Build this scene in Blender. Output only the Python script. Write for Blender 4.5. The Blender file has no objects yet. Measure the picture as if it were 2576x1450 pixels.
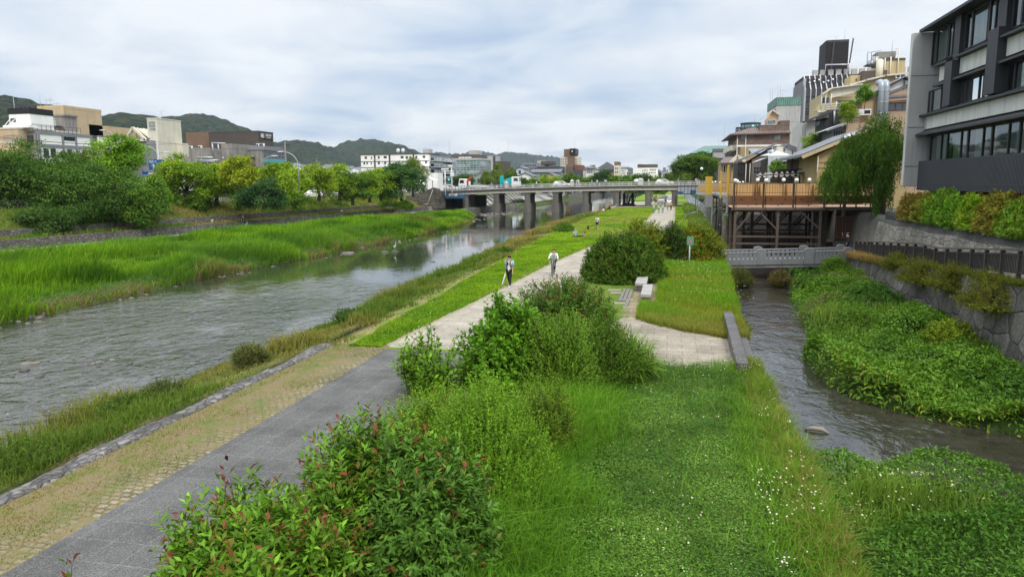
import bpy, math, random
import numpy as np
from mathutils import Vector, Matrix
S = bpy.context.scene
C = S.collection
PI = math.pi
rnd = random.Random(7)
rng = np.random.default_rng(11)

# ------------------------------------------------------------------ survey of the place (camera on a bridge, metres)
F=1811.; CX=1288.; CY=724.5; H=5.7; HY=458.8; ROLL=math.radians(.4)
pt=math.atan((CY-HY)/F); yaw=math.atan((1690-CX)/(F/math.cos(pt)))
sp,cp,sy,cy=math.sin(pt),math.cos(pt),math.sin(yaw),math.cos(yaw)
cr,sr=math.cos(ROLL),math.sin(ROLL)
def ray(x,y):
    b0,c0=x-CX,CY-y
    b=b0*cr+c0*sr; c=-b0*sr+c0*cr
    h=F*cp+c*sp
    return (-sy*h+cy*b, cy*h+sy*b, -sp*F+cp*c)
def G(x,y,z=0.):
    d=ray(x,y); t=(z-H)/d[2]; return (d[0]*t,d[1]*t)
def GX(x,y,X):
    d=ray(x,y); t=X/d[0]; return (d[1]*t,H+d[2]*t)
def GY(x,y,Y):
    d=ray(x,y); t=Y/d[1]; return (d[0]*t,H+d[2]*t)
ZS={'z1':(0,350,2.1467),'z2':(1000,450,2.575),'z3':(1700,550,2.339),'z4':(2700,100,2.862),'z5':(2600,500,2.4167),'z6':(3100,0,1.8122),'z7':(2700,700,1.8123),'z8':(1800,850,2.2309),'w4':(1600,600,4.265),'w7':(0,800,1.288),'w5':(2150,600,3.68),'w8':(400,550,3.22),'h2':(3500,0,4.834)}
def q(k,x,y):
    a,b,s=ZS[k]; return ((a+x/s)/1.5528,(b+y/s)/1.5528)

# ------------------------------------------------------------------ objects
def tag(o,label=None,cat=None,group=None,kind=None):
    if label: o['label']=label
    if cat: o['category']=cat
    if group: o['group']=group
    if kind: o['kind']=kind
    return o
def thing(name,label,cat,loc=(0,0,0),rz=0.,group=None):
    o=bpy.data.objects.new(name,None); C.objects.link(o)
    o.location=loc; o.rotation_euler=(0,0,rz); o.empty_display_size=.2
    return tag(o,label,cat,group)
def link(name,me,mats=None,parent=None,loc=None,rz=None):
    o=bpy.data.objects.new(name,me); C.objects.link(o)
    if mats is not None:
        for m in (mats if isinstance(mats,(list,tuple)) else [mats]): me.materials.append(m)
    if parent: o.parent=parent
    if loc: o.location=loc
    if rz: o.rotation_euler=(0,0,rz)
    return o
def dup(root,loc=None,rz=None,scale=None,label=None,group=None):
    def cpy(o,parent):
        c=o.copy(); C.objects.link(c)
        if parent: c.parent=parent
        for ch in list(o.children): cpy(ch,c)
        return c
    r=cpy(root,None)
    if loc is not None: r.location=loc
    if rz is not None: r.rotation_euler=(0,0,rz)
    if scale is not None: r.scale=scale if hasattr(scale,'__len__') else (scale,)*3
    if label: r['label']=label
    if group: r['group']=group
    return r

class MB:
    def __init__(s): s.v=[]; s.f=[]; s.m=[]; s.mi=0; s.T=None; s.smooth=[]; s.sm=False
    def add(s,vs,fs):
        n=len(s.v)
        if s.T is not None: vs=[tuple(s.T@Vector(p)) for p in vs]
        s.v+= [tuple(p) for p in vs]
        for f in fs: s.f.append(tuple(i+n for i in f)); s.m.append(s.mi); s.smooth.append(s.sm)
        return s
    def box(s,x0,x1,y0,y1,z0,z1):
        x0,x1=min(x0,x1),max(x0,x1); y0,y1=min(y0,y1),max(y0,y1); z0,z1=min(z0,z1),max(z0,z1)
        return s.add([(x0,y0,z0),(x1,y0,z0),(x1,y1,z0),(x0,y1,z0),(x0,y0,z1),(x1,y0,z1),(x1,y1,z1),(x0,y1,z1)],
              [(3,2,1,0),(4,5,6,7),(0,1,5,4),(1,2,6,5),(2,3,7,6),(3,0,4,7)])
    def cbox(s,c,d,rz=0.,rx=0.,ry=0.):
        R=Matrix.Rotation(rz,3,'Z')@Matrix.Rotation(ry,3,'Y')@Matrix.Rotation(rx,3,'X')
        h=[a/2 for a in d]; P=[]
        for z in (-1,1):
            for x,y in ((-1,-1),(1,-1),(1,1),(-1,1)):
                P.append(tuple(Vector(c)+R@Vector((x*h[0],y*h[1],z*h[2]))))
        return s.add(P,[(3,2,1,0),(4,5,6,7),(0,1,5,4),(1,2,6,5),(2,3,7,6),(3,0,4,7)])
    def bar(s,a,b,w,h=None):
        h=h or w; a=Vector(a); b=Vector(b); d=(b-a); L=d.length
        if L<1e-6: return s
        d/=L; up=Vector((0,0,1)) if abs(d.z)<.95 else Vector((0,1,0))
        sx=d.cross(up).normalized(); sz=sx.cross(d)
        P=[]
        for e in (a,b):
            for i,j in ((-1,-1),(1,-1),(1,1),(-1,1)): P.append(tuple(e+sx*i*w/2+sz*j*h/2))
        return s.add(P,[(0,1,2,3),(7,6,5,4),(0,4,5,1),(1,5,6,2),(2,6,7,3),(3,7,4,0)])
    def tube(s,pts,rad,n=6,cap=True):
        pts=[Vector(p) for p in pts]; k=len(pts)
        rad=rad if hasattr(rad,'__len__') else [rad]*k
        P=[]; prev=None
        for i,p in enumerate(pts):
            d=(pts[min(i+1,k-1)]-pts[max(i-1,0)]).normalized()
            if prev is None:
                up=Vector((0,0,1)) if abs(d.z)<.9 else Vector((1,0,0)); sx=d.cross(up).normalized()
            else:
                sx=(prev-d*prev.dot(d)); sx=sx.normalized() if sx.length>1e-6 else d.orthogonal().normalized()
            prev=sx; syv=d.cross(sx)
            for j in range(n):
                a=2*PI*j/n; P.append(tuple(p+(sx*math.cos(a)+syv*math.sin(a))*rad[i]))
        Fs=[]
        for i in range(k-1):
            for j in range(n):
                a=i*n+j; b=i*n+(j+1)%n; Fs.append((a,b,b+n,a+n))
        if cap: Fs+= [tuple(range(n-1,-1,-1)),tuple(range((k-1)*n,k*n))]
        o=s.sm; s.sm=True; s.add(P,Fs); s.sm=o
        return s
    def cyl(s,c,r,z0,z1,n=12,r2=None):
        return s.tube([(c[0],c[1],z0),(c[0],c[1],z1)],[r,r if r2 is None else r2],n)
    def prism(s,poly,axis,a,b):
        """poly: 2-D outline; extruded along axis x/y/z from a to b"""
        mk={'x':lambda p,t:(t,p[0],p[1]),'y':lambda p,t:(p[0],t,p[1]),'z':lambda p,t:(p[0],p[1],t)}[axis]
        n=len(poly); P=[mk(p,a) for p in poly]+[mk(p,b) for p in poly]
        return s.add(P,[tuple(range(n))[::-1],tuple(range(n,2*n))]+[(i,(i+1)%n,(i+1)%n+n,i+n) for i in range(n)])
    def ball(s,c,r,n=10,m=7):
        r=r if hasattr(r,'__len__') else (r,r,r)
        P=[(c[0],c[1],c[2]+r[2])]; Fs=[]
        for i in range(1,m):
            t=PI*i/m
            for j in range(n):
                a=2*PI*j/n; P.append((c[0]+r[0]*math.sin(t)*math.cos(a),c[1]+r[1]*math.sin(t)*math.sin(a),c[2]+r[2]*math.cos(t)))
        P.append((c[0],c[1],c[2]-r[2])); L=len(P)-1
        for j in range(n): Fs.append((0,1+j,1+(j+1)%n)); Fs.append((L,L-n+(j+1)%n,L-n+j))
        for i in range(m-2):
            for j in range(n):
                a=1+i*n+j; b=1+i*n+(j+1)%n; Fs.append((a,a+n,b+n,b))
        o=s.sm; s.sm=True; s.add(P,Fs); s.sm=o
        return s
    def quad(s,*p): return s.add(p,[tuple(range(len(p)))])
    def build(s,name,mats,parent=None,loc=None,rz=None,bev=0.):
        me=bpy.data.meshes.new(name); me.from_pydata(s.v,[],s.f)
        me.polygons.foreach_set('material_index',s.m); me.polygons.foreach_set('use_smooth',s.smooth)
        me.validate(); me.update()
        import bmesh
        bm=bmesh.new(); bm.from_mesh(me); bmesh.ops.recalc_face_normals(bm,faces=bm.faces); bm.to_mesh(me); bm.free()
        o=link(name,me,mats,parent,loc,rz)
        if bev>0:
            b=o.modifiers.new('bevel','BEVEL'); b.width=bev; b.segments=1; b.limit_method='ANGLE'
        return o

def npmesh(name,V,loops,starts,totals,mats,parent=None,col=None,smooth=False,nrm=None):
    me=bpy.data.meshes.new(name)
    me.vertices.add(len(V)); me.vertices.foreach_set('co',np.ascontiguousarray(V,dtype=np.float32).ravel())
    me.loops.add(len(loops)); me.loops.foreach_set('vertex_index',np.ascontiguousarray(loops,dtype=np.int32))
    me.polygons.add(len(starts)); me.polygons.foreach_set('loop_start',np.ascontiguousarray(starts,dtype=np.int32))
    if smooth: me.polygons.foreach_set('use_smooth',np.ones(len(starts),dtype=bool))
    if col is not None:
        a=me.color_attributes.new('tone','FLOAT_COLOR','POINT')
        c=np.ones((len(V),4),dtype=np.float32); c[:,:3]=col; a.data.foreach_set('color',c.ravel())
    me.update(calc_edges=True)
    return link(name,me,mats,parent)

# ------------------------------------------------------------------ materials
def nodes(name):
    m=bpy.data.materials.new(name); m.use_nodes=True; nt=m.node_tree
    return m,nt,nt.nodes['Principled BSDF']
def N(nt,t,**kw):
    n=nt.nodes.new(t)
    for k,v in kw.items():
        if k.startswith('i_'):
            key=k[2:]; n.inputs[int(key) if key.isdigit() else key.replace('_',' ')].default_value=v
        else: setattr(n,k,v)
    return n
def coords(nt,scale=(1,1,1),kind='Object',rot=(0,0,0)):
    mp=N(nt,'ShaderNodeMapping'); mp.inputs['Scale'].default_value=scale; mp.inputs['Rotation'].default_value=rot
    if kind=='World':
        g=N(nt,'ShaderNodeNewGeometry'); nt.links.new(g.outputs['Position'],mp.inputs[0])
    else:
        t=N(nt,'ShaderNodeTexCoord'); nt.links.new(t.outputs[kind],mp.inputs[0])
    return mp.outputs[0]
def noise(nt,vec,scale,detail=4,rough=.55,dist=0.):
    n=N(nt,'ShaderNodeTexNoise'); n.inputs['Scale'].default_value=scale; n.inputs['Detail'].default_value=detail
    n.inputs['Roughness'].default_value=rough; n.inputs['Distortion'].default_value=dist
    nt.links.new(vec,n.inputs['Vector']); return n.outputs['Fac']
def ramp(nt,fac,stops):
    r=N(nt,'ShaderNodeValToRGB'); e=r.color_ramp.elements
    while len(e)<len(stops): e.new(.5)
    for el,(p,c) in zip(e,stops):
        el.position=p; el.color=(c,c,c,1) if not hasattr(c,'__len__') else (*c,1)
    nt.links.new(fac,r.inputs[0]); return r.outputs[0]
def mix(nt,fac,a,b,mode='MIX'):
    m=N(nt,'ShaderNodeMix',data_type='RGBA',blend_type=mode)
    for sock,v in ((m.inputs[0],fac),(m.inputs[6],a),(m.inputs[7],b)):
        if isinstance(v,(int,float)): sock.default_value=v
        elif isinstance(v,(tuple,list)): sock.default_value=(*v,1)
        else: nt.links.new(v,sock)
    return m.outputs[2]
def math_(nt,op,a,b=None,c=None):
    m=N(nt,'ShaderNodeMath',operation=op)
    for i,v in enumerate((a,b,c)):
        if v is None: continue
        if isinstance(v,(int,float)): m.inputs[i].default_value=v
        else: nt.links.new(v,m.inputs[i])
    return m.outputs[0]
def bump(nt,bs,h,strength=.3,dist=.02):
    b=N(nt,'ShaderNodeBump'); b.inputs['Strength'].default_value=strength; b.inputs['Distance'].default_value=dist
    nt.links.new(h,b.inputs['Height']); nt.links.new(b.outputs[0],bs.inputs['Normal']); return b
MATS={}
def M(name,rgb,rough=.8,var=.25,scale=1.2,streak=0.,metal=0.,spec=.3,bmp=.15,fine=0.):
    """weathered plain surface: blotchy variation, optional vertical rain streaks"""
    if name in MATS: return MATS[name]
    m,nt,bs=nodes(name); bs.inputs['Roughness'].default_value=rough; bs.inputs['Metallic'].default_value=metal
    bs.inputs['Specular IOR Level'].default_value=spec
    v=coords(nt,kind='World'); n=noise(nt,v,scale,5,.6)
    lo=tuple(c*(1-var) for c in rgb); hi=tuple(min(1,c*(1+var*.6)) for c in rgb)
    col=ramp(nt,n,[(.25,lo),(.75,hi)])
    if streak:
        vs=coords(nt,(1.6,1.6,.12),'World'); sn=noise(nt,vs,1.7,5,.65)
        col=mix(nt,math_(nt,'MULTIPLY',ramp(nt,sn,[(.48,0.),(.72,1.)]),streak),col,tuple(c*.35 for c in rgb))
    if fine:
        f=noise(nt,v,60,2); col=mix(nt,fine,col,ramp(nt,f,[(.35,tuple(c*.4 for c in rgb)),(.65,tuple(min(1,c*1.6) for c in rgb))]))
    nt.links.new(col,bs.inputs['Base Color'])
    if bmp: bump(nt,bs,noise(nt,v,18,4),bmp,.01)
    MATS[name]=m; return m
def glass(name,rgb=(.03,.045,.05),rough=.04,spec=.8):
    if name in MATS: return MATS[name]
    m,nt,bs=nodes(name); bs.inputs['Roughness'].default_value=rough; bs.inputs['Specular IOR Level'].default_value=spec
    v=coords(nt,kind='World'); col=ramp(nt,noise(nt,v,.45,2),[(.35,tuple(c*.5 for c in rgb)),(.7,tuple(c*1.7 for c in rgb))])
    nt.links.new(col,bs.inputs['Base Color']); bs.inputs['Coat Weight'].default_value=.3
    MATS[name]=m; return m
def leafmat(name,trans=.3,rough=.6,spec=.12):
    if name in MATS: return MATS[name]
    m,nt,bs=nodes(name); a=N(nt,'ShaderNodeAttribute',attribute_name='tone')
    bs.inputs['Roughness'].default_value=rough; bs.inputs['Specular IOR Level'].default_value=spec
    lt_=mix(nt,1.,a.outputs['Color'],(1.28,1.15,1.0),'MULTIPLY'); nt.links.new(lt_,bs.inputs['Base Color'])
    t=N(nt,'ShaderNodeBsdfTranslucent'); tc=mix(nt,1.,a.outputs['Color'],(1.5,1.4,.5),'MULTIPLY'); nt.links.new(tc,t.inputs['Color'])
    ms=N(nt,'ShaderNodeMixShader'); ms.inputs[0].default_value=trans
    nt.links.new(bs.outputs[0],ms.inputs[1]); nt.links.new(t.outputs[0],ms.inputs[2])
    nt.links.new(ms.outputs[0],nt.nodes['Material Output'].inputs[0])
    MATS[name]=m; return m
def stonemat(name,rgb,cell=(1.4,1.4,1.8),mortar=.25,moss=0.,axis='x',stain=.5,rand=1.,tint=.35,edge=.05):
    """masonry of irregular fitted blocks on a wall facing x (or y)"""
    if name in MATS: return MATS[name]
    m,nt,bs=nodes(name); bs.inputs['Roughness'].default_value=.9; bs.inputs['Specular IOR Level'].default_value=.2
    sc=(.05,cell[1],cell[2]) if axis=='x' else (cell[0],.05,cell[2])
    v=coords(nt,sc,'World')
    wn=N(nt,'ShaderNodeTexNoise'); wn.inputs['Scale'].default_value=1.3; nt.links.new(v,wn.inputs['Vector'])
    vv=N(nt,'ShaderNodeMix',data_type='VECTOR'); vv.inputs[0].default_value=.12; nt.links.new(v,vv.inputs[4]); nt.links.new(wn.outputs['Color'],vv.inputs[5])
    vd=N(nt,'ShaderNodeTexVoronoi',feature='DISTANCE_TO_EDGE'); vd.inputs['Scale'].default_value=1.; vd.inputs['Randomness'].default_value=rand; nt.links.new(vv.outputs[1],vd.inputs['Vector'])
    vc=N(nt,'ShaderNodeTexVoronoi',feature='F1'); vc.inputs['Scale'].default_value=1.; vc.inputs['Randomness'].default_value=rand; nt.links.new(vv.outputs[1],vc.inputs['Vector'])
    vf=coords(nt,kind='World'); nf=noise(nt,vf,7,6,.65)
    base=ramp(nt,nf,[(.3,tuple(c*.55 for c in rgb)),(.72,tuple(c*1.35 for c in rgb))])
    cs=N(nt,'ShaderNodeSeparateColor'); nt.links.new(vc.outputs['Color'],cs.inputs[0])
    base=mix(nt,1.,base,ramp(nt,cs.outputs[0],[(0.,1-tint),(1.,1+tint)]),'MULTIPLY')
    st=noise(nt,coords(nt,(.7,.7,.25),'World'),1.1,5,.6)
    base=mix(nt,math_(nt,'MULTIPLY',ramp(nt,st,[(.45,0.),(.7,1.)]),stain),base,tuple(c*.32 for c in rgb))
    if moss: base=mix(nt,math_(nt,'MULTIPLY',ramp(nt,noise(nt,vf,1.3,5),[(.5,0.),(.68,1.)]),moss),base,(.07,.1,.03))
    e=ramp(nt,vd.outputs['Distance'],[(0.,0.),(edge,1.)])
    col=mix(nt,e,tuple(c*mortar for c in rgb),base)
    nt.links.new(col,bs.inputs['Base Color'])
    hgt=math_(nt,'ADD',math_(nt,'MULTIPLY',ramp(nt,vd.outputs['Distance'],[(0.,0.),(edge*3,1.)]),1.),math_(nt,'MULTIPLY',nf,.5))
    bump(nt,bs,hgt,.8,.06); MATS[name]=m; return m
def pavemat(name,rgb,bw,rh,mortar,mcol,speck=.0,rz=0.,offs=.5,var=.12,dirt=.0,dirtcol=(.2,.16,.09),msize=.02):
    if name in MATS: return MATS[name]
    m,nt,bs=nodes(name); bs.inputs['Roughness'].default_value=.85; bs.inputs['Specular IOR Level'].default_value=.2
    v=coords(nt,kind='World',rot=(0,0,rz))
    br=N(nt,'ShaderNodeTexBrick',offset=offs); br.inputs['Scale'].default_value=1.; br.inputs['Brick Width'].default_value=bw; br.inputs['Row Height'].default_value=rh
    br.inputs['Mortar Size'].default_value=msize; br.inputs['Mortar Smooth'].default_value=.3; br.inputs['Bias'].default_value=0.
    br.inputs['Color1'].default_value=(*[c*(1-var) for c in rgb],1); br.inputs['Color2'].default_value=(*[c*(1+var) for c in rgb],1); br.inputs['Mortar'].default_value=(*mcol,1)
    nt.links.new(v,br.inputs['Vector']); col=br.outputs['Color']
    col=mix(nt,1.,col,ramp(nt,noise(nt,v,.7,6,.65),[(.3,.64),(.7,1.22)]),'MULTIPLY')
    if speck:
        f=noise(nt,v,55,2,.7); col=mix(nt,1.,col,ramp(nt,f,[(.32,1-speck),(.5,1.),(.66,1+speck*1.8)]),'MULTIPLY')
    if dirt:
        d=ramp(nt,noise(nt,v,1.4,6,.7),[(.5-dirt*.18,0.),(.58,1.)]); col=mix(nt,math_(nt,'MULTIPLY',d,.85),col,dirtcol)
    nt.links.new(col,bs.inputs['Base Color'])
    bump(nt,bs,math_(nt,'SUBTRACT',noise(nt,v,30,3),math_(nt,'MULTIPLY',br.outputs['Fac'],.8)),.3,.015)
    MATS[name]=m; return m
def tilemat(name,rgb,pitch=.3,axis='y',rough=.55):
    """ribbed roof: ribs run down the slope, spaced along axis"""
    if name in MATS: return MATS[name]
    m,nt,bs=nodes(name); bs.inputs['Roughness'].default_value=rough
    v=coords(nt,kind='World'); w=N(nt,'ShaderNodeTexWave',wave_type='BANDS',bands_direction=axis.upper()); w.inputs['Scale'].default_value=.314/pitch; w.inputs['Distortion'].default_value=.3; w.inputs['Detail'].default_value=1
    nt.links.new(v,w.inputs['Vector'])
    col=mix(nt,1.,ramp(nt,w.outputs['Fac'],[(.1,tuple(c*.6 for c in rgb)),(.8,tuple(c*1.15 for c in rgb))]),ramp(nt,noise(nt,v,1.1,5),[(.3,.7),(.7,1.2)]),'MULTIPLY')
    nt.links.new(col,bs.inputs['Base Color']); bump(nt,bs,w.outputs['Fac'],.6,.05)
    MATS[name]=m; return m

# ------------------------------------------------------------------ camera, world, sun
cam=bpy.data.cameras.new('camera'); co=bpy.data.objects.new('camera',cam); C.objects.link(co); S.camera=co
cam.sensor_width=36; cam.lens=36*F/2576.; cam.clip_end=30000; cam.clip_start=.1
Rv=Vector((cy,sy,0)); Fh=Vector((-sy,cy,0)); Uz=Vector((0,0,1))
Fv=Fh*cp-Uz*sp; Uv=Fh*sp+Uz*cp
R2=Rv*cr-Uv*sr; U2=Uv*cr+Rv*sr
mw=Matrix.Identity(4)
for i in range(3): mw[i][0]=R2[i]; mw[i][1]=U2[i]; mw[i][2]=-Fv[i]
mw[2][3]=H; co.matrix_world=mw

W=bpy.data.worlds.new('World'); S.world=W; W.use_nodes=True; nt=W.node_tree
bg=nt.nodes['Background']
SUN_EL=math.radians(47); SUN_AZ=math.radians(150)
sky=N(nt,'ShaderNodeTexSky',sky_type='NISHITA',sun_disc=False,sun_elevation=SUN_EL,sun_rotation=SUN_AZ,air_density=1.2,dust_density=1.5)
tc=N(nt,'ShaderNodeTexCoord'); sx=N(nt,'ShaderNodeSeparateXYZ'); nt.links.new(tc.outputs['Generated'],sx.inputs[0])
zc=math_(nt,'MAXIMUM',sx.outputs['Z'],0.)
den=math_(nt,'ADD',zc,.16)
cv=N(nt,'ShaderNodeCombineXYZ'); nt.links.new(math_(nt,'DIVIDE',sx.outputs['X'],den),cv.inputs[0]); nt.links.new(math_(nt,'DIVIDE',sx.outputs['Y'],den),cv.inputs[1])
mpw=N(nt,'ShaderNodeMapping'); mpw.inputs['Location'].default_value=(2.3,1.1,0); mpw.inputs['Rotation'].default_value=(0,0,.25); nt.links.new(cv.outputs[0],mpw.inputs[0])
big=noise(nt,mpw.outputs[0],.55,3,.45,.3)
mp2=N(nt,'ShaderNodeMapping'); mp2.inputs['Location'].default_value=(7.7,3.4,0); mp2.inputs['Rotation'].default_value=(0,0,.1); nt.links.new(cv.outputs[0],mp2.inputs[0])
med=noise(nt,mp2.outputs[0],1.9,7,.53,.35)
cl=math_(nt,'ADD',math_(nt,'MULTIPLY',big,.58),math_(nt,'MULTIPLY',med,.42))
white=ramp(nt,cl,[(.38,(.43,.55,.72)),(.445,(.62,.70,.81)),(.495,(.74,.79,.855)),(.565,(.90,.92,.945))])
skyc=mix(nt,1.,sky.outputs[0],(.1,.1,.1),'MULTIPLY')
cloud=mix(nt,.9,skyc,white)
lift=ramp(nt,sx.outputs['Z'],[(.0,1.0),(.06,1.02),(.38,1.0),(.85,(3.0,2.85,2.6))])
cloud=mix(nt,1.,cloud,lift,'MULTIPLY')
nt.links.new(cloud,bg.inputs['Color']); bg.inputs['Strength'].default_value=1.
sl=bpy.data.lights.new('sun','SUN'); sl.energy=1.5; sl.angle=math.radians(14); sl.color=(1,.96,.9)
so=bpy.data.objects.new('sun',sl); C.objects.link(so)
# sun_rotation turns clockwise from +Y seen from above
sd=Vector((math.sin(SUN_AZ)*math.cos(SUN_EL),math.cos(SUN_AZ)*math.cos(SUN_EL),math.sin(SUN_EL)))
so.rotation_euler=sd.to_track_quat('Z','Y').to_euler()
S.view_settings.view_transform='Standard'; S.view_settings.look='None'; S.view_settings.exposure=.18; S.view_settings.gamma=1
S.cycles.max_bounces=6; S.cycles.diffuse_bounces=3; S.cycles.glossy_bounces=3; S.cycles.transparent_max_bounces=6; S.cycles.transmission_bounces=3
S.cycles.caustics_reflective=False; S.cycles.caustics_refractive=False
S.render.film_transparent=False
# ================================================================== TERRAIN
def vnoise(x,y,sc,seed=0,oct=3):
    x=np.asarray(x,dtype=float)*sc; y=np.asarray(y,dtype=float)*sc; x,y=.8*x-.6*y+17.3,.6*x+.8*y+5.1; out=np.zeros(np.broadcast(x,y).shape); amp=1.; tot=0.
    for o in range(oct):
        xi=np.floor(x).astype(np.int64); yi=np.floor(y).astype(np.int64); fx=x-xi; fy=y-yi
        fx=fx*fx*(3-2*fx); fy=fy*fy*(3-2*fy)
        def h(a,b):
            n=(a*374761393+b*668265263+seed*974711+o*1013)&0x7fffffff
            n=((n^(n>>13))*1274126177)&0x7fffffff
            return ((n^(n>>16))&0xffff)/65535.
        v=(h(xi,yi)*(1-fx)+h(xi+1,yi)*fx)*(1-fy)+(h(xi,yi+1)*(1-fx)+h(xi+1,yi+1)*fx)*fy
        out+=v*amp; tot+=amp; amp*=.5; x=x*2.03; y=y*2.03
    return out/tot
def ss(a,b,x):
    t=np.clip((np.asarray(x,dtype=float)-a)/(b-a),0,1); return t*t*(3-2*t)
def pw(pts): 
    xs=[p[0] for p in pts]; ys=[p[1] for p in pts]
    return lambda v: np.interp(v,xs,ys)
def Xw(Y): return -66.5+.09*(np.clip(Y,-50,170)-60.)
Xr_=pw([(0,-33.2),(30,-33.2),(38,-33.8),(50,-34.2),(70,-33.2),(95,-33.0),(112,-33.6),(130,-36),(142,-39),(148,-43),(156,-55),(190,-52),(200,-40),(300,-38),(900,-36)])
def Xr(Y): return Xr_(Y)+1.0*(vnoise(Y,0*np.asarray(Y),.16,5)-.5)
Xq_=pw([(0,-17.6),(15,-17.3),(35,-16.7),(65,-17.5),(95,-18.6),(125,-19.2),(150,-17),(180,-15),(316,-14.3),(900,-14)])
def Xq(Y): return Xq_(Y)+.8*(vnoise(Y,0*np.asarray(Y)+3,.22,9)-.5)
Xl=pw([(-40,2.5),(20,2.75),(30,2.9),(54,3.9),(70,4.2),(170,5.),(400,6)])          # stone edge of the side canal
Xc=pw([(0,30),(16,30),(19.5,14),(21.4,9.6),(22.8,7.3),(24.3,6.1),(25.7,5.4),(29.7,5.3),(36,6.2),(43.8,6.9),(54,8.6),(70,10.2),(400,10.2)])  # leafy far side
zwalk=pw([(-40,3.0),(20,2.3),(33,1.75),(38.7,1.5),(46,.8),(55,.35),(62,.1),(400,.1)])
WZ=-1.3; CZ=-1.35
def land2(X,Y):
    """bed and leafy banks of the side canal: 0 = bed, 1 = dry bank"""
    w=.5*(vnoise(X,Y,.5,31)-.5)
    far=ss(-.2,.5,X-(Xc(Y)+w*1.2))*ss(19.5,21.5,Y)
    fz=pw([(2,18.6),(4,17.9),(6,18.0),(7.5,17.2),(8.2,15.6),(9.2,16.2),(11,15.8),(14,15.5)])
    near=ss(-.6,.5,fz(X)-Y+w*1.6)
    return np.maximum(far,near)
def zcanal(X,Y): return -1.75+land2(X,Y)*(.5+.25*ss(5,12,X)*ss(19,26,Y)+.15*vnoise(X,Y,.6,2))
def zg(X,Y):
    """height of the land at a point (used to stand plants and things on it)"""
    X=np.asarray(X,dtype=float); Y=np.asarray(Y,dtype=float); xw=Xw(Y); xr=Xr_(Y); xq=Xq_(Y)
    z=np.full(np.broadcast(X,Y).shape,3.0)
    z=np.where(X>xw-9.5,3.0-(X-(xw-9.5))/5.6*2.05,z); z=np.where(X>xw-3.7,.1,z); z=np.where(X>xw-.2,-.8,z)
    m=xw+4.6; t=(X-m)/(xr-m); z=np.where(X>m,-.8+.38*np.sin(np.clip(t,0,1)*PI)-.5*ss(.85,1,t),z)
    z=np.where(X>xr+.2,-1.9,z); z=np.where(X>xq-.2,-1.3+(X-xq)/(-12.6-xq)*1.22,z); z=np.where(X>-12.6,-.03,z); z=np.where(X>-11.6,0.,z)
    z=np.where(X>Xl(Y)-.1,zcanal(X,Y),z); z=np.where(X>12.3,zwalk(Y),z); z=np.where(X>15.2,3.1,z)
    return z
Ys=np.concatenate([np.arange(-50,4,6.),np.arange(4,60,.5),np.arange(60,130,1.),np.arange(130,215,1.),np.arange(215,420,5.),np.array([440,480,540,620,800,1100,1600,2500,4500,9000.])])
def keycols(Y):
    xw=Xw(Y); xr=Xr(Y); xq=Xq(Y); xl=Xl(Y); o=0*Y; m=xw+4.6
    return [(o-9000,o+3,1),(o-300,o+3,3),(xw-9.5,o+3.,6),(xw-3.85,o+.95,2),(xw-3.6,o+.1,3),(xw-.3,o+.1,2),(xw-.08,o-.8,3),(m,o-.8,14),
            (xr-1.6,o-.72,5),(xr,o-1.32,3),(xr+2,o-1.9,6),(xq-2,o-1.9,3),(xq,o-1.32,4),(xq+2.2,o-.72,4),(o-12.6,o-.1,2),(o-11.6,o+0,6),(o-5,o+0,16),(xl-.25,o+0,1),(xl+.02,o-1.75,30),
            (o+12.2,None,2),(o+12.55,zwalk(Y)-.02,4),(o+15.0,zwalk(Y),1),(o+15.1,o+2.72,2),(o+15.4,o+3.1,4),(o+30,o+3.1,3),(o+300,o+3.1,2),(o+9000,o+3.1,1)]
K=keycols(Ys); cols=[]; 
for a,b in zip(K[:-1],K[1:]):
    n=a[2]
    for i in range(n):
        t=i/n; X=a[0]*(1-t)+b[0]*t
        za=a[1] if a[1] is not None else zcanal(a[0],Ys); zb=b[1] if b[1] is not None else zcanal(b[0],Ys)
        cols.append((X,za*(1-t)+zb*t))
cols.append((K[-1][0],K[-1][1]))
GXm=np.stack([c[0] for c in cols],1); GZm=np.stack([c[1] for c in cols],1); GYm=np.repeat(Ys[:,None],GXm.shape[1],1)
inc=(GXm>Xl(GYm)+.03)&(GXm<12.21); GZm=np.where(inc,zcanal(GXm,GYm),GZm)
soft=((GXm>Xw(GYm)+4.7)&(GXm<Xr_(GYm)-.5)); t=(GXm-Xw(GYm)-4.6)/(Xr_(GYm)-Xw(GYm)-4.6)
GZm=np.where(soft,GZm+.38*np.sin(np.clip(t,0,1)*PI)+.16*(vnoise(GXm,GYm,.35,3)-.5),GZm)
sl=((GXm<Xw(GYm)-3.9)&(GXm>Xw(GYm)-9.4))|((GXm>Xq_(GYm)+.3)&(GXm<-12.7)); GZm=np.where(sl,GZm+.18*(vnoise(GXm,GYm,.5,4)-.5),GZm)
XLL=pw([(-50,-11.7),(21,-11.7),(23.4,-11.1),(29,-11.5),(34,-11.5),(40,-12.),(52,-12.2),(63,-12.8),(76,-13.1),(104,-13.1),(134,-12.8),(180,-12.6)])
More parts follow.
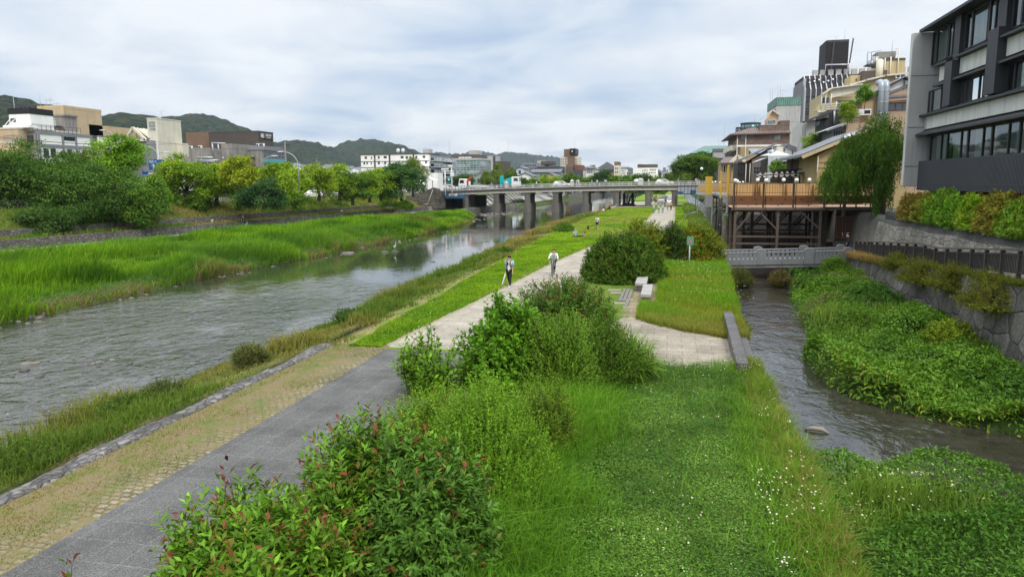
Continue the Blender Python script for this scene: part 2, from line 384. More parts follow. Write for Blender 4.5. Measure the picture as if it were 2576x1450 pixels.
def zonecol(X,Y):
    n=vnoise(X,Y,.35,21); n2=vnoise(X,Y,1.3,22); c=np.zeros(X.shape+(3,))
    def put(mask,a,b,t):
        col=np.array(a)*(1-t[...,None])+np.array(b)*t[...,None]; c[...]=np.where(mask[...,None],col,c)
    xw=Xw(Y); xr=Xr_(Y); xq=Xq_(Y)
    put(X<xw-9.5,(.16,.16,.15),(.2,.2,.19),n)
    put((X>=xw-9.6)&(X<xw-3.7),(.17,.14,.045),(.075,.12,.02),ss(.35,.6,n))
    put((X>=xw-3.8)&(X<xw-.2),(.2,.17,.06),(.1,.15,.03),ss(.4,.65,n))
    put((X>=xw-.3)&(X<xw+4.9),(.2,.19,.17),(.26,.25,.22),n)
    put((X>=xw+4.6)&(X<xr-1.2),(.045,.1,.014),(.03,.07,.01),n2)
    put((X>=xr-1.2)&(X<xr+.6),(.06,.085,.02),(.09,.085,.045),n2)
    put((X>=xr+.6)&(X<xq-.4),(.06,.06,.035),(.09,.085,.06),n2)
    put((X>=xq-.5)&(X<-12.5),(.17,.15,.06),(.1,.13,.03),ss(.35,.6,n2))
    put((X>=XLL(Y))&(X<-5),(.1,.2,.014),(.16,.26,.025),n)                       # mown lawn
    put((X>=XLL(Y)-.7)&(X<XLL(Y)+.25)&(Y>23),(.28,.23,.11),(.15,.2,.04),ss(.4,.6,n2))
    put((X>=-5)&(X<Xl(Y)),(.09,.17,.02),(.13,.19,.035),n)
    put((X>=-10.5)&(X<Xl(Y))&(Y>60),(.2,.27,.05),(.17,.26,.035),n)
    put((X>=-12.0)&(X<-7.5)&(Y>62)&(X<-3.3-.06*(110-Y)*(Y<110)),(.14,.26,.016),(.17,.28,.025),n)
    put((X>=-1.9)&(X<-.55)&(Y>30.5)&(Y<42),(.26,.2,.13),(.3,.25,.17),n2)
    d=np.abs(X-(-9.0))<.0
    put((X>=Xl(Y))&(X<12.3),(.05,.045,.03),(.08,.075,.055),n2)
    put((X>=Xl(Y)+.05)&(X<12.3)&(land2(X,Y)>.45),(.03,.06,.012),(.05,.09,.02),n)
    put((X>=12.3)&(X<13.2),(.14,.12,.05),(.09,.11,.03),n2)
    put((X>=13.2)&(X<15.05),(.22,.2,.17),(.27,.25,.21),n2)
    put(X>=15.05,(.1,.1,.1),(.13,.13,.12),n)
    far=ss(250,600,Y)[...,None]*(np.abs(X+6)>30)[...,None]; c=c*(1-far)+far*np.array((.09,.11,.06))
    return c
nr,nc=GXm.shape
V=np.stack([GXm,GYm,GZm],-1).reshape(-1,3); ii=(np.arange(nr-1)[:,None]*nc+np.arange(nc-1)[None,:]).ravel()
Q=np.stack([ii,ii+1,ii+1+nc,ii+nc],1)
gm,nt,bs=nodes('ground_soil'); a=N(nt,'ShaderNodeAttribute',attribute_name='tone'); v=coords(nt,kind='World')
f=ramp(nt,noise(nt,v,9,6,.7),[(.3,.5),(.7,1.4)]); f2=ramp(nt,noise(nt,v,.8,6,.7),[(.28,(.6,.66,.7)),(.5,(1.,1.,1.)),(.72,(1.35,1.15,1.1))])
nt.links.new(mix(nt,1.,mix(nt,1.,a.outputs['Color'],f,'MULTIPLY'),f2,'MULTIPLY'),bs.inputs['Base Color']); bs.inputs['Roughness'].default_value=.95; bs.inputs['Specular IOR Level'].default_value=.1
bump(nt,bs,noise(nt,v,14,6,.7),.7,.05)
ground=npmesh('ground',V,Q.ravel(),np.arange(len(Q))*4,np.full(len(Q),4),gm,col=zonecol(GXm,GYm).reshape(-1,3),smooth=True); tag(ground,kind='structure')

def sheet(name,xl,xr,Y0,Y1,z,mat,step=1.,nx=1,wob=0.,kind='structure',seed=0):
    Y=np.arange(Y0,Y1+step*.5,step); L=np.array([xl(y) for y in Y])+wob*(vnoise(Y,Y*0,1.1,seed+40)-.5); R=np.array([xr(y) for y in Y])+wob*(vnoise(Y,Y*0,1.3,seed+41)-.5)
    V=[]; 
    for i in range(nx+1): V.append(np.stack([L+(R-L)*i/nx,Y,Y*0+z if np.isscalar(z) else np.array([z(y) for y in Y])],-1))
    V=np.stack(V,1).reshape(-1,3); n=nx+1
    ii=(np.arange(len(Y)-1)[:,None]*n+np.arange(nx)[None,:]).ravel(); Q=np.stack([ii,ii+1,ii+1+n,ii+n],1)
    o=npmesh(name,V,Q.ravel(),np.arange(len(Q))*4,np.full(len(Q),4),mat); return tag(o,kind=kind)
k=lambda v:(lambda y:v)
gray=pavemat('grey_pavers',(.108,.108,.106),.62,.62,.1,(.19,.18,.165),speck=.42,rz=.0,offs=0.,var=.05,msize=.007)
sheet('gray_path',k(-9.55),k(-4.7),-20,23.3,.008,gray)
pale=pavemat('pale_pavers',(.36,.325,.27),.9,.42,.1,(.2,.175,.135),speck=.25,var=.07,msize=.014)
pleft=pw([(23.3,-9.65),(30,-9.2),(40,-8.55),(51.6,-7.9),(61,-7.1),(80,-5.3),(105,-3.4),(168,-2.3),(400,-2)])
pright=pw([(23.3,-5.2),(40,-5.0),(61,-3.4),(80,-1.2),(94,.2),(168,.75),(400,1.2)])
sheet('pale_path',pleft,pright,23.3,330,.008,pale,wob=.08,seed=3)
dirtm=M('worn_dirt',(.31,.265,.19),.95,.35,2.2,fine=.3)
sheet('dirt_verge',lambda y:pleft(y)-.25-.75*float(ss(34,40,y)*(1-ss(56,62,y))),lambda y:pleft(y)+.05,23.6,150,.004,dirtm,step=.5,wob=.35,seed=8)
sheet('dirt_verge',lambda y:pright(y)-.05,lambda y:pright(y)+.35,62,165,.004,dirtm,step=.5,wob=.3,seed=9)
sett=pavemat('grassy_setts',(.27,.245,.205),.21,.16,.3,(.12,.1,.045),speck=.25,rz=.0,var=.35,msize=.035,dirt=.35,dirtcol=(.2,.165,.08))
nt=sett.node_tree; brk=[n_ for n_ in nt.nodes if n_.type=='TEX_BRICK'][0]; lv=brk.inputs['Vector'].links[0].from_socket; wn=N(nt,'ShaderNodeTexNoise'); wn.inputs['Scale'].default_value=2.2; wn.inputs['Detail'].default_value=3; nt.links.new(lv,wn.inputs['Vector']); vm=N(nt,'ShaderNodeVectorMath',operation='MULTIPLY_ADD'); vm.inputs[1].default_value=(.2,.2,0); nt.links.new(wn.outputs['Color'],vm.inputs[0]); nt.links.new(lv,vm.inputs[2]); nt.links.new(vm.outputs[0],brk.inputs['Vector'])
nt=sett.node_tree; bs=nt.nodes['Principled BSDF']; src=bs.inputs['Base Color'].links[0].from_socket
g=N(nt,'ShaderNodeNewGeometry'); sx_=N(nt,'ShaderNodeSeparateXYZ'); nt.links.new(g.outputs['Position'],sx_.inputs[0])
vv=coords(nt,kind='World'); wob=math_(nt,'MULTIPLY_ADD',noise(nt,vv,.55,5,.65),2.6,-1.3)
near=ramp(nt,math_(nt,'MULTIPLY_ADD',math_(nt,'ADD',sx_.outputs['X'],wob),.55,6.0),[(.0,0.),(.55,.5),(.85,1.)])      # grass towards the kerb
gcol=ramp(nt,noise(nt,vv,1.6,5,.7),[(.36,(.2,.15,.085)),(.5,(.18,.15,.065)),(.6,(.12,.145,.035))])
gcol=mix(nt,1.,gcol,ramp(nt,noise(nt,vv,26,4,.7),[(.3,.55),(.7,1.4)]),'MULTIPLY')
nt.links.new(mix(nt,near,gcol,src),bs.inputs['Base Color'])
sheet('sett_strip',k(-11.65),k(-9.53),-20,23.3,.004,sett,step=.5,wob=.02)
# stone kerb of set boulders between the river bank and the strip
km=stonemat('kerb_stones',(.19,.18,.175),(1,1,1),.4,.2,rand=1.,tint=.45,stain=.8)
nt=km.node_tree
for n_ in nt.nodes:
    if n_.type=='MAPPING' and abs(n_.inputs['Scale'].default_value[0]-.05)<1e-4: n_.inputs['Scale'].default_value=(6.5,4.5,.2)
kb=MB()
yy=np.arange(-14,23.5,.2); xa=-12.28+.1*np.sin(yy*1.3)+.1*(vnoise(yy,yy*0,1.5,77)-.5); xb=-11.62+.1*(vnoise(yy,yy*0,1.2,78)-.5)
rows=[]
for j,t in enumerate((0,.08,.3,.55,.8,.93,1)):
    zt=[-.25,-.02,.03,.05,.05,.03,-.02][j]; rows.append([(a*(1-t)+b*t,y,zt+.07*(float(vnoise(np.array(a*(1-t)+b*t),np.array(y),2.6,61))-.5)) for a,b,y in zip(xa,xb,yy)])
P=[p for r in rows for p in r]; n=len(yy); kb.sm=True
kb.add(P,[(j*n+i,(j+1)*n+i,(j+1)*n+i+1,j*n+i+1) for j in range(6) for i in range(n-1)])
tag(kb.build('stone_kerb',km),kind='structure')
# left bank path and street
lp=M('left_path_asphalt',(.27,.265,.25),.9,.2,.5,fine=.2)
sheet('left_path',lambda y:float(Xw(y))+.02,lambda y:float(Xw(y))+4.4,0,185,-.79,lp,step=2.,wob=.3)
asp=M('street_asphalt',(.07,.07,.072),.9,.2,.4,fine=.2)
sheet('street',lambda y:float(Xw(y))-21,lambda y:float(Xw(y))-11.5,-20,330,3.012,asp,step=10.)
# landing of pale paving beside the canal
def flat(name,pts,z,mat,kind='structure'):
    o=MB().quad(*[(x,y,z) for x,y in pts]).build(name,mat); return tag(o,kind=kind) if kind else o
lpts=[G(*q('z8',*p)) for p in ((1300,1290),(1300,900),(1430,868),(1520,892),(1750,958),(2000,1012),(2230,1045))]+[(2.3,26.6),(2.3,22.9)]+[G(*q('z8',*p)) for p in ((2320,1292),(2100,1300),(1900,1292),(1650,1262),(1450,1290))]
lmat=pavemat('landing_pavers',(.3,.265,.215),1.0,.5,.2,(.2,.17,.13),speck=.42,var=.06,msize=.016)
flat('canal_landing',lpts,.008,lmat)
flat('dirt_edge',[(x+ (0.25 if i<7 else 0),y+(.3 if 2<=i<=6 else -.12)) for i,(x,y) in enumerate(lpts)],.004,dirtm)

# ------------------------------------------------------------------ water
def water(name,base,deep,rough,sc,strength,fast):
    m,nt,bs=nodes(name); v=coords(nt,kind='World')
    g=N(nt,'ShaderNodeNewGeometry'); s=N(nt,'ShaderNodeSeparateXYZ'); nt.links.new(g.outputs['Position'],s.inputs[0])
    bed=noise(nt,v,1.6,6,.7); col=ramp(nt,bed,[(.3,deep),(.52,base),(.75,tuple(c*1.5 for c in base))])
    # shallow fast water: stony bed shows, rougher surface
    fa=ramp(nt,math_(nt,'ADD',math_(nt,'MULTIPLY_ADD',s.outputs['Y'],-fast[1],fast[0]),math_(nt,'MULTIPLY',noise(nt,v,.09,4),.9)),[(.3,0.),(.8,1.)])
    vs=coords(nt,(1.,.8,1.),'World',rot=(0,0,.35))
    big=noise(nt,vs,sc,3,.55,.6); fin=noise(nt,vs,sc*2.7,3,.6,.8)
    hgt=math_(nt,'ADD',big,math_(nt,'MULTIPLY',fin,.55))
    b=N(nt,'ShaderNodeBump'); b.inputs['Distance'].default_value=.42
    nt.links.new(hgt,b.inputs['Height']); pt_=ramp(nt,noise(nt,coords(nt,(1.,.6,1.),'World'),.22,4,.6,.5),[(.36,.22),(.62,1.15)])
    nt.links.new(math_(nt,'MULTIPLY',pt_,math_(nt,'MULTIPLY_ADD',fa,strength[1]-strength[0],strength[0])),b.inputs['Strength'])
    nt.links.new(b.outputs[0],bs.inputs['Normal'])
    crest=noise(nt,vs,sc*1.5,5,.7,1.2)
    foam=math_(nt,'MULTIPLY',ramp(nt,crest,[(.64,0.),(.7,1.)]),fa)
    spot=noise(nt,coords(nt,(1.1,.35,1),'World'),.42,3,.5)
    foam=math_(nt,'MULTIPLY',foam,ramp(nt,spot,[(.52,.0),(.66,fast[2])]))
    nt.links.new(mix(nt,foam,col,(.75,.78,.8)),bs.inputs['Base Color'])
    nt.links.new(math_(nt,'MULTIPLY_ADD',foam,.5,rough),bs.inputs['Roughness']); bs.inputs['IOR'].default_value=1.6; bs.inputs['Specular IOR Level'].default_value=.7
    return m
rw=water('river_surface',(.038,.04,.028),(.02,.024,.015),.03,.85,(.02,.5),(1.35,.03,.7))
cw=water('canal_surface',(.04,.036,.027),(.022,.02,.015),.03,.95,(.13,.24),(1.6,.03,.12))
flat('river_water',[(-60,-60),(-13.5,-60),(-13.5,9000),(-60,9000)],WZ,rw)
flat('canal_water',[(2.65,-60),(12.35,-60),(12.35,420),(2.65,420)],CZ,cw)
# ================================================================== PLANTS
def unit(a): return a/np.maximum(np.linalg.norm(a,axis=-1,keepdims=True),1e-9)
def leaves(name,Pt,D,Nn,L,Wd,col,mat,parent=None,curl=.12):
    Pt=np.asarray(Pt); n=len(Pt); D=unit(D); Sd=unit(np.cross(D,Nn)); Up=np.cross(Sd,D)
    L=np.broadcast_to(L,(n,))[:,None]; Wd=np.broadcast_to(Wd,(n,))[:,None]
    m=Pt+D*L*.45
    V=np.stack([Pt,m+Sd*Wd*.5+Up*L*curl*.5,Pt+D*L-Up*L*curl,m-Sd*Wd*.5+Up*L*curl*.5],1).reshape(-1,3)
    c=np.repeat(col,4,axis=0)
    return npmesh(name,V,np.arange(4*n),np.arange(n)*4,np.full(n,4),mat,parent,c)
def blades(name,Pt,Ht,lean,Wd,col,tip,mat,parent=None):
    n=len(Pt); a=rng.uniform(0,2*PI,n); sd=np.stack([np.cos(a),np.sin(a),0*a],-1)*(np.broadcast_to(Wd,(n,))[:,None]*.5)
    Ht=np.broadcast_to(Ht,(n,))[:,None]; l3=np.concatenate([lean,np.zeros((n,1))],1); up=np.array([0,0,1.])
    m=Pt+up*Ht*.55+l3*Ht*.28; t=Pt+up*Ht*(1-.35*np.minimum(1,np.linalg.norm(l3,axis=1,keepdims=True)))+l3*Ht*.95
    V=np.stack([Pt-sd,Pt+sd,m+sd*.8,m-sd*.8,t],1).reshape(-1,3)
    b=np.arange(n)[:,None]*5; loops=np.concatenate([b+np.array([0,1,2,3]),b+np.array([3,2,4])],1).ravel()
    starts=(np.arange(n)[:,None]*7+np.array([0,4])).ravel()
    cc=np.stack([col*.75,col*.75,col,col,tip],1).reshape(-1,3)
    return npmesh(name,V,loops,starts,None,mat,parent,cc)
LM=leafmat('leaf_soft',.27); LG=leafmat('leaf_glossy',.24,.5,.15); GM=leafmat('grass_blade',.38,.65,.1)
BARK=M('bark',(.1,.075,.055),.95,.4,6)
def jit(col,n,dv=.25,dh=.12):
    c=np.array(col)[None,:]*(1+rng.normal(0,dv,(n,1))); c=c*(1+rng.normal(0,dh,(n,3)))
    return np.clip(c,.004,.6)
def crown(R,nl,n,size,col,col2,var=.22,flat=.75,low=.0,spray=7,droop=.0,lobe=.42,seed=0,aspect=.5):
    """leaf cloud: leaves in sprays on the skins of many lobes spread through an ellipsoid; origin at the crown's centre"""
    r=np.random.default_rng(seed)
    d=unit(r.normal(0,1,(nl,3))); d[:,2]=np.where(d[:,2]<-.8+low,-d[:,2]*.6,d[:,2]); n=int(n*1.7); spray=9
    nl_=nl; cen=d*(r.uniform(.3,.95,(nl,1)))*np.array(R); rad=r.uniform(.6,1.35,nl)*lobe*.86*min(np.mean(R),R[2]*1.25)
    tone=r.uniform(0,1,nl); ns=n//spray
    k=r.integers(0,nl,ns); dd=unit(r.normal(0,1,(ns,3))+np.array([0,0,.45])+.5*unit(cen[k])); 
    sc=cen[k]+dd*(rad[k]*r.uniform(.72,1.08,ns))[:,None]*np.array([1,1,flat])
    kk=np.repeat(k,spray); Pn=np.repeat(sc,spray,0)+r.normal(0,size*1.1,(ns*spray,3))*np.array([1,1,.5])
    out=np.repeat(dd,spray,0); N_=ns*spray
    D=unit(out*.6+r.normal(0,.7,(N_,3))+np.array([0,0,-.25-droop])); Nn=unit(out*.5+np.array([0,0,.9])+r.normal(0,.45,(N_,3)))
    t=np.clip(tone[kk]*1.15+r.uniform(0,.4,N_)-.28,-.15,1.15)[:,None]
    c=np.array(col)*(1-t)+np.array(col2)*t; c=c*(1+r.normal(0,var,(N_,1)))
    return Pn,D,Nn,size*1.15*r.uniform(.75,1.3,N_),size*1.15*aspect*r.uniform(.8,1.2,N_),np.clip(c*1.35,.004,.5),cen,rad
def trunk_mesh(h0,cen,rad,base_r,rr):
    mb=MB(); top=(rr.uniform(-.2,.2),rr.uniform(-.2,.2),h0)
    mb.tube([(0,0,-.3),(.05,.03,h0*.5),top],[base_r*1.25,base_r,base_r*.75],8)
    order=sorted(range(len(cen)),key=lambda i:-rad[i])[:14]
    for i in order:
        c=cen[i]; mid=(top[0]*.5+c[0]*.5,top[1]*.5+c[1]*.5,top[2]*.45+c[2]*.55-.1*abs(c[0])); mb.tube([top,mid,tuple(c)],[base_r*.45,base_r*.28,base_r*.08],5)
    return mb
def tree(name,label,X,Y,z0,h,R,n,size,col,col2,cat='tree',group=None,trunk=.28,seed=1,mat=None,tr=None,**kw):
    """h: crown centre above the ground"""
    t=thing(name,label,cat,(X,Y,z0),group=group)
    P_,D,Nn,L,Wd,c,cen,rad=crown(R,kw.pop('nl',26),n,size,col,col2,seed=seed,**kw)
    cen=cen+np.array([0,0,h]); leaves('crown',P_+np.array([0,0,h]),D,Nn,L,Wd,c,mat or LM,t)
    trunk_mesh(max(.6,h-R[2]*(.35 if tr is None else tr)),cen,rad,trunk,random.Random(seed)).build('trunk',BARK,t)
    return t
def tree_px(name,label,xl,xr,yt,Y,z0,zlow,n,size,col,col2,xbase=None,depth=.9,wide=1.12,**kw):
    """stands a tree at distance Y so that it spans the surveyed bearings"""
    X0,zt=GY(xl,yt,Y); X1,_=GY(xr,yt,Y); rx=(X1-X0)/2; Xm=(X0+X1)/2
    rz=(zt-zlow)/2; h=(zt+zlow)/2-z0
    return tree(name,label,Xm,Y,z0,h,(rx*wide,rx*depth,rz*1.02),n,size,col,col2,**kw)
def shoots(R,n,nleaf,L,Wd,col,tipcol,base=(.0,.0,.0),spread=.5,up=.5,tip_frac=.0,var=.22,seed=0,slen=.45,low=-.1,tone2=None,rough=.18):
    """shrub of many leafy shoots ending on a lumpy dome (half-axes R, base at origin)"""
    r=np.random.default_rng(seed)
    d=unit(r.normal(0,1,(n,3))); d[:,2]=np.where(d[:,2]<low,-d[:,2],d[:,2])
    lump=1-rough+rough*2*vnoise(d[:,0]*2+d[:,2]*1.3+seed,d[:,1]*2-d[:,2],1.1,seed+5,2)
    tip=d*lump[:,None]*r.uniform(.72,1.06,(n,1))*np.array(R)
    sl=slen*r.uniform(.6,1.4,n); dirs=unit(d*np.array([1,1,.7])+np.array([0,0,up])+r.normal(0,.22,(n,3)))
    st=tip-dirs*sl[:,None]
    st[:,2]=np.maximum(st[:,2],.02)
    u=(np.arange(nleaf)+.5)/nleaf; uu=np.tile(u,n)+r.normal(0,.04,n*nleaf)
    Pn=np.repeat(st,nleaf,0)+np.repeat(dirs*sl[:,None],nleaf,0)*uu[:,None]
    ax=np.repeat(dirs,nleaf,0); rv=unit(np.cross(ax,r.normal(0,1,(n*nleaf,3))))
    D=unit(rv*(1-.35*uu[:,None])+ax*(.35+.5*uu[:,None])+np.array([0,0,-.1])); Nn=unit(ax+np.array([0,0,.5])+r.normal(0,.3,(n*nleaf,3)))
    sh=r.uniform(0,1,n); s2=np.repeat(sh,nleaf)[:,None]
    c=np.array(col)[None,:]*np.ones((n*nleaf,1)) if tone2 is None else np.array(col)*(1-s2)+np.array(tone2)*s2
    c=c*(1+r.normal(0,var,(n*nleaf,1)))*np.repeat(r.uniform(.75,1.2,n),nleaf)[:,None]
    red=np.repeat((r.uniform(0,1,n)<tip_frac)&(d[:,2]>.0),nleaf)&(uu>.62)
    if tipcol is not None: 
        f=np.where(red,np.clip((uu-.55)*2.2,0,1),0)[:,None]; c=c*(1-f)+np.array(tipcol)*f*(1+r.normal(0,.2,(n*nleaf,1)))
    sz=(1-.35*np.clip(uu-.5,0,1))*r.uniform(.7,1.25,n*nleaf)
    return Pn,D,Nn,L*sz,Wd*sz,np.clip(c,.004,.5),st,dirs*sl[:,None]
def shrub(name,label,X,Y,z0,R,n,nleaf,L,Wd,col,tipcol=None,group=None,mat=None,cat='shrub',**kw):
    t=thing(name,label,cat,(X,Y,z0),group=group)
    P_,D,Nn,LL,WW,c,st,dv=shoots(R,n,nleaf,L,Wd,col,tipcol,**kw)
    leaves('foliage',P_,D,Nn,LL,WW,c,mat or LM,t)
    mb=MB(); step=max(1,n//90)
    for i in range(0,n,step):
        s0=st[i]; mb.tube([(s0[0]*.12,s0[1]*.12,0),(s0[0]*.6,s0[1]*.6,s0[2]*.65),tuple(s0),tuple(s0+dv[i]*.9)],[.022,.014,.008,.004],4,False)
    mb.build('stem',BARK,t); return t
def fitshrub(xl,xr,yt,yb):
    X,Y=G((xl+xr)/2,yb,0.); d=math.hypot(X,Y); h=GY((xl+xr)/2,yt,Y)[1]
    return X,Y,(xr-xl)/2*math.hypot(d,H)/F,h
B='shrubs between the promenade and the canal'
RED=(.16,.035,.03)
# --- the near row of shrubs beside the paths
shrub('red_tipped_shrub','lower red tipped shrub at the bottom edge of the view beside the grey path',-5.2,7.8,0,(1.4,1.5,1.75),1250,14,.15,.056,(.085,.2,.02),(.17,.04,.03),B,LG,tip_frac=.26,seed=3,tone2=(.14,.32,.025),slen=.7,rough=.34,up=.9)
shrub('red_tipped_shrub','larger glossy red tipped shrub behind the lower one beside the grey path',-4.55,10.0,0,(1.3,1.6,1.98),1600,14,.15,.056,(.08,.19,.02),(.17,.04,.03),B,LG,tip_frac=.26,seed=23,tone2=(.13,.3,.025),slen=.7,rough=.34,up=.9)
shrub('red_tipped_shrub','dark green shrub on the clover side of the large red tipped shrub',-3.55,9.7,0,(1.1,1.3,1.9),1300,14,.14,.052,(.06,.15,.022),(.2,.05,.03),B,LG,tip_frac=.08,seed=4,tone2=(.1,.23,.035),slen=.5,rough=.22)
shrub('fine_leaved_shrub','yellowish twiggy shrub filling the gap between the red tipped shrubs and the sapling',-4.75,13.6,0,(1.1,1.2,1.65),2000,18,.055,.03,(.095,.205,.014),(.2,.07,.03),B,LM,tip_frac=.12,seed=24,up=1.1,tone2=(.16,.31,.025),slen=.6,rough=.28)
shrub('fine_leaved_shrub','yellow green shrub of tiny leaves on upright twigs behind the large red tipped shrub',-3.35,12.6,0,(1.45,1.5,2.15),3600,20,.05,.027,(.095,.215,.014),None,B,LM,seed=5,up=1.1,tone2=(.16,.33,.025),slen=.6,rough=.28)
shrub('fine_leaved_shrub','small dull green twiggy shrub leaning over the long grass',-2.5,14.7,0,(.8,.95,1.7),1500,18,.05,.027,(.075,.165,.015),None,B,LM,seed=6,up=.7,tone2=(.14,.23,.02),slen=.55,rough=.28)
shrub('sapling_shrub','loose bright green sapling with big leaves leaning over the grey path',-6.3,18.2,0,(1.15,1.0,2.05),170,17,.17,.085,(.1,.23,.015),None,B,LG,seed=7,up=1.3,tone2=(.14,.3,.025),slen=1.1,rough=.3)
shrub('glossy_shrub','bright glossy broad leaved shrub just behind the loose sapling',-4.4,19.3,0,(1.4,1.35,2.35),1300,14,.16,.085,(.075,.2,.012),None,B,LG,seed=8,up=.5,tone2=(.12,.29,.02),slen=.55,rough=.22)
shrub('feathery_shrub','light green feathery shrub beside the bright glossy one',-2.85,18.9,0,(1.1,1.1,2.3),2400,18,.065,.033,(.1,.21,.02),None,B,LM,seed=9,up=1.0,tone2=(.15,.29,.03),slen=.75,rough=.28)
shrub('red_tipped_shrub','tall rounded shrub with brownish red shoots on top at the middle of the row',-3.4,23.4,0,(2.15,2.2,2.7),2700,14,.125,.05,(.05,.125,.018),(.17,.09,.03),B,LG,tip_frac=.36,seed=10,tone2=(.09,.2,.022),slen=.6,rough=.2)
shrub('feathery_shrub','dark green feathery shrub at the corner of the pale landing',-1.8,20.1,0,(1.1,1.15,1.95),2000,16,.068,.033,(.055,.13,.014),None,B,LM,seed=11,up=.8,tone2=(.1,.2,.02),slen=.65,rough=.28)
shrub('tall_grass_tuft','arching tuft of long green grass beside the pale landing',-.95,20.9,0,(.6,.6,1.15),150,6,.7,.03,(.13,.26,.03),None,None,GM,cat='grass tuft',seed=12,up=1.3,slen=.5)
for lb,px,py,yb in (('single reddish sprout standing alone over the grey path at the lower left',195,1375,1640),('tall leafy sprout with a dark red tip rising over the grey path',600,1115,1500)):
    X,Y=G(px,yb,0.); h_=GY(px,py,Y)[1]; shrub('red_sprout',lb,X,Y,0,(.16,.16,h_),7,16,.15,.055,(.06,.15,.02),(.13,.02,.03),B,LG,tip_frac=1.,seed=int(px),tone2=(.1,.22,.025),slen=.75*h_,up=3.,low=.6)
# --- the rounded group by the benches and the sign
shrub('rounded_shrub','big dark rounded shrub behind the stone benches',-2.67,42.6,0,(2.45,2.55,2.75),4200,12,.17,.07,(.048,.115,.013),(.15,.09,.02),B,LM,tip_frac=.06,seed=13,tone2=(.075,.155,.016),slen=.5,rough=.13)
shrub('yellowish_shrub','olive and yellow topped shrub standing behind the big dark rounded shrub',-1.9,52.5,0,(2.15,2.1,3.05),2300,12,.17,.07,(.11,.18,.014),(.26,.16,.03),B,LM,tip_frac=.3,seed=14,tone2=(.17,.26,.02),slen=.6)
shrub('rounded_shrub','dark loose shrub to the left of the green sign',.2,53.0,0,(1.75,1.5,2.7),2000,12,.17,.065,(.035,.08,.018),(.11,.09,.03),B,LM,tip_frac=.1,seed=15,tone2=(.06,.125,.02),slen=.65,rough=.28)
shrub('yellowish_shrub','shrub with orange and yellow shoots behind the green sign by the footbridge',2.0,52.9,0,(1.85,1.6,2.7),2500,12,.16,.06,(.06,.125,.014),(.4,.24,.02),B,LM,tip_frac=.4,seed=16,tone2=(.13,.22,.015),slen=.65,rough=.25)
# --- hedge along the hotel terrace
hcols=[((.14,.15,.03),(.24,.09,.03),'reddish brown hedge shrub at the dark end under the hotel corner',.5),((.13,.17,.02),(.22,.2,.03),'olive hedge shrub beside the reddish brown one',.3),((.09,.2,.018),(.36,.3,.03),'deep green hedge shrub with one yellow patch',.12),((.1,.22,.02),(.26,.3,.02),'plain mid green hedge shrub',.1),((.14,.26,.015),(.32,.26,.03),'brightest lime green hedge shrub under the hotel slats',.2),((.16,.18,.03),(.2,.12,.02),'brown leaved hedge shrub after the lime green one',.4),((.11,.22,.02),(.25,.24,.03),'light green hedge shrub at the right edge of the view',.2),((.1,.2,.02),(.2,.2,.02),'light green hedge shrub beyond the edge of the view',.2)]
for i,(c,tc_,lb,tf) in enumerate(hcols):
    Yh=52.3-i*2.55
    if Yh<34: break
    shrub('hedge_shrub',lb,15.75+.0*i,Yh,3.12,(1.0,2.05,1.72+.12*((i*7)%3)),1300,12,.2,.07,c,tc_,'hedge shrubs under the hotel',LG,tip_frac=tf,seed=30+i,tone2=tuple(v*1.8 for v in c),slen=.5,up=.3,low=-.05)
# --- bushes hanging over the canal wall
hang=[('olive bush hanging over the stone wall top, farthest of the row',12.65,44.5,.9,(.8,1.2,.75)),('dense olive bush spilling over the canal wall below the railing',12.45,39.6,.75,(1.25,1.7,1.2)),('second olive bush on the canal wall, beside the dense one',12.5,35.6,1.0,(1.15,1.5,1.0)),('spiky olive bush on the canal wall at the right edge of the view',12.4,31.0,.85,(1.35,1.9,1.35))]
for i,(lb,X,Y,z,R) in enumerate(hang):
    shrub('wall_bush',lb,X,Y,z,R,1300,13,.085,.03,(.095,.12,.014),(.2,.19,.03),'bushes on the canal wall',LM,tip_frac=.3,seed=50+i,tone2=(.15,.18,.02),slen=.6,up=.2,low=-.75,rough=.25)
# --- bushes in the canal by the footbridge
shrub('waterside_bush','dull green bush in the water under the left end of the footbridge',4.7,50.2,-1.3,(1.0,.9,1.35),700,12,.12,.035,(.06,.09,.02),(.14,.13,.04),None,LM,tip_frac=.3,seed=60,tone2=(.09,.12,.03),up=1.,slen=.6)
shrub('waterside_bush','brownish bush in the water under the middle of the footbridge',7.3,50.6,-1.3,(.85,.8,1.25),550,12,.11,.035,(.09,.09,.03),(.17,.13,.05),None,LM,tip_frac=.4,seed=61,tone2=(.12,.12,.04),up=1.,slen=.6)
shrub('waterside_bush','small dark weed clump on the canal edge beyond the wet stone edging',3.15,32.3,-.9,(.45,.8,.75),260,12,.1,.04,(.04,.09,.02),None,None,LM,seed=62,tone2=(.06,.13,.03))
shrub('lime_bush','yellow lime bush at the foot of the canal wall, lower of two',10.9,31.0,-.8,(1.0,1.3,1.05),700,12,.16,.05,(.13,.21,.015),None,'lime bushes at the canal wall',LM,seed=63,tone2=(.17,.25,.02))
shrub('lime_bush','fresh green bush against the canal wall just before the footbridge end',10.6,46.5,-.8,(1.2,1.6,1.35),800,12,.16,.055,(.08,.17,.02),None,'lime bushes at the canal wall',LM,seed=64,tone2=(.12,.23,.025))
shrub('lime_bush','bright green bush at the right end of the footbridge above the dry grass',10.9,51.8,-.8,(1.1,1.2,1.5),700,12,.15,.05,(.08,.18,.015),None,'lime bushes at the canal wall',LM,seed=65,tone2=(.12,.24,.02))

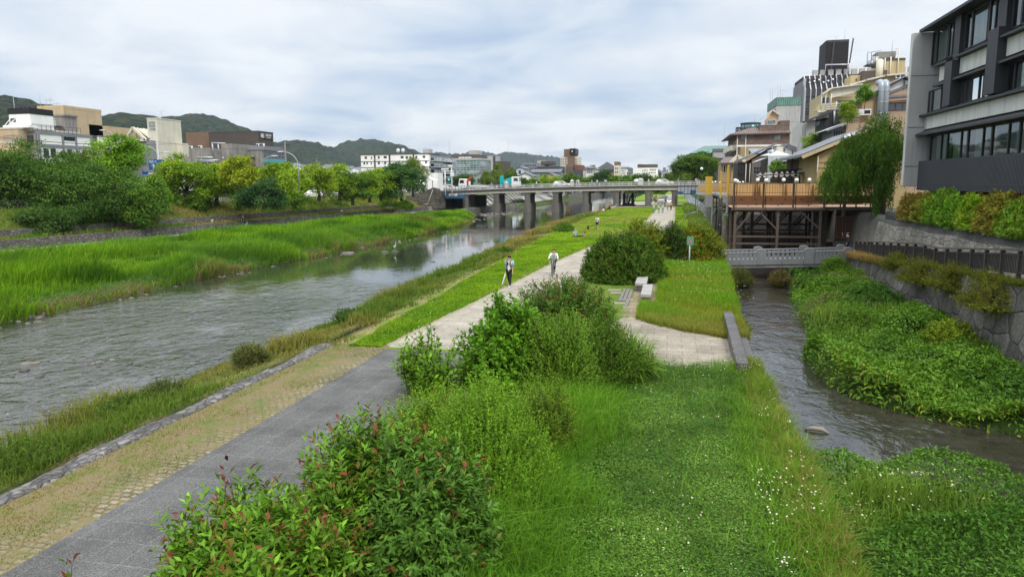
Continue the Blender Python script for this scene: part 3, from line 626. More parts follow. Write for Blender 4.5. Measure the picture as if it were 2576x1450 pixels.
# ------------------------------------------------------------------ grasses
def scatter(n,x0,x1,y0,y1,dens=None):
    X=rng.uniform(x0,x1,n); Y=rng.uniform(y0,y1,n)
    if dens is not None:
        m=rng.uniform(0,1,n)<dens(X,Y); X,Y=X[m],Y[m]
    return X,Y
def near_scatter(n,x0,x1,y0,y1,dens=None,p=1.6):
    """denser close to the camera"""
    X=rng.uniform(x0,x1,n); Y=y0+(y1-y0)*rng.uniform(0,1,n)**p
    if dens is not None:
        m=rng.uniform(0,1,n)<dens(X,Y); X,Y=X[m],Y[m]
    return X,Y
def tint(n,t,a,b,dv=.2):
    t=np.clip(t,0,1)[:,None]; c=np.array(a)*(1-t)+np.array(b)*t; return np.clip(c*(1+rng.normal(0,dv,(n,1))),.004,.6)
# tall reeds and grass on the left bank
X=rng.uniform(-62,-32.6,150000); Y=20+132*rng.uniform(0,1,150000)**1.35
inb=(X>Xw(Y)+5.0+.8*vnoise(X,Y,.3,8))&(X<Xr_(Y)+.1+.7*(vnoise(X,Y,.5,7)-.5)); X,Y=X[inb],Y[inb]; n=len(X)
clump=vnoise(X,Y,.22,15,2); t=(X-Xw(Y)-4.6)/(Xr_(Y)-Xw(Y)-4.6)
Hh=(.4+1.2*ss(.3,.72,clump)+.4*ss(.75,.9,t))*(.55+.45*ss(.05,.3,t))*rng.uniform(.7,1.2,n)*(1-.25*ss(.93,1.,t))*(1-.35*ss(100,135,Y))
tall=ss(.45,.75,vnoise(X,Y,.09,16,2))
col=tint(n,vnoise(X,Y,.3,18,3)*2.-.5,(.05,.14,.014),(.16,.32,.02),.24); col=col*(1-tall[:,None]*.4)+tall[:,None]*.4*np.array((.09,.2,.05))
dry=(rng.uniform(0,1,n)<.6*ss(.92,1.,t)*ss(.35,.6,vnoise(X,Y,.25,17,2))); col[dry]=np.array((.24,.2,.11))*rng.uniform(.6,1.2,(dry.sum(),1))
br=ss(.62,.75,vnoise(X,Y,.13,19,2))*ss(95,110,Y); col=col*(1-.6*br[:,None])+.6*br[:,None]*np.array((.2,.16,.08))
wind=np.stack([.35+rng.normal(0,.3,n),-.15+rng.normal(0,.3,n)],-1)
o=blades('riverbank_reeds',np.stack([X,Y,zg(X,Y)-.05],-1),Hh,wind,.028+.00075*Y,col,col*1.25,GM); tag(o,kind='stuff')
# weeds on the right bank
Y=9+165*rng.uniform(0,1,90000)**1.7; X=XLL(Y)-np.where(Y<23,.6,.12)-rng.uniform(0,1,90000)**.9*7.
inb=(X>Xq_(Y)-.25); X,Y=X[inb],Y[inb]; n=len(X); t=(X-Xq_(Y))/(XLL(Y)-.3-Xq_(Y)); cl=vnoise(X,Y,.45,25,2); cl2=vnoise(X,Y,.17,26,2)
bare=(rng.uniform(0,1,n)<.25+1.1*cl); X,Y,t,cl,cl2=X[bare],Y[bare],t[bare],cl[bare],cl2[bare]; n=len(X)
Hh=(.2+.68*ss(.4,.75,cl))*(1-.6*ss(.6,1,t))*rng.uniform(.6,1.25,n)
col=tint(n,cl2*1.8-.4,(.22,.2,.075),(.095,.17,.03),.22); g2=ss(.55,.7,vnoise(X,Y,.3,27,2))[:,None]; col=col*(1-.6*g2)+.6*g2*np.array((.085,.155,.03))
br=(ss(.55,.7,vnoise(X,Y,.2,28,2))*ss(62,75,Y)*(1-ss(.5,.8,t)))[:,None]; col=col*(1-.7*br)+.7*br*np.array((.3,.2,.13))
o=blades('bank_weeds',np.stack([X,Y,zg(X,Y)-.04],-1),Hh,rng.normal(0,.4,(n,2))+np.array([.1,-.1]),.014+.0009*Y,col,col*1.3,GM); tag(o,kind='stuff')
for i,(lb,px,py,R,L,Wd,c,c2) in enumerate((('dark leafy bush on the river bank at the left edge of the view',60,1225,(1.1,1.1,.75),.07,.035,(.045,.1,.012),(.075,.15,.015)),('rounded tuft of fine grey green grass beside the stone kerb',632,938,(.55,.55,.75),.4,.02,(.09,.12,.035),(.13,.15,.05)),('ragged flowering weed clump on the bank above the rapids',410,1010,(.6,.9,.8),.07,.03,(.055,.1,.02),(.09,.13,.03)),('low dark fern like clump at the water below the far kerb end',880,808,(.7,.9,.6),.12,.05,(.04,.1,.02),(.07,.15,.03)),('green weed clump on the bank before the rapids',320,1040,(.7,.9,.6),.08,.035,(.05,.11,.015),(.08,.16,.02)),('bushy green clump on the bank left of the man with the umbrella',1265,648,(.8,1.6,.8),.16,.06,(.04,.1,.015),(.075,.15,.02)),('tall green clump on the bank beyond the reclining pair',1420,595,(1.1,2.6,1.1),.25,.07,(.06,.14,.015),(.09,.19,.02)))):
    X,Y=G(px,py,-.7); shrub('bank_clump',lb,X,Y,float(zg(X,Y))-.05,R,420,12,L,Wd,c,None,'weed clumps on the river bank',LM,cat='weeds',seed=80+i,tone2=c2,up=1.,slen=.45)
# white umbels on the bank
def flowers(name,X,Y,Z,r,col,mat):
    n=len(X); a=np.linspace(0,2*PI,6)[:-1]; ring=np.stack([np.cos(a),np.sin(a),0*a],-1)
    rr=r*rng.uniform(.6,1.3,n); tilt=rng.normal(0,.35,(n,2)); V=np.stack([X,Y,Z],-1)[:,None,:]+ring[None]*rr[:,None,None]
    V[:,:,2]+=(ring[None,:,0]*tilt[:,0:1]+ring[None,:,1]*tilt[:,1:2])*rr[:,None]
    o=npmesh(name,V.reshape(-1,3),np.arange(5*n),np.arange(n)*5,None,mat,None,np.repeat(jit(col,n,.08,.03),5,0)); return tag(o,kind='stuff')
PET=leafmat('petal',.3,.7,.1)
# lawn: short blades where they can still be told apart
X,Y=near_scatter(60000,-12.4,-7.2,23.2,75,lambda X,Y:(X<np.array(pleft(Y))-.2)*(X>XLL(Y)+.25*vnoise(X,Y,.8,3))*1.,1.5)
X2,Y2=near_scatter(64000,-13.2,3.6,60,166,lambda X,Y:(X>XLL(Y))&((X<np.array(pleft(Y))-.3)|(X>np.array(pright(Y))+.4)),1.4); X=np.concatenate([X,X2]); Y=np.concatenate([Y,Y2]); n=len(X); nn=vnoise(X,Y,.35,33,3)
col=tint(n,nn*2.2-.6,(.1,.22,.012),(.21,.36,.022),.2); ye=(ss(.5,.7,vnoise(X,Y,.12,36,2))*ss(60,85,Y))[:,None]*.7; col=col*(1-ye)+ye*np.array((.27,.31,.09)); spk=ss(.62,.72,vnoise(X,Y,.9,37,2))[:,None]*.5; col=col*(1-spk)+spk*np.array((.06,.14,.02))
o=blades('lawn_grass',np.stack([X,Y,0*X-.01],-1),.05+.13*nn*rng.uniform(.5,1.3,n),rng.normal(0,.5,(n,2)),.012+.0011*Y,col,col*1.2,GM); tag(o,kind='stuff')
# sparse grass on the sett strip edges
X,Y=near_scatter(22000,-11.75,-9.4,6,23.5,lambda X,Y:np.clip(.12+.9*ss(.45,.75,vnoise(X,Y,.8,34,2))+.9*(X<-11.2)+ss(21,23,Y),0,1)*(X<-9.72+.5*vnoise(X,Y,.9,3)),1.3); n=len(X)
col=tint(n,vnoise(X,Y,.9,35)*1.8-.4,(.2,.17,.06),(.1,.19,.02),.2)
o=blades('verge_grass',np.stack([X,Y,0*X-.005],-1),rng.uniform(.02,.07,n),rng.normal(0,.6,(n,2)),.012,col,col*1.2,GM); tag(o,kind='stuff')
# clover meadow in front
def inmeadow(X,Y): return (X<Xl(Y)-.1)&(X>-3.6)&(Y<22.6)
X,Y=near_scatter(150000,-2.6,2.7,5.5,22.6,lambda X,Y:inmeadow(X,Y)*(.35+.65*ss(-2.2,-.6,X)),1.25); n=len(X)
D=np.stack([rng.normal(0,1,n),rng.normal(0,1,n),rng.normal(.15,.25,n)],-1); nn=vnoise(X,Y,.7,41,2)
col=tint(n,ss(.3,.7,vnoise(X,Y,.9,47,3))*1.1-.05,(.05,.13,.02),(.1,.215,.035),.26)
o=leaves('clover',np.stack([X,Y,rng.uniform(.0,.1,n)+.09*ss(.35,.7,vnoise(X,Y,1.1,42,2))],-1),D,np.stack([rng.normal(0,.35,n),rng.normal(0,.35,n),np.ones(n)],-1),rng.uniform(.03,.055,n),rng.uniform(.028,.045,n),col,LM); tag(o,kind='stuff')
def dl(X,Y): return inmeadow(X,Y)*np.clip(ss(-.3,-1.8,X)*(.5+.7*vnoise(X,Y,.6,43,2))+.9*ss(1.2,2.3,X)*(.4+.9*vnoise(X,Y,.7,44,2))+.025+.12*ss(12,6,Y)*(1-ss(-.4,.8,X)),0,1)
X,Y=near_scatter(110000,-3.4,2.85,5.2,22.8,dl,1.25); X3,Y3=near_scatter(16000,2.25,2.8,5.,23,None,1.2); X=np.concatenate([X,X3]); Y=np.concatenate([Y,Y3]); n=len(X); nn=vnoise(X,Y,.6,45,2)
edge=ss(1.5,2.6,X); Hh=(.22+.62*nn)*rng.uniform(.5,1.3,n)*(.75+.4*ss(-.8,-2.,X)+.25*edge)
col=tint(n,nn*1.4-.2,(.065,.175,.014),(.13,.29,.03),.24); e=(edge*(rng.uniform(0,1,n)<.35))[:,None]; col=col*(1-e)+e*np.array((.24,.2,.075))
o=blades('long_grass',np.stack([X,Y,0*X-.02],-1),Hh,rng.normal(0,.5,(n,2))+np.array([.1,0]),.013,col,col*1.4,GM); tag(o,kind='stuff')
X,Y=near_scatter(750,-1.6,1.9,6,22.4,inmeadow,1.2); flowers('clover_flowers',X,Y,.1+.06*rng.uniform(0,1,len(X)),.014,(.5,.52,.42),PET)
X,Y=near_scatter(1700,1.5,2.75,6,23,lambda X,Y:inmeadow(X,Y)*ss(.45,.62,vnoise(X,Y,.9,46,2)),1.2); flowers('daisy_flowers',X,Y,.38+.35*rng.uniform(0,1,len(X)),.014,(.6,.6,.54),PET)
# meadow behind the benches
X,Y=near_scatter(60000,-1.3,4.0,26.8,56,lambda X,Y:(X<Xl(Y)+.1)*((X>-.55)|(Y<34)|(Y>43))*(X>-1.7)*1.,1.3); n=len(X); nn=vnoise(X,Y,.4,48,2)
ed_=sorted(lpts[2:8]); ok=Y>np.interp(X,[p[0] for p in ed_],[p[1] for p in ed_])+.35*vnoise(X,Y,1.5,51,2); X,Y,nn=X[ok],Y[ok],nn[ok]; n=len(X)
col=tint(n,nn*1.7-.35+.4*ss(38,50,Y),(.2,.24,.035),(.12,.27,.02),.2); dr=(ss(33,28,Y)*ss(.3,.6,nn))[:,None]; col=col*(1-dr*.55)+dr*.55*np.array((.25,.19,.08))
o=blades('meadow_grass',np.stack([X,Y,0*X-.02],-1),(.14+.5*nn)*rng.uniform(.6,1.3,n)*(.7+.5*ss(30,46,Y)),rng.normal(0,.4,(n,2)),.022,col,col*1.25,GM); tag(o,kind='stuff')
X,Y=scatter(1500,.2,3.8,32,53,lambda X,Y:ss(.4,.6,vnoise(X,Y,.5,49,2))*(.3+.7*ss(38,48,Y))); flowers('meadow_flowers',X,Y,.4+.25*rng.uniform(0,1,len(X)),.02,(.5,.52,.4),PET)
# rank growth on the canal banks
def canal_leaves(name,n,x0,x1,y0,y1,hgt,L,Wd,c1,c2,seed,cond,p=1.3):
    X,Y=near_scatter(n,x0,x1,y0,y1,lambda X,Y:(land2(X,Y)>.42)*cond(X,Y),p); m=len(X)
    hb=vnoise(X,Y,.45,seed,3); top=zcanal(X,Y)+hgt(X,Y)*(.12+1.5*ss(.25,.75,hb))*ss(.35,.95,land2(X,Y))
    Z=top-np.abs(rng.normal(0,.13,m)); e=.25
    gx=(vnoise(X+e,Y,.45,seed,3)-hb)/e; gy=(vnoise(X,Y+e,.45,seed,3)-hb)/e
    Nn=unit(np.stack([-gx,-gy,np.ones(m)*.8],-1)+rng.normal(0,.35,(m,3))); D=unit(np.stack([-gx*1.5,-gy*1.5,0*gx],-1)+rng.normal(0,.8,(m,3))+np.array([0,0,-.15]))
    tt=vnoise(X,Y,.35,seed+1,2); col=tint(m,tt*1.8-.4,c1,c2,.22)
    return X,Y,Z,D,Nn,col,tt
X,Y,Z,D,Nn,col,tt=canal_leaves('c',120000,4.8,12.4,20.5,58,lambda X,Y:(.55+.2*ss(24,40,Y))*(1-.45*ss(10.8,12.,X)),0,0,(.04,.115,.013),(.115,.25,.024),70,lambda X,Y:(Y>19.8)*1.)
yl=(ss(.3,.0,X-Xc(Y)-.5)*ss(29,26,Y)*(rng.uniform(0,1,len(X))<.22)); col=col*(1-yl[:,None])+yl[:,None]*np.array((.2,.26,.03))
bn=(ss(.6,.75,vnoise(X,Y,.25,91,2))*ss(31,36,Y))[:,None]*.6; col=col*(1-bn)+bn*np.array((.13,.12,.05))
o=leaves('canal_greenery',np.stack([X,Y,Z],-1),D,Nn,(.1+.13*ss(.35,.65,vnoise(X,Y,.3,93,2)))*rng.uniform(.7,1.3,len(X)),(.035+.045*ss(.3,.6,vnoise(X,Y,.4,94,2)))*rng.uniform(.7,1.3,len(X)),col,LG); tag(o,kind='stuff')
X,Y,Z,D,Nn,col,tt=canal_leaves('c',90000,2.6,12.4,6.5,18.8,lambda X,Y:.55+.0*X,0,0,(.05,.135,.018),(.11,.245,.035),75,lambda X,Y:(Y<19.2)*1.,1.15)
o=leaves('waterside_greenery',np.stack([X,Y,Z],-1),D,Nn,.095*rng.uniform(.6,1.4,len(X)),.042*rng.uniform(.7,1.3,len(X)),col,LM); tag(o,kind='stuff')
X,Y,Z,D,Nn,col,tt=canal_leaves('c',26000,2.9,12.4,6.5,18.6,lambda X,Y:.65+.0*X,0,0,(.11,.2,.03),(.16,.28,.045),77,lambda X,Y:(Y<19)*ss(.35,.6,vnoise(X,Y,.4,76,2)),1.15); n=len(X)
o=blades('waterside_grass',np.stack([X,Y,Z-.5],-1),rng.uniform(.5,.95,n),rng.normal(0,.45,(n,2)),.014,col,col*1.2,GM); tag(o,kind='stuff')
k_=rng.uniform(0,1,n)<.14*ss(12.5,15.5,Y); flowers('waterside_flowers',X[k_],Y[k_],Z[k_]+.1,.02,(.5,.53,.35),PET)
# tufts in the canal greens, dry grass at the wall end, weeds north of the footbridge
X,Y,Z,D,Nn,col,tt=canal_leaves('c',16000,5,12.4,27,56,lambda X,Y:.65*(1-.4*ss(10.8,12,X)),0,0,(.1,.2,.025),(.17,.28,.055),79,lambda X,Y:ss(.45,.65,vnoise(X,Y,.3,78,2)),1.2); n=len(X)
o=blades('canal_grass',np.stack([X,Y,Z-.45],-1),rng.uniform(.45,.85,n),rng.normal(0,.4,(n,2)),.03,col,col*1.25,GM); tag(o,kind='stuff')
X=12.2+.8*rng.uniform(0,1,9000); Y=29+27*rng.uniform(0,1,9000); n=len(X); dr=ss(44,51,Y); col=tint(n,dr+.3*rng.uniform(0,1,n)-.1,(.09,.13,.025),(.32,.24,.11),.2)
o=blades('wall_top_grass',np.stack([X,Y,zwalk(Y)-.05],-1),rng.uniform(.2,.6,n)*(.6+.6*dr),rng.normal(0,.5,(n,2))+np.array([-.45,0]),.03,col,col*1.2,GM); tag(o,kind='stuff')
X,Y=near_scatter(40000,2.0,9.5,57,172,lambda X,Y:(X>2.2+.8*vnoise(X,Y,.2,3)+.0*Y)*(.5+.5*vnoise(X,Y,.15,4,2)),1.2); n=len(X); nn=vnoise(X,Y,.2,92,2)
col=tint(n,nn*1.8-.4,(.07,.14,.02),(.13,.2,.05),.2)
zc_=np.where(X<Xl(Y),0.,np.where(X<Xl(Y)+.6,-.3,-1.3)); X=np.where(X<Xl(Y)+.6,X,Xl(Y)-rng.uniform(0,1,n)*1.3); zc_=np.where(X<Xl(Y),0,zc_)
o=blades('canal_edge_weeds',np.stack([X,Y,zc_-.05],-1),rng.uniform(.3,1.1,n)*(.5+nn),rng.normal(0,.4,(n,2)),.03+.0006*Y,col,col*1.25,GM); tag(o,kind='stuff')
# slope grass along the left street
X=rng.uniform(-84,-58,60000); Y=50+115*rng.uniform(0,1,60000); ok=(X>Xw(Y)-9.6)&(X<Xw(Y)-.5); X,Y=X[ok],Y[ok]; n=len(X); nn=vnoise(X,Y,.16,95,2)
col=tint(n,nn*2.2-.6,(.23,.2,.07),(.09,.19,.02),.2)
o=blades('slope_grass',np.stack([X,Y,zg(X,Y)-.05],-1),rng.uniform(.2,.7,n)*(.5+nn),rng.normal(0,.45,(n,2)),.07+.0004*Y,col,col*1.2,GM); tag(o,kind='stuff')
# ================================================================== BUILDING HELPERS
class Th:
    def __init__(s,name,label,cat,loc,group=None):
        s.r=thing(name,label,cat,loc,group=group); s.o=Vector(loc)
    def mb(s):
        m=MB(); m.T=Matrix.Translation(-s.o); return m
    def add(s,m,name,mat,parent=None,bev=0.):
        return m.build(name,mat,parent or s.r,bev=bev)
    def box(s,name,mat,*b,parent=None,bev=0.):
        return s.add(s.mb().box(*b),name,mat,parent,bev)
WHITE=M('white_render',(.88,.87,.84),.85,.08,.5,.2); CREAM=M('cream_render',(.68,.64,.53),.85,.12,.5,.3); PEACH=M('peach_render',(.58,.42,.27),.85,.12,.4,.3)
BEIGE=M('beige_render',(.53,.41,.26),.85,.12,.5,.35); CONC=M('stained_concrete',(.29,.275,.255),.9,.25,.5,.75); CONCL=M('pale_concrete',(.46,.455,.44),.85,.15,.4,.4)
GREYP=M('grey_panel',(.24,.25,.28),.7,.12,.5,.2); DGREY=M('dark_grey_metal',(.07,.07,.078),.6,.15,.6); BROWNP=M('brown_panel',(.1,.084,.072),.75,.12,.35,.1)
REDBR=M('red_brown_panel',(.2,.13,.09),.8,.15,.4,.2); STEEL=M('galvanised_steel',(.42,.44,.45),.45,.15,1.,metal=.5); BLACK=M('black_paint',(.018,.018,.02),.5,.2,1.)
WHP=M('white_paint',(.75,.75,.74),.5,.06,1.); GL=glass('window_glass',(.035,.05,.06)); GLT=glass('teal_glass',(.08,.2,.2),.08); GLL=glass('pale_glass',(.25,.3,.31),.1)
TURQ=M('turquoise_band',(.1,.36,.43),.5,.08,.5); ALU=M('aluminium_frame',(.3,.3,.31),.45,.1,1.,metal=.4)
def window(t,face,a0,a1,z0,z1,at,fm=None,gm=None,nx=2,ny=1,fw=.06,name='window',proud=.05):
    fm=fm or DGREY; gm=gm or GL
    s={'s':-1,'e':1,'w':-1,'n':1}[face]
    def bx(m,u0,u1,w0,w1,d0,d1):
        if face in 'sn': m.box(u0,u1,at+s*d0,at+s*d1,w0,w1)
        else: m.box(at+s*d0,at+s*d1,u0,u1,w0,w1)
    a0,a1=min(a0,a1),max(a0,a1); m=t.mb()
    bx(m,a0,a1,z0,z0+fw,0,proud); bx(m,a0,a1,z1-fw,z1,0,proud); bx(m,a0,a0+fw,z0+fw,z1-fw,0,proud); bx(m,a1-fw,a1,z0+fw,z1-fw,0,proud)
    for i in range(1,nx):
        u=a0+(a1-a0)*i/nx; bx(m,u-fw/2,u+fw/2,z0+fw,z1-fw,0,proud*.9)
    for j in range(1,ny):
        w=z0+(z1-z0)*j/ny; bx(m,a0+fw,a1-fw,w-fw/2,w+fw/2,0,proud*.8)
    f=t.add(m,name,fm)
    g=t.mb(); bx(g,a0+fw,a1-fw,z0+fw,z1-fw,.004,.016); t.add(g,'pane',gm,f)
    return f
def para(t,mat,x0,x1,y0,y1,z,h=.5,w=.18,name='parapet'):
    m=t.mb(); m.box(x0-.03,x1+.03,y0-.03,y0+w,z-.12,z+h); m.box(x0-.03,x1+.03,y1-w,y1+.03,z-.12,z+h); m.box(x0-.03,x0+w,y0+w,y1-w,z-.12,z+h); m.box(x1-w,x1+.03,y0+w,y1-w,z-.12,z+h)
    return t.add(m,name,mat)
def antenna(t,x,y,z,h,arms=2,name='antenna',mat=None):
    m=t.mb(); m.tube([(x,y,z-.05),(x,y,z+h)],.035 if h<6 else .05,5)
    for i in range(arms):
        zz=z+h*(.95-.14*i); m.tube([(x-.7,y,zz),(x+.7,y,zz)],.02,4)
        for k in (-.6,-.3,0,.3,.6): m.tube([(x+k,y-.25,zz+.01),(x+k,y+.25,zz+.01)],.014,4)
    return t.add(m,name,mat or STEEL)
def aircon(t,x,y,z,face='s'):
    m=t.mb(); m.box(x-.42,x+.42,y-.16,y+.16,z,z+.66); o=t.add(m,'air_conditioner',WHP,bev=.03)
    f=t.mb(); s=-1
    f.T=f.T@Matrix.Translation((x-.1,y-.17,z+.33))@Matrix.Rotation(PI/2,4,'X'); f.cyl((0,0),.25,-.012,.012,14); t.add(f,'fan_grille',DGREY,o); return o
SX=-88.
def lx(k,x,y,X=SX): return GX(*q(k,x,y),X)
def sx(k,x,y,Y): return GY(*q(k,x,y),Y)
LB='buildings along the left bank street'
# ---- peach building with white rooftop room
Y0=86.; xr,_=sx('z1',150,335,Y0); zt=sx('z1',100,328,Y0)[1]
t=Th('apartment_block','peach building at the left edge with a white black capped room on its roof','building',(xr-9,Y0+5,3.),LB)
t.box('wall',PEACH,xr-24,xr,Y0,Y0+11,2.9,zt); m=t.mb(); m.box(xr-24.1,xr+.08,Y0-.08,Y0+11.1,zt,zt+.22); m.box(xr-24.05,xr+.05,Y0-.05,Y0+.0,zt-1.9,zt-1.7); t.add(m,'cornice',CREAM)
a0,_=sx('z1',72,200,Y0+2); a1,_=sx('z1',248,200,Y0+2); zb=sx('z1',160,203,Y0+2)[1]; ztt=sx('z1',160,152,Y0+2)[1]
t.box('rooftop_room',WHITE,a0,a1,Y0+2,Y0+6,zt+.2,zb); t.box('roof_cap',BLACK,a0-.05,a1+.05,Y0+1.95,Y0+6.05,zb,ztt)
window(t,'s',sx('z1',88,255,Y0+2)[0],sx('z1',132,255,Y0+2)[0],sx('z1',88,272,Y0+2)[1],sx('z1',88,240,Y0+2)[1],Y0+2,BLACK)
t.box('roof_terrace',WHITE,sx('z1',45,310,Y0+1)[0],sx('z1',268,310,Y0+1)[0],Y0+.6,Y0+1.9,zt+.2,sx('z1',160,297,Y0+1)[1])
window(t,'s',sx('z1',78,540,Y0)[0],sx('z1',125,540,Y0)[0],sx('z1',100,552,Y0)[1],sx('z1',100,526,Y0)[1],Y0,REDBR)
for i,x in enumerate((18,60)):
    xx=sx('z1',x,300,Y0+1)[0]; m=t.mb(); m.bar((xx,Y0+1,zt+.2),(xx+1.6,Y0+1,zt+1.6),.08); m.bar((xx+.4,Y0+1,zt+.2),(xx+2,Y0+1,zt+1.3),.08); t.add(m,'stair_rail',WHP)
antenna(t,sx('z1',60,60,Y0+2)[0],Y0+3,zt+.2,sx('z1',58,50,Y0+2)[1]-zt,0)
m=t.mb()
for i in range(4): m.box(a0+.5+i*.75,a0+1.1+i*.75,Y0+3,Y0+3.6,ztt,ztt+.45)
t.add(m,'roof_unit',DGREY)
# ---- beige tower with concrete stair shaft
Y0=101.; x0=sx('z1',305,250,Y0)[0]; x1=sx('z1',540,250,Y0)[0]; zt=sx('z1',420,148,Y0)[1]
t=Th('water_tower_block','beige rooftop tower with a stained concrete stair shaft and tall antennas','building',((x0+x1)/2,Y0+4,3.),LB)
t.box('wall',BEIGE,x0,x1,Y0,Y0+8,2.9,zt); para(t,BEIGE,x0,x1,Y0,Y0+8,zt,.3)
c0=sx('z1',358,280,Y0-2.5)[0]; c1=sx('z1',543,280,Y0-2.5)[0]; zc=sx('z1',450,220,Y0-2.5)[1]
t.box('stair_shaft',CONC,c0,c1,Y0-2.5,Y0-.01,2.9,zc); t.box('shaft_roof',CONC,c0-.25,c1+.25,Y0-2.75,Y0-.01,zc,zc+.25)
window(t,'s',sx('z1',436,270,Y0-2.5)[0],sx('z1',464,270,Y0-2.5)[0],sx('z1',450,302,Y0-2.5)[1],sx('z1',450,240,Y0-2.5)[1],Y0-2.5,WHP,GLL,1,name='door')
m=t.mb(); zb=sx('z1',450,303,Y0-3)[1]; m.box(sx('z1',432,300,Y0-3)[0],sx('z1',500,300,Y0-3)[0],Y0-3.5,Y0-2.52,zb-.12,zb)
for i in range(7):
    xx=sx('z1',500,300,Y0-3)[0]+i*.28; m.box(xx,xx+.28,Y0-3.4,Y0-2.6,zb-.3-.2*i,zb-.24-.2*i)
m.bar((sx('z1',432,300,Y0-3)[0],Y0-3.45,zb+.9),(sx('z1',500,300,Y0-3)[0],Y0-3.45,zb+.9),.05); t.add(m,'stair',DGREY)
window(t,'s',sx('z1',322,220,Y0)[0],sx('z1',352,220,Y0)[0],sx('z1',335,236,Y0)[1],sx('z1',335,206,Y0)[1],Y0,DGREY)
for x,yt,ar in ((342,15,0),(390,55,0),(424,75,2),(480,112,1)): antenna(t,sx('z1',x,150,Y0+1)[0],Y0+1,zt,sx('z1',x,yt,Y0+1)[1]-zt,ar)
x2=sx('z1',655,310,Y0+6)[0]; z2=sx('z1',600,298,Y0+6)[1]
t.box('rear_wing',BEIGE,x1,x2,Y0+5,Y0+16,2.9,z2)
# ---- long white office with grey frames
yA,zt=lx('z1',320,345); yB,_=lx('z1',765,385); yC,_=lx('z1',830,385); yD,_=lx('z1',1010,395); xL=sx('z1',140,350,yA)[0]
t=Th('office_building','long white panelled office with grey frames and a concrete balcony end','building',((xL+SX)/2,yA+5,3.),LB)
t.box('wall',WHITE,xL,SX,yA,yB,2.9,zt-.35); t.box('roof_band',GREYP,xL-.1,SX+.12,yA-.1,yB+.1,zt-.35,zt)
zz=lx('z1',320,450)[1]; m=t.mb(); m.box(SX,SX+.12,yA,yB,zz-.4,zz)
for p in (322,522,632,760):
    y_,_=lx('z1',p,400); m.box(SX,SX+.14,y_-.14,y_+.14,2.9,zt-.36)
t.add(m,'facade_frame',GREYP)
window(t,'e',lx('z1',535,400)[0],lx('z1',625,400)[0],lx('z1',560,425)[1],lx('z1',560,392)[1],SX,DGREY,GL,4)
for p in (360,420,560,690):
    y_,_=lx('z1',p,480); window(t,'e',y_,y_+.9,zz-1.9,zz-.6,SX,DGREY,GL,2)
t.box('end_wall',CONC,xL-.15,SX-.2,yA-.35,yA-.11,2.9,zt-.4)
fl=sx('z1',200,445,yA-1)[1]; m=t.mb(); m.box(xL-.6,SX-1,yA-1.7,yA-.36,fl-.2,fl)
for i in range(15):
    xx=xL-.55+i*(SX-1-xL+.5)/14; m.box(xx-.02,xx+.02,yA-1.68,yA-1.64,fl,fl+1)
m.box(xL-.6,SX-1,yA-1.7,yA-1.62,fl+1,fl+1.06); t.add(m,'balcony',STEEL)
window(t,'s',sx('z1',175,400,yA)[0],sx('z1',238,400,yA)[0],fl+.05,sx('z1',200,380,yA)[1],yA-.35,DGREY,GL,2); window(t,'s',sx('z1',246,400,yA)[0],sx('z1',300,400,yA)[0],fl+.05,sx('z1',260,380,yA)[1],yA-.35,DGREY,GL,2)
m=t.mb(); m.box(SX-1.5,SX-1.3,yA+.5,yB-.5,zt,zt+.06)
for i in range(12): yy_=yA+.5+i*(yB-yA-1)/11; m.box(SX-1.42,SX-1.38,yy_-.02,yy_+.02,zt,zt+1.0)
m.box(SX-1.43,SX-1.37,yA+.5,yB-.5,zt+1.0,zt+1.05); t.add(m,'roof_rail',DGREY)
t=Th('office_building','low white and charcoal annex between the long white office and the tall cream block','building',(SX-6,(yB+yD)/2+2,3.),LB)
t.box('wall',WHITE,SX-12,SX-.0,yC,yD,2.9,lx('z1',840,392)[1]); t.box('stair_bay',BROWNP,SX-12,SX-.4,yB+.12,yC-.01,2.9,lx('z1',770,378)[1])
window(t,'e',yB+.3,yC-.2,lx('z1',800,455)[1],lx('z1',800,410)[1],SX-.4,ALU,GL,2,2)
t.box('roof_band',GREYP,SX-12.1,SX+.1,yC-.05,yD+.1,lx('z1',840,392)[1],lx('z1',840,384)[1])
# ---- tall cream hall with triangular frames
yA,zt=lx('z1',1315,242); yB,zt2=lx('z1',1515,258); xa=sx('z1',1235,300,yA)[0]; zl=lx('z1',1320,440)[1]
t=Th('theatre_building','tall cream windowless tower with triangular concrete frames on its left','building',((xa+SX)/2,yA+4,3.),LB)
t.box('tower',CREAM,xa,SX,yA,yB,zl-.5,zt); t.box('tower_rim',CREAM,xa-.06,SX+.06,yA-.06,yB+.06,zt,zt+.18)
window(t,'s',sx('z1',1246,300,yA)[0],sx('z1',1305,300,yA)[0],sx('z1',1280,345,yA)[1],sx('z1',1280,262,yA)[1],yA,CREAM,GLL,1,3)
xg0=sx('z1',1060,400,yA+1)[0]; yR,_=lx('z1',1530,450)
t.box('hall_wall',CREAM,xa-3.5,SX+.02,yA-.4,yR,2.9,zl); t.box('grey_flank',GREYP,xg0-.5,SX-.3,yA-.8,yA-.41,2.9,sx('z1',1200,430,yA)[1])
def gable(x0,xm,x1,zb_,zp,y0,d=.35,w=.28):
    m=t.mb()
    for a,b in (((x0,zb_),(xm,zp)),((xm,zp),(x1,zb_))): m.bar((a[0],y0,a[1]),(b[0],y0,b[1]),d,w)
    return m
zb_=sx('z1',1150,425,yA)[1]
A=lambda x,y:sx('z1',x,y,yA-.6)
m=gable(A(1065,400)[0],A(1125,315)[0],A(1235,430)[0],zb_,A(1125,318)[1],yA-.9,.5,.4)
m.bar((A(1065,400)[0]-.3,yA-.9,zb_),(A(1235,430)[0],yA-.9,zb_),.5,.4); t.add(m,'triangular_frame',CREAM)
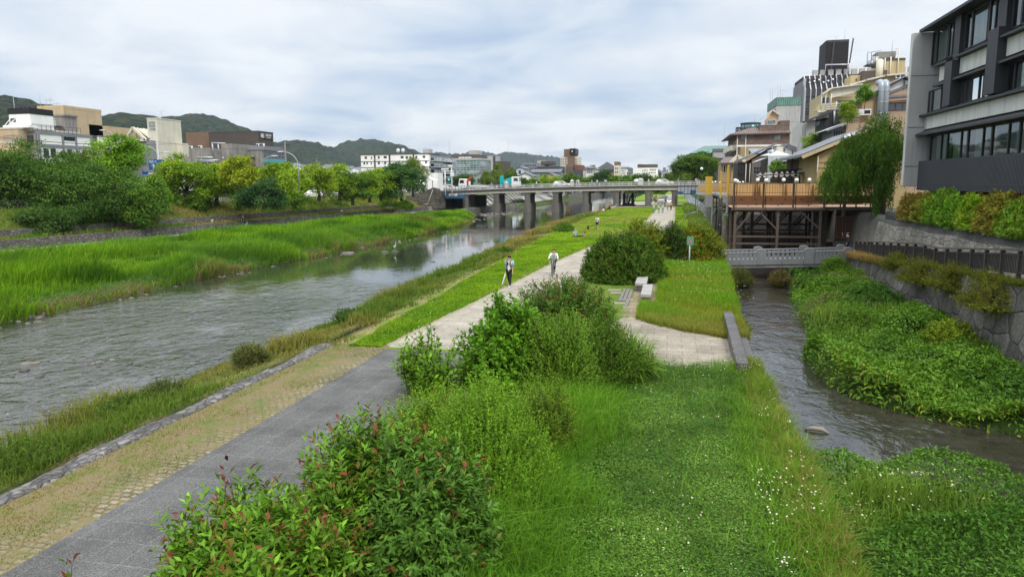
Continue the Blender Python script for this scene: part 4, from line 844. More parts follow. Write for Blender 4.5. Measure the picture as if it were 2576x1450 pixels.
m=t.mb(); m.prism([(A(1090,400)[0],zb_),(A(1125,330)[0],A(1125,330)[1]),(A(1200,420)[0],zb_)],'y',yA+.5,yA+7); t.add(m,'gable_hall',M('shaded_cream',(.35,.33,.28),.85,.15,.5,.3))
m=t.mb(); P1=A(1130,318); P2=A(1240,345); P3=A(1225,320); m.add([(P1[0],yA-.4,P1[1]),(A(1240,430)[0],yA-.4,zb_+.4),(A(1240,430)[0],yA+8,zb_+.4),(P1[0],yA+8,P1[1])],[(0,1,2,3)]); 
for i in range(6): 
    f_=i/5; m.bar((P1[0],yA+8*f_,P1[1]+.06),(A(1240,430)[0],yA+8*f_,zb_+.46),.14,.12)
t.add(m,'ribbed_roof',CREAM)
m=t.mb(); m.box(SX-.02,SX+1.2,lx('z1',1480,460)[0],yR,zl-2.2,zl+.1); t.add(m,'side_bay',CREAM)
antenna(t,xa+1.5,yA+2,zt,1.6,1)
# ---- stained concrete station building
Y6=136.; x0=sx('z1',1410,540,Y6)[0]; x1=sx('z1',1762,540,Y6)[0]; z6=sx('z1',1600,488,Y6)[1]
t=Th('station_building','low stained concrete building with pipes and a glazed end in turquoise','building',((x0+SX)/2,Y6+10,3.),LB)
t.box('wall',CONC,x0,x1,Y6,Y6+10,2.9,z6); x2=sx('z1',1945,540,Y6+4)[0]; z7=sx('z1',1850,452,Y6+4)[1]; t.box('stair_block',CONC,x1+.01,x2,Y6+4,Y6+16,2.9,z7)
yc,z8=lx('z1',2208,505); yd,_=lx('z1',2390,515); x3=sx('z1',1950,560,yc)[0]
t.box('end_wing',CONC,x3,SX-.15,yc,yd,2.9,z8); m=t.mb(); m.box(x3-.1,SX+.2,yc-.12,yd+.1,z8,z8+.9); t.add(m,'roof_band',GREYP)
window(t,'e',yc+.15,yd-.1,lx('z1',2240,575)[1],lx('z1',2240,508)[1],SX-.15,ALU,GL,6,2,.1); window(t,'e',yc+.15,yd-.1,lx('z1',2240,640)[1],lx('z1',2240,610)[1],SX-.15,ALU,GL,6,1,.1)
t.box('turquoise_panel',TURQ,SX-.15,SX-.02,yc+.1,yd-.1,lx('z1',2240,608)[1],lx('z1',2240,578)[1])
window(t,'s',sx('z1',2012,590,yc)[0],sx('z1',2140,590,yc)[0],sx('z1',2070,592,yc)[1],sx('z1',2070,565,yc)[1],yc,DGREY,GL,4)
m=t.mb(); b0=sx('z1',2040,610,yc)[0]; b1=sx('z1',2145,610,yc)[0]; zb=sx('z1',2090,628,yc)[1]; m.box(b0,b1,yc-1.0,yc-.02,zb-.2,zb); m.box(b0,b1,yc-1.0,yc-.9,zb,zb+1.2); t.add(m,'balcony',REDBR)
m=t.mb(); yp=Y6-.6
for zz,xs,xe in ((568,1655,1790),(592,1650,1830),(600,1680,1800)):
    a=sx('z1',xs,zz,yp); b=sx('z1',xe,zz,yp); m.tube([(a[0],yp,a[1]),(b[0],yp,b[1])],.22,8)
for px,za,zb in ((1690,570,640),(1740,590,640),(1870,560,590),(1780,440,560),(1830,455,540)):
    a=sx('z1',px,za,yp); b=sx('z1',px,zb,yp); m.tube([(a[0],yp,a[1]),(a[0],yp,b[1])],.17,8)
a=sx('z1',1775,445,yp); b=sx('z1',1890,450,yp); m.tube([(a[0],yp,a[1]),(b[0],yp,b[1])],.16,8); t.add(m,'pipe',STEEL)
for px in (1560,1600,1680): a=sx('z1',px,487,Y6+3); aircon(t,a[0],Y6+3,z6)
t.box('small_window',DGREY,*[v for v in (sx('z1',1528,570,Y6)[0],sx('z1',1540,570,Y6)[0],Y6-.03,Y6+.01,sx('z1',1534,580,Y6)[1],sx('z1',1534,557,Y6)[1])])
# ---- dark brown department block with the railway sign
X7=-92.; yc,zt=lx('z1',2165,350,X7); yd,_=lx('z1',2288,358,X7); xm=sx('z1',1750,400,yc)[0]; xl_=sx('z1',1560,400,yc+2)[0]
t=Th('department_store','big dark brown windowless block with a pale railway sign near its corner','building',((xm+X7)/2,yc+5,3.),LB)
t.box('wall',BROWNP,xm,X7,yc,yd,2.9,zt); t.box('brown_wing',REDBR,xl_,xm-.01,yc+2,yd+4,2.9,sx('z1',1650,355,yc+2)[1]); t.box('roof_edge',DGREY,xm-.08,X7+.08,yc-.08,yd+.08,zt,zt+.2)
m=t.mb()
for i in range(16):
    zz=zt-.5-i*.5; m.box(xm+.02,X7+.03,yc-.03,yc,zz,zz+.06); m.box(X7,X7+.03,yc,yd,zz,zz+.06)
t.add(m,'cladding_joint',M('brown_joint',(.06,.05,.045),.8))
s0=yc+.25; s1=yd-.2; zs0=lx('z1',2175,405,X7)[1]; zs1=lx('z1',2175,357,X7)[1]
sg=t.box('sign_panel',M('sign_charcoal',(.07,.065,.065),.6,.1),X7+.02,X7+.16,s0,s1,zs0,zs1); SGL=M('sign_white',(.78,.78,.76),.6,.03)
def text(t,body,loc,size,mat,parent,rot,name='lettering',ext=.01,align='CENTER'):
    cu=bpy.data.curves.new(name,'FONT'); cu.body=body; cu.size=size; cu.extrude=ext; cu.align_x=align; cu.align_y='CENTER'; cu.resolution_u=2
    o=bpy.data.objects.new(name,cu); C.objects.link(o); o.rotation_euler=rot; o.location=Vector(loc)
    bpy.context.view_layer.update(); me=bpy.data.meshes.new_from_object(o.evaluated_get(bpy.context.evaluated_depsgraph_get())); R_=o.matrix_world.copy(); bpy.data.objects.remove(o)
    me.transform(R_); me.transform(Matrix.Translation(-t.o)); me.materials.clear()
    return link(name,me,mat,parent)
hgt=zs1-zs0; L_=s1-s0; er=(PI/2,0,PI/2)
m=t.mb(); a0=s0+L_*.08; a1=s0+L_*.3; w_=.08
for b in ((a0,a1,zs0+hgt*.14,zs0+hgt*.14+w_),(a0,a1,zs0+hgt*.86-w_,zs0+hgt*.86),(a0,a0+w_,zs0+hgt*.14,zs0+hgt*.86),(a1-w_,a1,zs0+hgt*.14,zs0+hgt*.86),
          (a0+L_*.06,a1-L_*.06,zs0+hgt*.42,zs0+hgt*.72),(a0+L_*.05,a1-L_*.05,zs0+hgt*.34,zs0+hgt*.4),(a0+L_*.05,a0+L_*.075,zs0+hgt*.22,zs0+hgt*.34),(a1-L_*.075,a1-L_*.05,zs0+hgt*.22,zs0+hgt*.34)): m.box(X7+.16,X7+.2,*b)
t.add(m,'train_emblem',SGL,sg)
text(t,'京阪電車',(X7+.17,s0+L_*.64,zs0+hgt*.62),hgt*.5,SGL,sg,er); text(t,'Keihan Railway',(X7+.17,s0+L_*.64,zs0+hgt*.24),hgt*.22,SGL,sg,er)
for px in (2165,2190,2205): a=sx('z1',px,480,yc-3); aircon(t,a[0],yc-3.,z8+.9)
# ---- apartments and the teal glass building
XA=-80.
yc,zt=GX(*q('z2',1735,388),XA); yd,_=GX(*q('z2',1905,402),XA); x0=GY(*q('z2',1055,450),yc)[0]; z0=2.9
t=Th('apartment_block','long white apartment block with small square windows and glass balconies','building',((x0+XA)/2,yc+6,3.),LB)
t.box('wall',WHITE,x0,XA,yc,yc+12,z0,zt); t.box('roof_band',BROWNP,x0-.2,XA+.2,yc-.2,yc+12.2,zt,zt+.35)
Sy=lambda x,y:GY(*q('z2',x,y),yc)
m=t.mb()
for px in (1195,1345,1585): m.box(Sy(px-8,450)[0],Sy(px+8,450)[0],yc-.12,yc,z0,zt)
for py in (460,520): m.box(x0,XA,yc-.06,yc,Sy(1500,py)[1]-.12,Sy(1500,py)[1]+.12)
t.add(m,'facade_band',BROWNP)
for px,py,w_ in ((1105,425,24),(1162,428,10),(1235,422,18),(1300,420,30),(1340,418,12),(1470,420,30),(1518,422,26),(1553,422,22),(1613,418,20),(1690,416,24),(1090,482,16),(1118,480,14),(1160,482,10),(1236,480,20),(1300,478,20),(1340,476,10),(1710,470,18),(1690,520,14),(1750,520,18)):
    a=Sy(px-w_/2,py); b=Sy(px+w_/2,py); c=Sy(px,py+12)[1]; d=Sy(px,py-12)[1]; window(t,'s',a[0],b[0],c,d,yc,DGREY,GL,2 if w_>14 else 1,1,.1)
xe=GX(*q('z2',1735,395),XA)[0]
t.box('balcony_wing',GREYP,XA-6,XA+.0,yc+12.01,yd+10,z0,zt-.2)
fl=(zt-z0)/6
for i in range(1,6):
    zz=z0+fl*i; m=t.mb(); m.box(XA,XA+1.6,yc+1,yd+8,zz-.2,zz); o=t.add(m,'balcony',CONCL); m=t.mb(); m.box(XA+1.52,XA+1.58,yc+1,yd+8,zz,zz+1.1); t.add(m,'balcony_glass',GLL,o)
    window(t,'e',yc+2,yd+6,zz+.1,zz+2.1,XA,DGREY,GL,5,1,.12)
t.box('lower_wing',WHITE,XA-7,XA+5,yc-6,yc-.3,z0,Sy(1700,580)[1]); 
for px in (1400,1450): m=t.mb(); a=Sy(px,385); m.tube([(a[0],yc+3,zt),(a[0],yc+3,zt+1.2)],.06,5); m.ball((a[0],yc+2.8,zt+1.5),(.7,.2,.7),10,6); t.add(m,'satellite_dish',WHP)
t.box('roof_room',CONCL,Sy(1640,370)[0],Sy(1700,370)[0],yc+4,yc+8,zt+.3,zt+1.9)
for px,yt in ((1495,300),(1540,320),(1590,310),(1665,320)): antenna(t,Sy(px,380)[0],yc+5,zt+.3,Sy(px,yt)[1]-zt,1 if px==1665 else 0)
XT=-80.; yc,zt=GX(*q('z2',2255,447),XT); yd,_=GX(*q('z2',2362,460),XT); x0=GY(*q('z2',1885,520),yc)[0]
t=Th('office_building','teal glass office with a dark brown top storey behind the bridge end','building',((x0+XT)/2,yc+8,3.),LB)
t.box('wall',M('teal_wall',(.16,.2,.2),.5,.1),x0,XT,yc,yd,2.9,zt); m=t.mb(); m.box(x0-.3,XT+.3,yc-.3,yd+.3,zt,zt+.8); t.add(m,'roof_band',CONCL)
nf=4; fh=(zt-4.5)/nf
for i in range(nf): window(t,'s',x0+.1,XT-.1,4.5+fh*i+.9,4.5+fh*(i+1)-.1,yc,CONCL,GLT,11,2,.14); window(t,'e',yc+.1,yd-.1,4.5+fh*i+.2,4.5+fh*(i+1)-.1,XT,CONCL,GLT,7,3,.14)
for i in range(nf): t.box('spandrel',GLL,x0+.1,XT-.1,yc-.04,yc-.001,4.5+fh*i,4.5+fh*i+.88)
b0=GY(*q('z2',1962,400),yc+1)[0]; b1=GY(*q('z2',2225,400),yc+1)[0]; zb=GY(*q('z2',2100,392),yc+1)[1]
t.box('top_storey',BROWNP,b0,b1,yc+1,yd-2,zt+.8,zb); t.box('roof_room',CONCL,GY(*q('z2',2140,370),yc+6)[0],GY(*q('z2',2228,370),yc+6)[0],yc+6,yc+14,zb,GY(*q('z2',2180,350),yc+6)[1])
m=t.mb()
for i in range(9): a=b0+(b1-b0)*(.3+.055*i); m.box(a,a+(b1-b0)*.035,yc+.9,yc+.99,zb-2.4,zb-1.0)
t.add(m,'pale_lettering',SGL)
window(t,'s',b0+2,b1-2,zt+1.,zt+2.2,yc+1,REDBR,GL,12,1,.12)
antenna(t,b0-2,yc+5,zt+.8,9,2); antenna(t,b1+12,yc+9,zt+.8,7,1)
x0=GY(*q('z2',2330,430),yc+40)[0]; x1=GY(*q('z2',2398,430),yc+40)[0]
t=Th('apartment_block','plain pale grey tower block just right of the teal glass office','building',((x0+x1)/2,yc+45,3.),LB); t.box('wall',CONCL,x0,x1,yc+40,yc+52,2.9,GY(*q('z2',2360,405),yc+40)[1]); t.box('dark_wing',BROWNP,x1+.01,GY(*q('z2',2500,470),yc+40)[0],yc+42,yc+54,2.9,GY(*q('z2',2450,460),yc+40)[1])
m=t.mb(); xx=(x0+x1)/2+1; m.box(xx,xx+1.2,yc+39.9,yc+39.99,3,GY(*q('z2',2360,408),yc+40)[1]); t.add(m,'stair_slot',DGREY)
# ---- small houses below the hills
hr=random.Random(5); hm=[WHITE,CREAM,CONCL,PEACH,GREYP]; RT=tilemat('grey_roof_tiles',(.16,.165,.18),.35,'x'); RT2=tilemat('blue_grey_roof',(.2,.22,.27),.35,'x')
def house(t,x0,x1,y0,y1,z0,ze,zr,wall,roof,axis='x',ov=.5):
    """box walls under a gable roof; ridge along axis"""
    t.box('wall',wall,x0,x1,y0,y1,z0,ze)
    if axis=='y':
        xm=(x0+x1)/2; m=t.mb(); m.prism([(x0,ze),(x1,ze),(xm,zr-.12)],'y',y0+.02,y1-.02); t.add(m,'gable',wall)
        sl=(zr-ze)/(xm-x0); m=t.mb()
        for s in (-1,1):
            e=xm+s*((x1-x0)/2+ov); ez=zr-sl*((x1-x0)/2+ov); P=[(xm,zr),(e,ez),(e,ez+.18),(xm,zr+.18)]
            m.prism(P if s>0 else P[::-1],'y',y0-ov,y1+ov)
        return t.add(m,'roof',roof)
    ym=(y0+y1)/2; m=t.mb(); m.prism([(y0,ze),(y1,ze),(ym,zr-.12)],'x',x0+.02,x1-.02); t.add(m,'gable',wall)
    sl=(zr-ze)/(ym-y0); m=t.mb()
    for s in (-1,1):
        e=ym+s*((y1-y0)/2+ov); ez=zr-sl*((y1-y0)/2+ov); P=[(ym,zr),(e,ez),(e,ez+.18),(ym,zr+.18)]
        m.prism(P,'x',x0-ov,x1+ov)
    return t.add(m,'roof',roof)
for i in range(26):
    px=340+i*28+hr.uniform(-8,8); Yh=hr.uniform(430,620); a=GY(*q('z2',px,500),Yh); w_=hr.uniform(7,12); top=GY(*q('z2',px,478+28*(i/25)+hr.uniform(0,22)),Yh)[1]
    ax=hr.choice('xy'); t=Th('town_house',['small white house far off below the wooded hills','small pale grey house far off below the wooded hills','small house with a blue grey roof far off below the hills'][i%3],'house',(a[0],Yh,3.),'small far houses below the hills')
    house(t,a[0]-w_/2,a[0]+w_/2,Yh,Yh+10,2.8,max(6,top-2.4),max(8.2,top),[WHITE,CONCL,WHITE][i%3],RT2 if i%3==2 else RT,ax)
    window(t,'s',a[0]-w_*.2,a[0]+w_*.15,max(6,top-2.4)-2.,max(6,top-2.4)-.7,Yh,DGREY,GL,2,1,.1)
# ---- retaining walls of the left bank
WL=stonemat('left_wall_stone',(.17,.155,.14),(1,2.2,2.8),.4,.2,'x',.6,edge=.1); WL2=stonemat('rubble_wall',(.2,.185,.165),(1,2.6,3.2),.35,.25,'x',.5,edge=.1)
def wallrun(name,label,xf,Y0,Y1,z0,z1,th,mat,step=3.,bat=.12):
    mb=MB(); Y=np.arange(Y0,Y1+.1,step); P=[]
    for y in Y:
        x=float(xf(y)); a=z0(y) if callable(z0) else z0; b=z1(y) if callable(z1) else z1
        P+=[(x+bat,y,a),(x,y,b),(x-th,y,b),(x-th,y,a)]
    n=len(Y); F_=[]
    for i in range(n-1):
        for j in range(4): F_.append((i*4+j,i*4+(j+1)%4,i*4+4+(j+1)%4,i*4+4+j))
    F_+= [(0,1,2,3),(n*4-4,n*4-3,n*4-2,n*4-1)]; mb.add(P,F_); o=mb.build(name,mat); return tag(o,label,'wall')
wallrun('retaining_wall','dark stone retaining wall running along the far bank path',lambda y:Xw(y)+.02,10,168,-1.2,.22,.42,WL)
wallrun('terrace_wall','upper rubble wall on the far bank below the grassy slope',lambda y:Xw(y)-3.5,62,160,-.2,1.08,.4,WL2)
# ---- street furniture on the left bank
def cobra(name,label,X,Y,z0,h,reach,rz=0,group='street lamps of the left bank'):
    t=Th(name,label,'street lamp',(X,Y,z0),group); m=t.mb(); m.T=None
    pts=[(0,0,0),(0,0,h*.72)]+[(reach*(1-math.cos(a)),0,h*.72+h*.28*math.sin(a)) for a in (.3,.6,.9,1.2,1.57)]
    m.tube(pts,[.11,.085]+[.06]*5,7); t.add(m,'pole',STEEL); m=MB(); m.cbox((reach+.35,0,h),(.9,.28,.14)); m.build('lamp_head',WHP,t.r,bev=.04); t.r.rotation_euler=(0,0,rz); return t
for lb,k_,px,py,rot in (('street lamp with its arm bent left, between the cream tower and the blue road sign','w8',715,60,PI),('low street lamp with a right bent arm just left of the concrete building','w8',625,140,0),('street lamp with a right bent arm before the turquoise glazing','w8',1970,190,0),('street lamp bent left against the first wooded hill','w8',2455,130,PI),('small street lamp bent left in front of the far cream gables','z1',985,335,PI),('thin street lamp in front of the apartment block, bent left','z2',1300,440,PI)):
    Yp=105. if k_!='z2' else 150.; a=GY(*q(k_,px,py),Yp); cobra('street_lamp',lb,a[0],Yp,3.,max(4,a[1]-3.),2.4 if rot==0 else 2.6,rot)
Yp=99.; a=GY(*q('w8',580,235),Yp); b=GY(*q('w8',765,235),Yp); c=GY(*q('w8',650,365),Yp); BLUE=M('sign_blue',(.01,.1,.42),.45,.06,.5)
t=Th('road_sign','large blue direction sign with white lettering above the trees','road sign',((a[0]+b[0])/2,Yp,3.))
t.box('sign_panel',BLUE,a[0],b[0],Yp-.06,Yp,c[1],a[1]); mid=(a[0]+b[0])/2
t.add(t.mb().tube([(b[0]-.9,Yp+.12,3),(b[0]-.9,Yp+.12,a[1]+3)],.1,7),'pole',STEEL); hS=a[1]-c[1]
text(t,'国道1号',(mid-.5,Yp-.08,a[1]-hS*.2),hS*.24,SGL,t.r,(PI/2,0,0)); text(t,'ROUTE 1',(mid-.5,Yp-.08,a[1]-hS*.36),hS*.1,SGL,t.r,(PI/2,0,0))
m=t.mb(); m.box(mid-.55,mid-.35,Yp-.075,Yp-.061,c[1]+.2,a[1]-hS*.48); m.prism([(mid-.75,a[1]-hS*.56),(mid-.15,a[1]-hS*.56),(mid-.45,a[1]-hS*.43)],'y',Yp-.09,Yp-.076); t.add(m,'arrow',SGL)
a=GY(*q('w8',500,385),Yp-1); b=GY(*q('w8',700,420),Yp-1); t=Th('road_sign','small blue and white sign strip below the large blue direction sign','road sign',((a[0]+b[0])/2,Yp-1,3.)); t.box('sign_panel',BLUE,a[0],a[0]+(b[0]-a[0])*.38,Yp-1.05,Yp-1,b[1],a[1]); t.box('white_panel',SGL,a[0]+(b[0]-a[0])*.4,b[0],Yp-1.05,Yp-1,b[1],b[1]+(a[1]-b[1])*.55); t.add(t.mb().tube([(a[0]+.4,Yp-.93,3),(a[0]+.4,Yp-.93,a[1])],.07,6),'pole',STEEL)
def upole(label,X,Y,z0,h,group='utility poles'):
    t=Th('utility_pole',label,'utility pole',(X,Y,z0),group); m=t.mb(); m.cyl((X,Y),.16,z0,z0+h,8,.11); t.add(m,'pole',CONC)
    m=t.mb(); 
    for dz in (.5,1.1): m.box(X-.9,X+.9,Y-.05,Y+.05,z0+h-dz,z0+h-dz+.1)
    for k in (-.75,-.3,.3,.75): m.box(X+k-.05,X+k+.05,Y-.05,Y+.05,z0+h-.4,z0+h-.22)
    t.add(m,'cross_arm',DGREY); return t
for lb,k_,px,py,Yp in (('utility pole with crossarms at the glazed end of the concrete building','w8',2295,15,118.),('dark utility pole beside the first green trees below the hills','z2',610,430,165.)):
    a=GY(*q(k_,px,py),Yp); upole(lb,a[0],Yp,3.,a[1]-3.)
a=GY(*q('z1',1230,160),96.); 
# overhead wires
for (k0,x0,y0),(k1,x1,y1),Ya,Yb in ((('z1',0,395),('z1',1240,440),70,104),(('z1',0,405),('z1',1500,450),70,112),(('z1',1240,425),('z1',2390,500),104,118)):
    a=GY(*q(k0,x0,y0),Ya); b=GY(*q(k1,x1,y1),Yb); A_=Vector((a[0],Ya,a[1])); B_=Vector((b[0],Yb,b[1])); tag(MB().tube([A_.lerp(B_,i/10)-Vector((0,0,.5*math.sin(PI*i/10))) for i in range(11)],.02,4).build('overhead_wire',BLACK),'thin overhead wire strung along the left bank street','wire','overhead wires of the left bank')
# street guard fence
fm=MB()
for y in np.arange(64,118,1.6): x=float(Xw(y))-10.3; fm.box(x-.03,x+.03,y-.03,y+.03,2.95,4.0)
for zz in (3.35,3.7,3.97):
    for y in np.arange(64,116,4.): fm.bar((float(Xw(y))-10.3,y,zz),(float(Xw(y+4))-10.3,y+4,zz),.045)
tag(fm.build('street_fence',DGREY),'dark metal street fence behind the left bank trees','fence')
# ------------------------------------------------------------------ left bank trees
TB='trees along the left bank street'
DK=(.028,.07,.011); DK2=(.08,.165,.02); YG=(.1,.19,.013); YG2=(.19,.3,.02); MG=(.055,.13,.014); MG2=(.1,.2,.02)
def LT(label,k_,xl,xr,yt,yb,Y,z0,n,size,c,c2,seed,name='street_tree',**kw):
    a=q(k_,xl,yt); b=q(k_,xr,yb); zl=GY(*b,Y)[1]
    return tree_px(name,label,a[0],b[0],a[1],Y,z0,zl-(.9 if yb<1000 else .2),int(n*1.15),size*1.12,c,c2,group=TB,seed=seed,**dict(dict(nl=34),**kw))
LT('darkest broad tree at the left edge overhanging the lower stone wall','z1',-220,330,560,1225,74,.6,9000,.26,DK,(.055,.12,.016),101,nl=40,droop=.3)
LT('wide dark tree with a bright green top behind the broadest left tree','z1',20,560,440,1090,84,1.6,8000,.28,DK,DK2,102,nl=36,droop=.2)
LT('dark drooping tree leaning over the lower wall, second from the left edge','z1',330,960,560,1220,77,.6,9000,.24,DK,(.055,.125,.018),103,nl=40,droop=.4)
LT('olive brown tinted tree behind the dark drooping one','z1',480,930,480,1000,92,3.,6000,.28,(.05,.07,.02),(.09,.13,.03),104,nl=30)
LT('tallest tree on the left bank, bright green and open topped','z1',830,1225,395,900,90,2.,6500,.28,(.08,.18,.012),(.15,.29,.02),105,nl=26,lobe=.36)
LT('dark feathery tree at the grass slope edge below the tallest tree','z1',860,1330,690,1180,80,.4,8000,.24,(.045,.11,.016),(.09,.18,.02),106,nl=34,droop=.3)
LT('small bright green tree in front of the blue road sign','z1',1150,1370,760,930,88,2.2,2600,.24,(.07,.16,.012),(.12,.23,.02),107,nl=18)
LT('dark mass of low branches over the wall at the left edge','z1',80,640,980,1225,70,.3,6500,.22,DK,(.055,.115,.025),108,nl=40,droop=.3,name='bank_shrub',cat='shrub',trunk=.1)
LT('broad yellow green tree, the largest of the light row','z1',1320,1735,555,950,98,2.7,7500,.27,YG,YG2,111,nl=34)
LT('yellow green tree touching the right side of the largest light one','z1',1660,1930,615,930,102,2.8,5000,.27,YG,YG2,112,nl=26)
LT('slim bright yellow tree with a visible trunk before the concrete building','z1',1840,2120,575,830,100,2.8,5200,.26,(.15,.21,.012),(.23,.31,.02),113,nl=26,trunk=.2)
LT('dark spreading pine like tree low in front of the bright yellow one','z1',2060,2340,740,960,97,2.4,4000,.24,(.02,.06,.02),(.04,.095,.03),114,nl=24,flat=.5)
LT('light green tree under the turquoise glazing','z1',2170,2465,610,880,104,2.9,5200,.27,YG,YG2,115,nl=26)
LT('tall light green tree to the right of the turquoise glazing','z2',250,490,450,820,112,2.9,5500,.28,YG,YG2,116,nl=28)
LT('golden green tree with a twiggy underside, third from the dark pair','z2',470,770,500,800,118,3.,5000,.28,(.11,.19,.012),(.18,.27,.02),117,nl=28)
LT('light green tree below the far small houses','z2',690,970,510,790,124,3.,5000,.28,YG,YG2,118,nl=26)
LT('dark green layered tree in the middle of the street row','z2',800,1120,560,880,126,2.,6000,.28,(.04,.1,.02),MG2,119,nl=30,flat=.55)
LT('mid green tree with light patches beside the dark layered one','z2',1020,1240,520,860,130,2.4,5000,.28,MG,YG2,120,nl=26)
LT('mid green tree before the apartment block','z2',1140,1350,510,830,136,2.6,5000,.3,MG,YG2,121,nl=26)
LT('large dark tree at the end of the street row by the bridge','z2',1260,1650,470,830,140,2.4,9000,.3,(.025,.075,.018),(.05,.12,.03),122,nl=38,droop=.2)
def willow(name,label,k_,xl,xr,yt,yb,Y,z0,n,size,c,c2,seed,group=None,lenf=.55,base=None,trunk=.25,heads=11):
    a=GY(*q(k_,xl,yt),Y); b=GY(*q(k_,xr,yt),Y); zl=GY(*q(k_,xr,yb),Y)[1]; X=(a[0]+b[0])/2; rx=(b[0]-a[0])/2; hh=a[1]-z0
    r=np.random.default_rng(seed); t=thing(name,label,'tree',(X,Y,z0),group=group)
    ns=int(n/22); nh=heads; ha=r.uniform(0,2*PI,nh); hr=np.sqrt(r.uniform(.0,1,nh))*.72; hr[0]=.05; hx=np.cos(ha)*hr*rx; hy=np.sin(ha)*hr*rx*.8; hz=hh*(1-.5*hr**1.6)*r.uniform(.86,1.,nh); hz[0]=hh; hw=rx*r.uniform(.26,.46,nh)
    kh=r.integers(0,nh,ns); ang=r.uniform(0,2*PI,ns); rad=np.sqrt(r.uniform(.0,1,ns)); ox=hx[kh]+np.cos(ang)*rad*hw[kh]; oy=hy[kh]+np.sin(ang)*rad*hw[kh]
    zt=hz[kh]-hw[kh]*.55*rad**2-r.uniform(0,.08,ns)*hh; ln=np.maximum(.3,np.minimum(zt-(zl-z0),(hh-(zl-z0))*lenf*r.uniform(.45,.8,nh)[kh])*r.uniform(.55,1.1,ns))
    u=(np.arange(22)+.5)/22; sway=r.normal(0,.12,(ns,2))*rx
    Xp=ox[:,None]*(1+.16*np.sqrt(u))+sway[:,:1]*u; Yp=oy[:,None]*(1+.16*np.sqrt(u))+sway[:,1:]*u; Zp=zt[:,None]-ln[:,None]*u**1.15+.25*np.sin(u*PI)
    P_=np.stack([Xp,Yp,Zp],-1).reshape(-1,3)+r.normal(0,size*.3,(ns*22,3)); m_=len(P_)
    D=r.normal(0,.35,(m_,3))+np.array([0,0,-1.]); Nn=np.stack([Xp,Yp,Zp*0+.3],-1).reshape(-1,3)+r.normal(0,.8,(m_,3))
    tt=np.repeat(r.uniform(0,1,ns),22); col=np.array(c)*(1-tt[:,None])+np.array(c2)*tt[:,None]; col=np.clip(col*(1+r.normal(0,.2,(m_,1))),.004,.5)
    leaves('crown',P_,D,unit(Nn),size*r.uniform(.7,1.3,m_),size*.38*r.uniform(.8,1.2,m_),col,LM,t)
    mb=MB(); mb.tube([(0,0,-.3),(.1,.05,hh*.35),(0,.1,hh*.62)],[trunk*1.2,trunk*.9,trunk*.6],8)
    for i in range(0,ns,max(1,ns//26)): mb.tube([(0,.1,hh*.6),(ox[i]*.55,oy[i]*.55,zt[i]*.55+hh*.42),(ox[i],oy[i],zt[i])],[trunk*.3,trunk*.16,trunk*.05],5,False)
    mb.build('trunk',BARK,t); return t
willow('willow_tree','pale weeping willow hanging over the end of the left street row','z2',1400,1740,405,740,152.,3.,9000,.3,(.11,.19,.025),(.18,.27,.04),130,TB)
for i,(xl,xr,yt,Yq) in enumerate(((1380,1560,850,96),(1560,1720,860,97),(1960,2110,850,98),(2240,2400,850,100),(2440,2570,850,103))):
    LT(['low dark green shrub at the foot of the largest light tree','low shrub between the two largest light trees','low shrub to the right of the bright yellow tree','low shrub behind the dark pine like tree','low shrub under the light tree by the turquoise glazing'][i],'z1',xl,xr,yt,985,Yq,2.,1600,.2,DK,MG2,140+i,name='bank_shrub',cat='shrub',trunk=.05,tr=1.2)
# far trunks and hedges on the slope
LT('low bright shrubs on the slope just before the bridge ramp','z2',1215,1590,850,930,146,.6,3500,.2,(.07,.15,.012),(.12,.22,.02),131,nl=30,name='bank_shrub',cat='shrub',trunk=.06,tr=1.2)
LT('grey green bush hanging over the upper wall on the far bank','z1',1170,1330,1010,1130,80,.0,1500,.16,(.08,.11,.03),(.13,.16,.05),132,nl=20,name='bank_shrub',cat='shrub',trunk=.06,tr=1.2)
# ------------------------------------------------------------------ hills
hmat,nt,bs=nodes('hill_forest'); v=coords(nt,kind='World'); vo=N(nt,'ShaderNodeTexVoronoi'); vo.inputs['Scale'].default_value=.1; nt.links.new(v,vo.inputs['Vector'])
sep=N(nt,'ShaderNodeSeparateColor'); nt.links.new(vo.outputs['Color'],sep.inputs[0])
hc=ramp(nt,sep.outputs[0],[(0.,(.008,.02,.01)),(.4,(.016,.034,.013)),(.75,(.028,.045,.015)),(.93,(.05,.045,.02)),(1.,(.07,.055,.03))])
hc=mix(nt,1.,hc,ramp(nt,noise(nt,v,.006,4,.6),[(.35,.65),(.65,1.3)]),'MULTIPLY')
nt.links.new(hc,bs.inputs['Base Color']); bs.inputs['Roughness'].default_value=.95; bs.inputs['Specular IOR Level'].default_value=.05
hb=math_(nt,'SUBTRACT',1.,vo.outputs['Distance']); bump(nt,bs,hb,1.,12.)
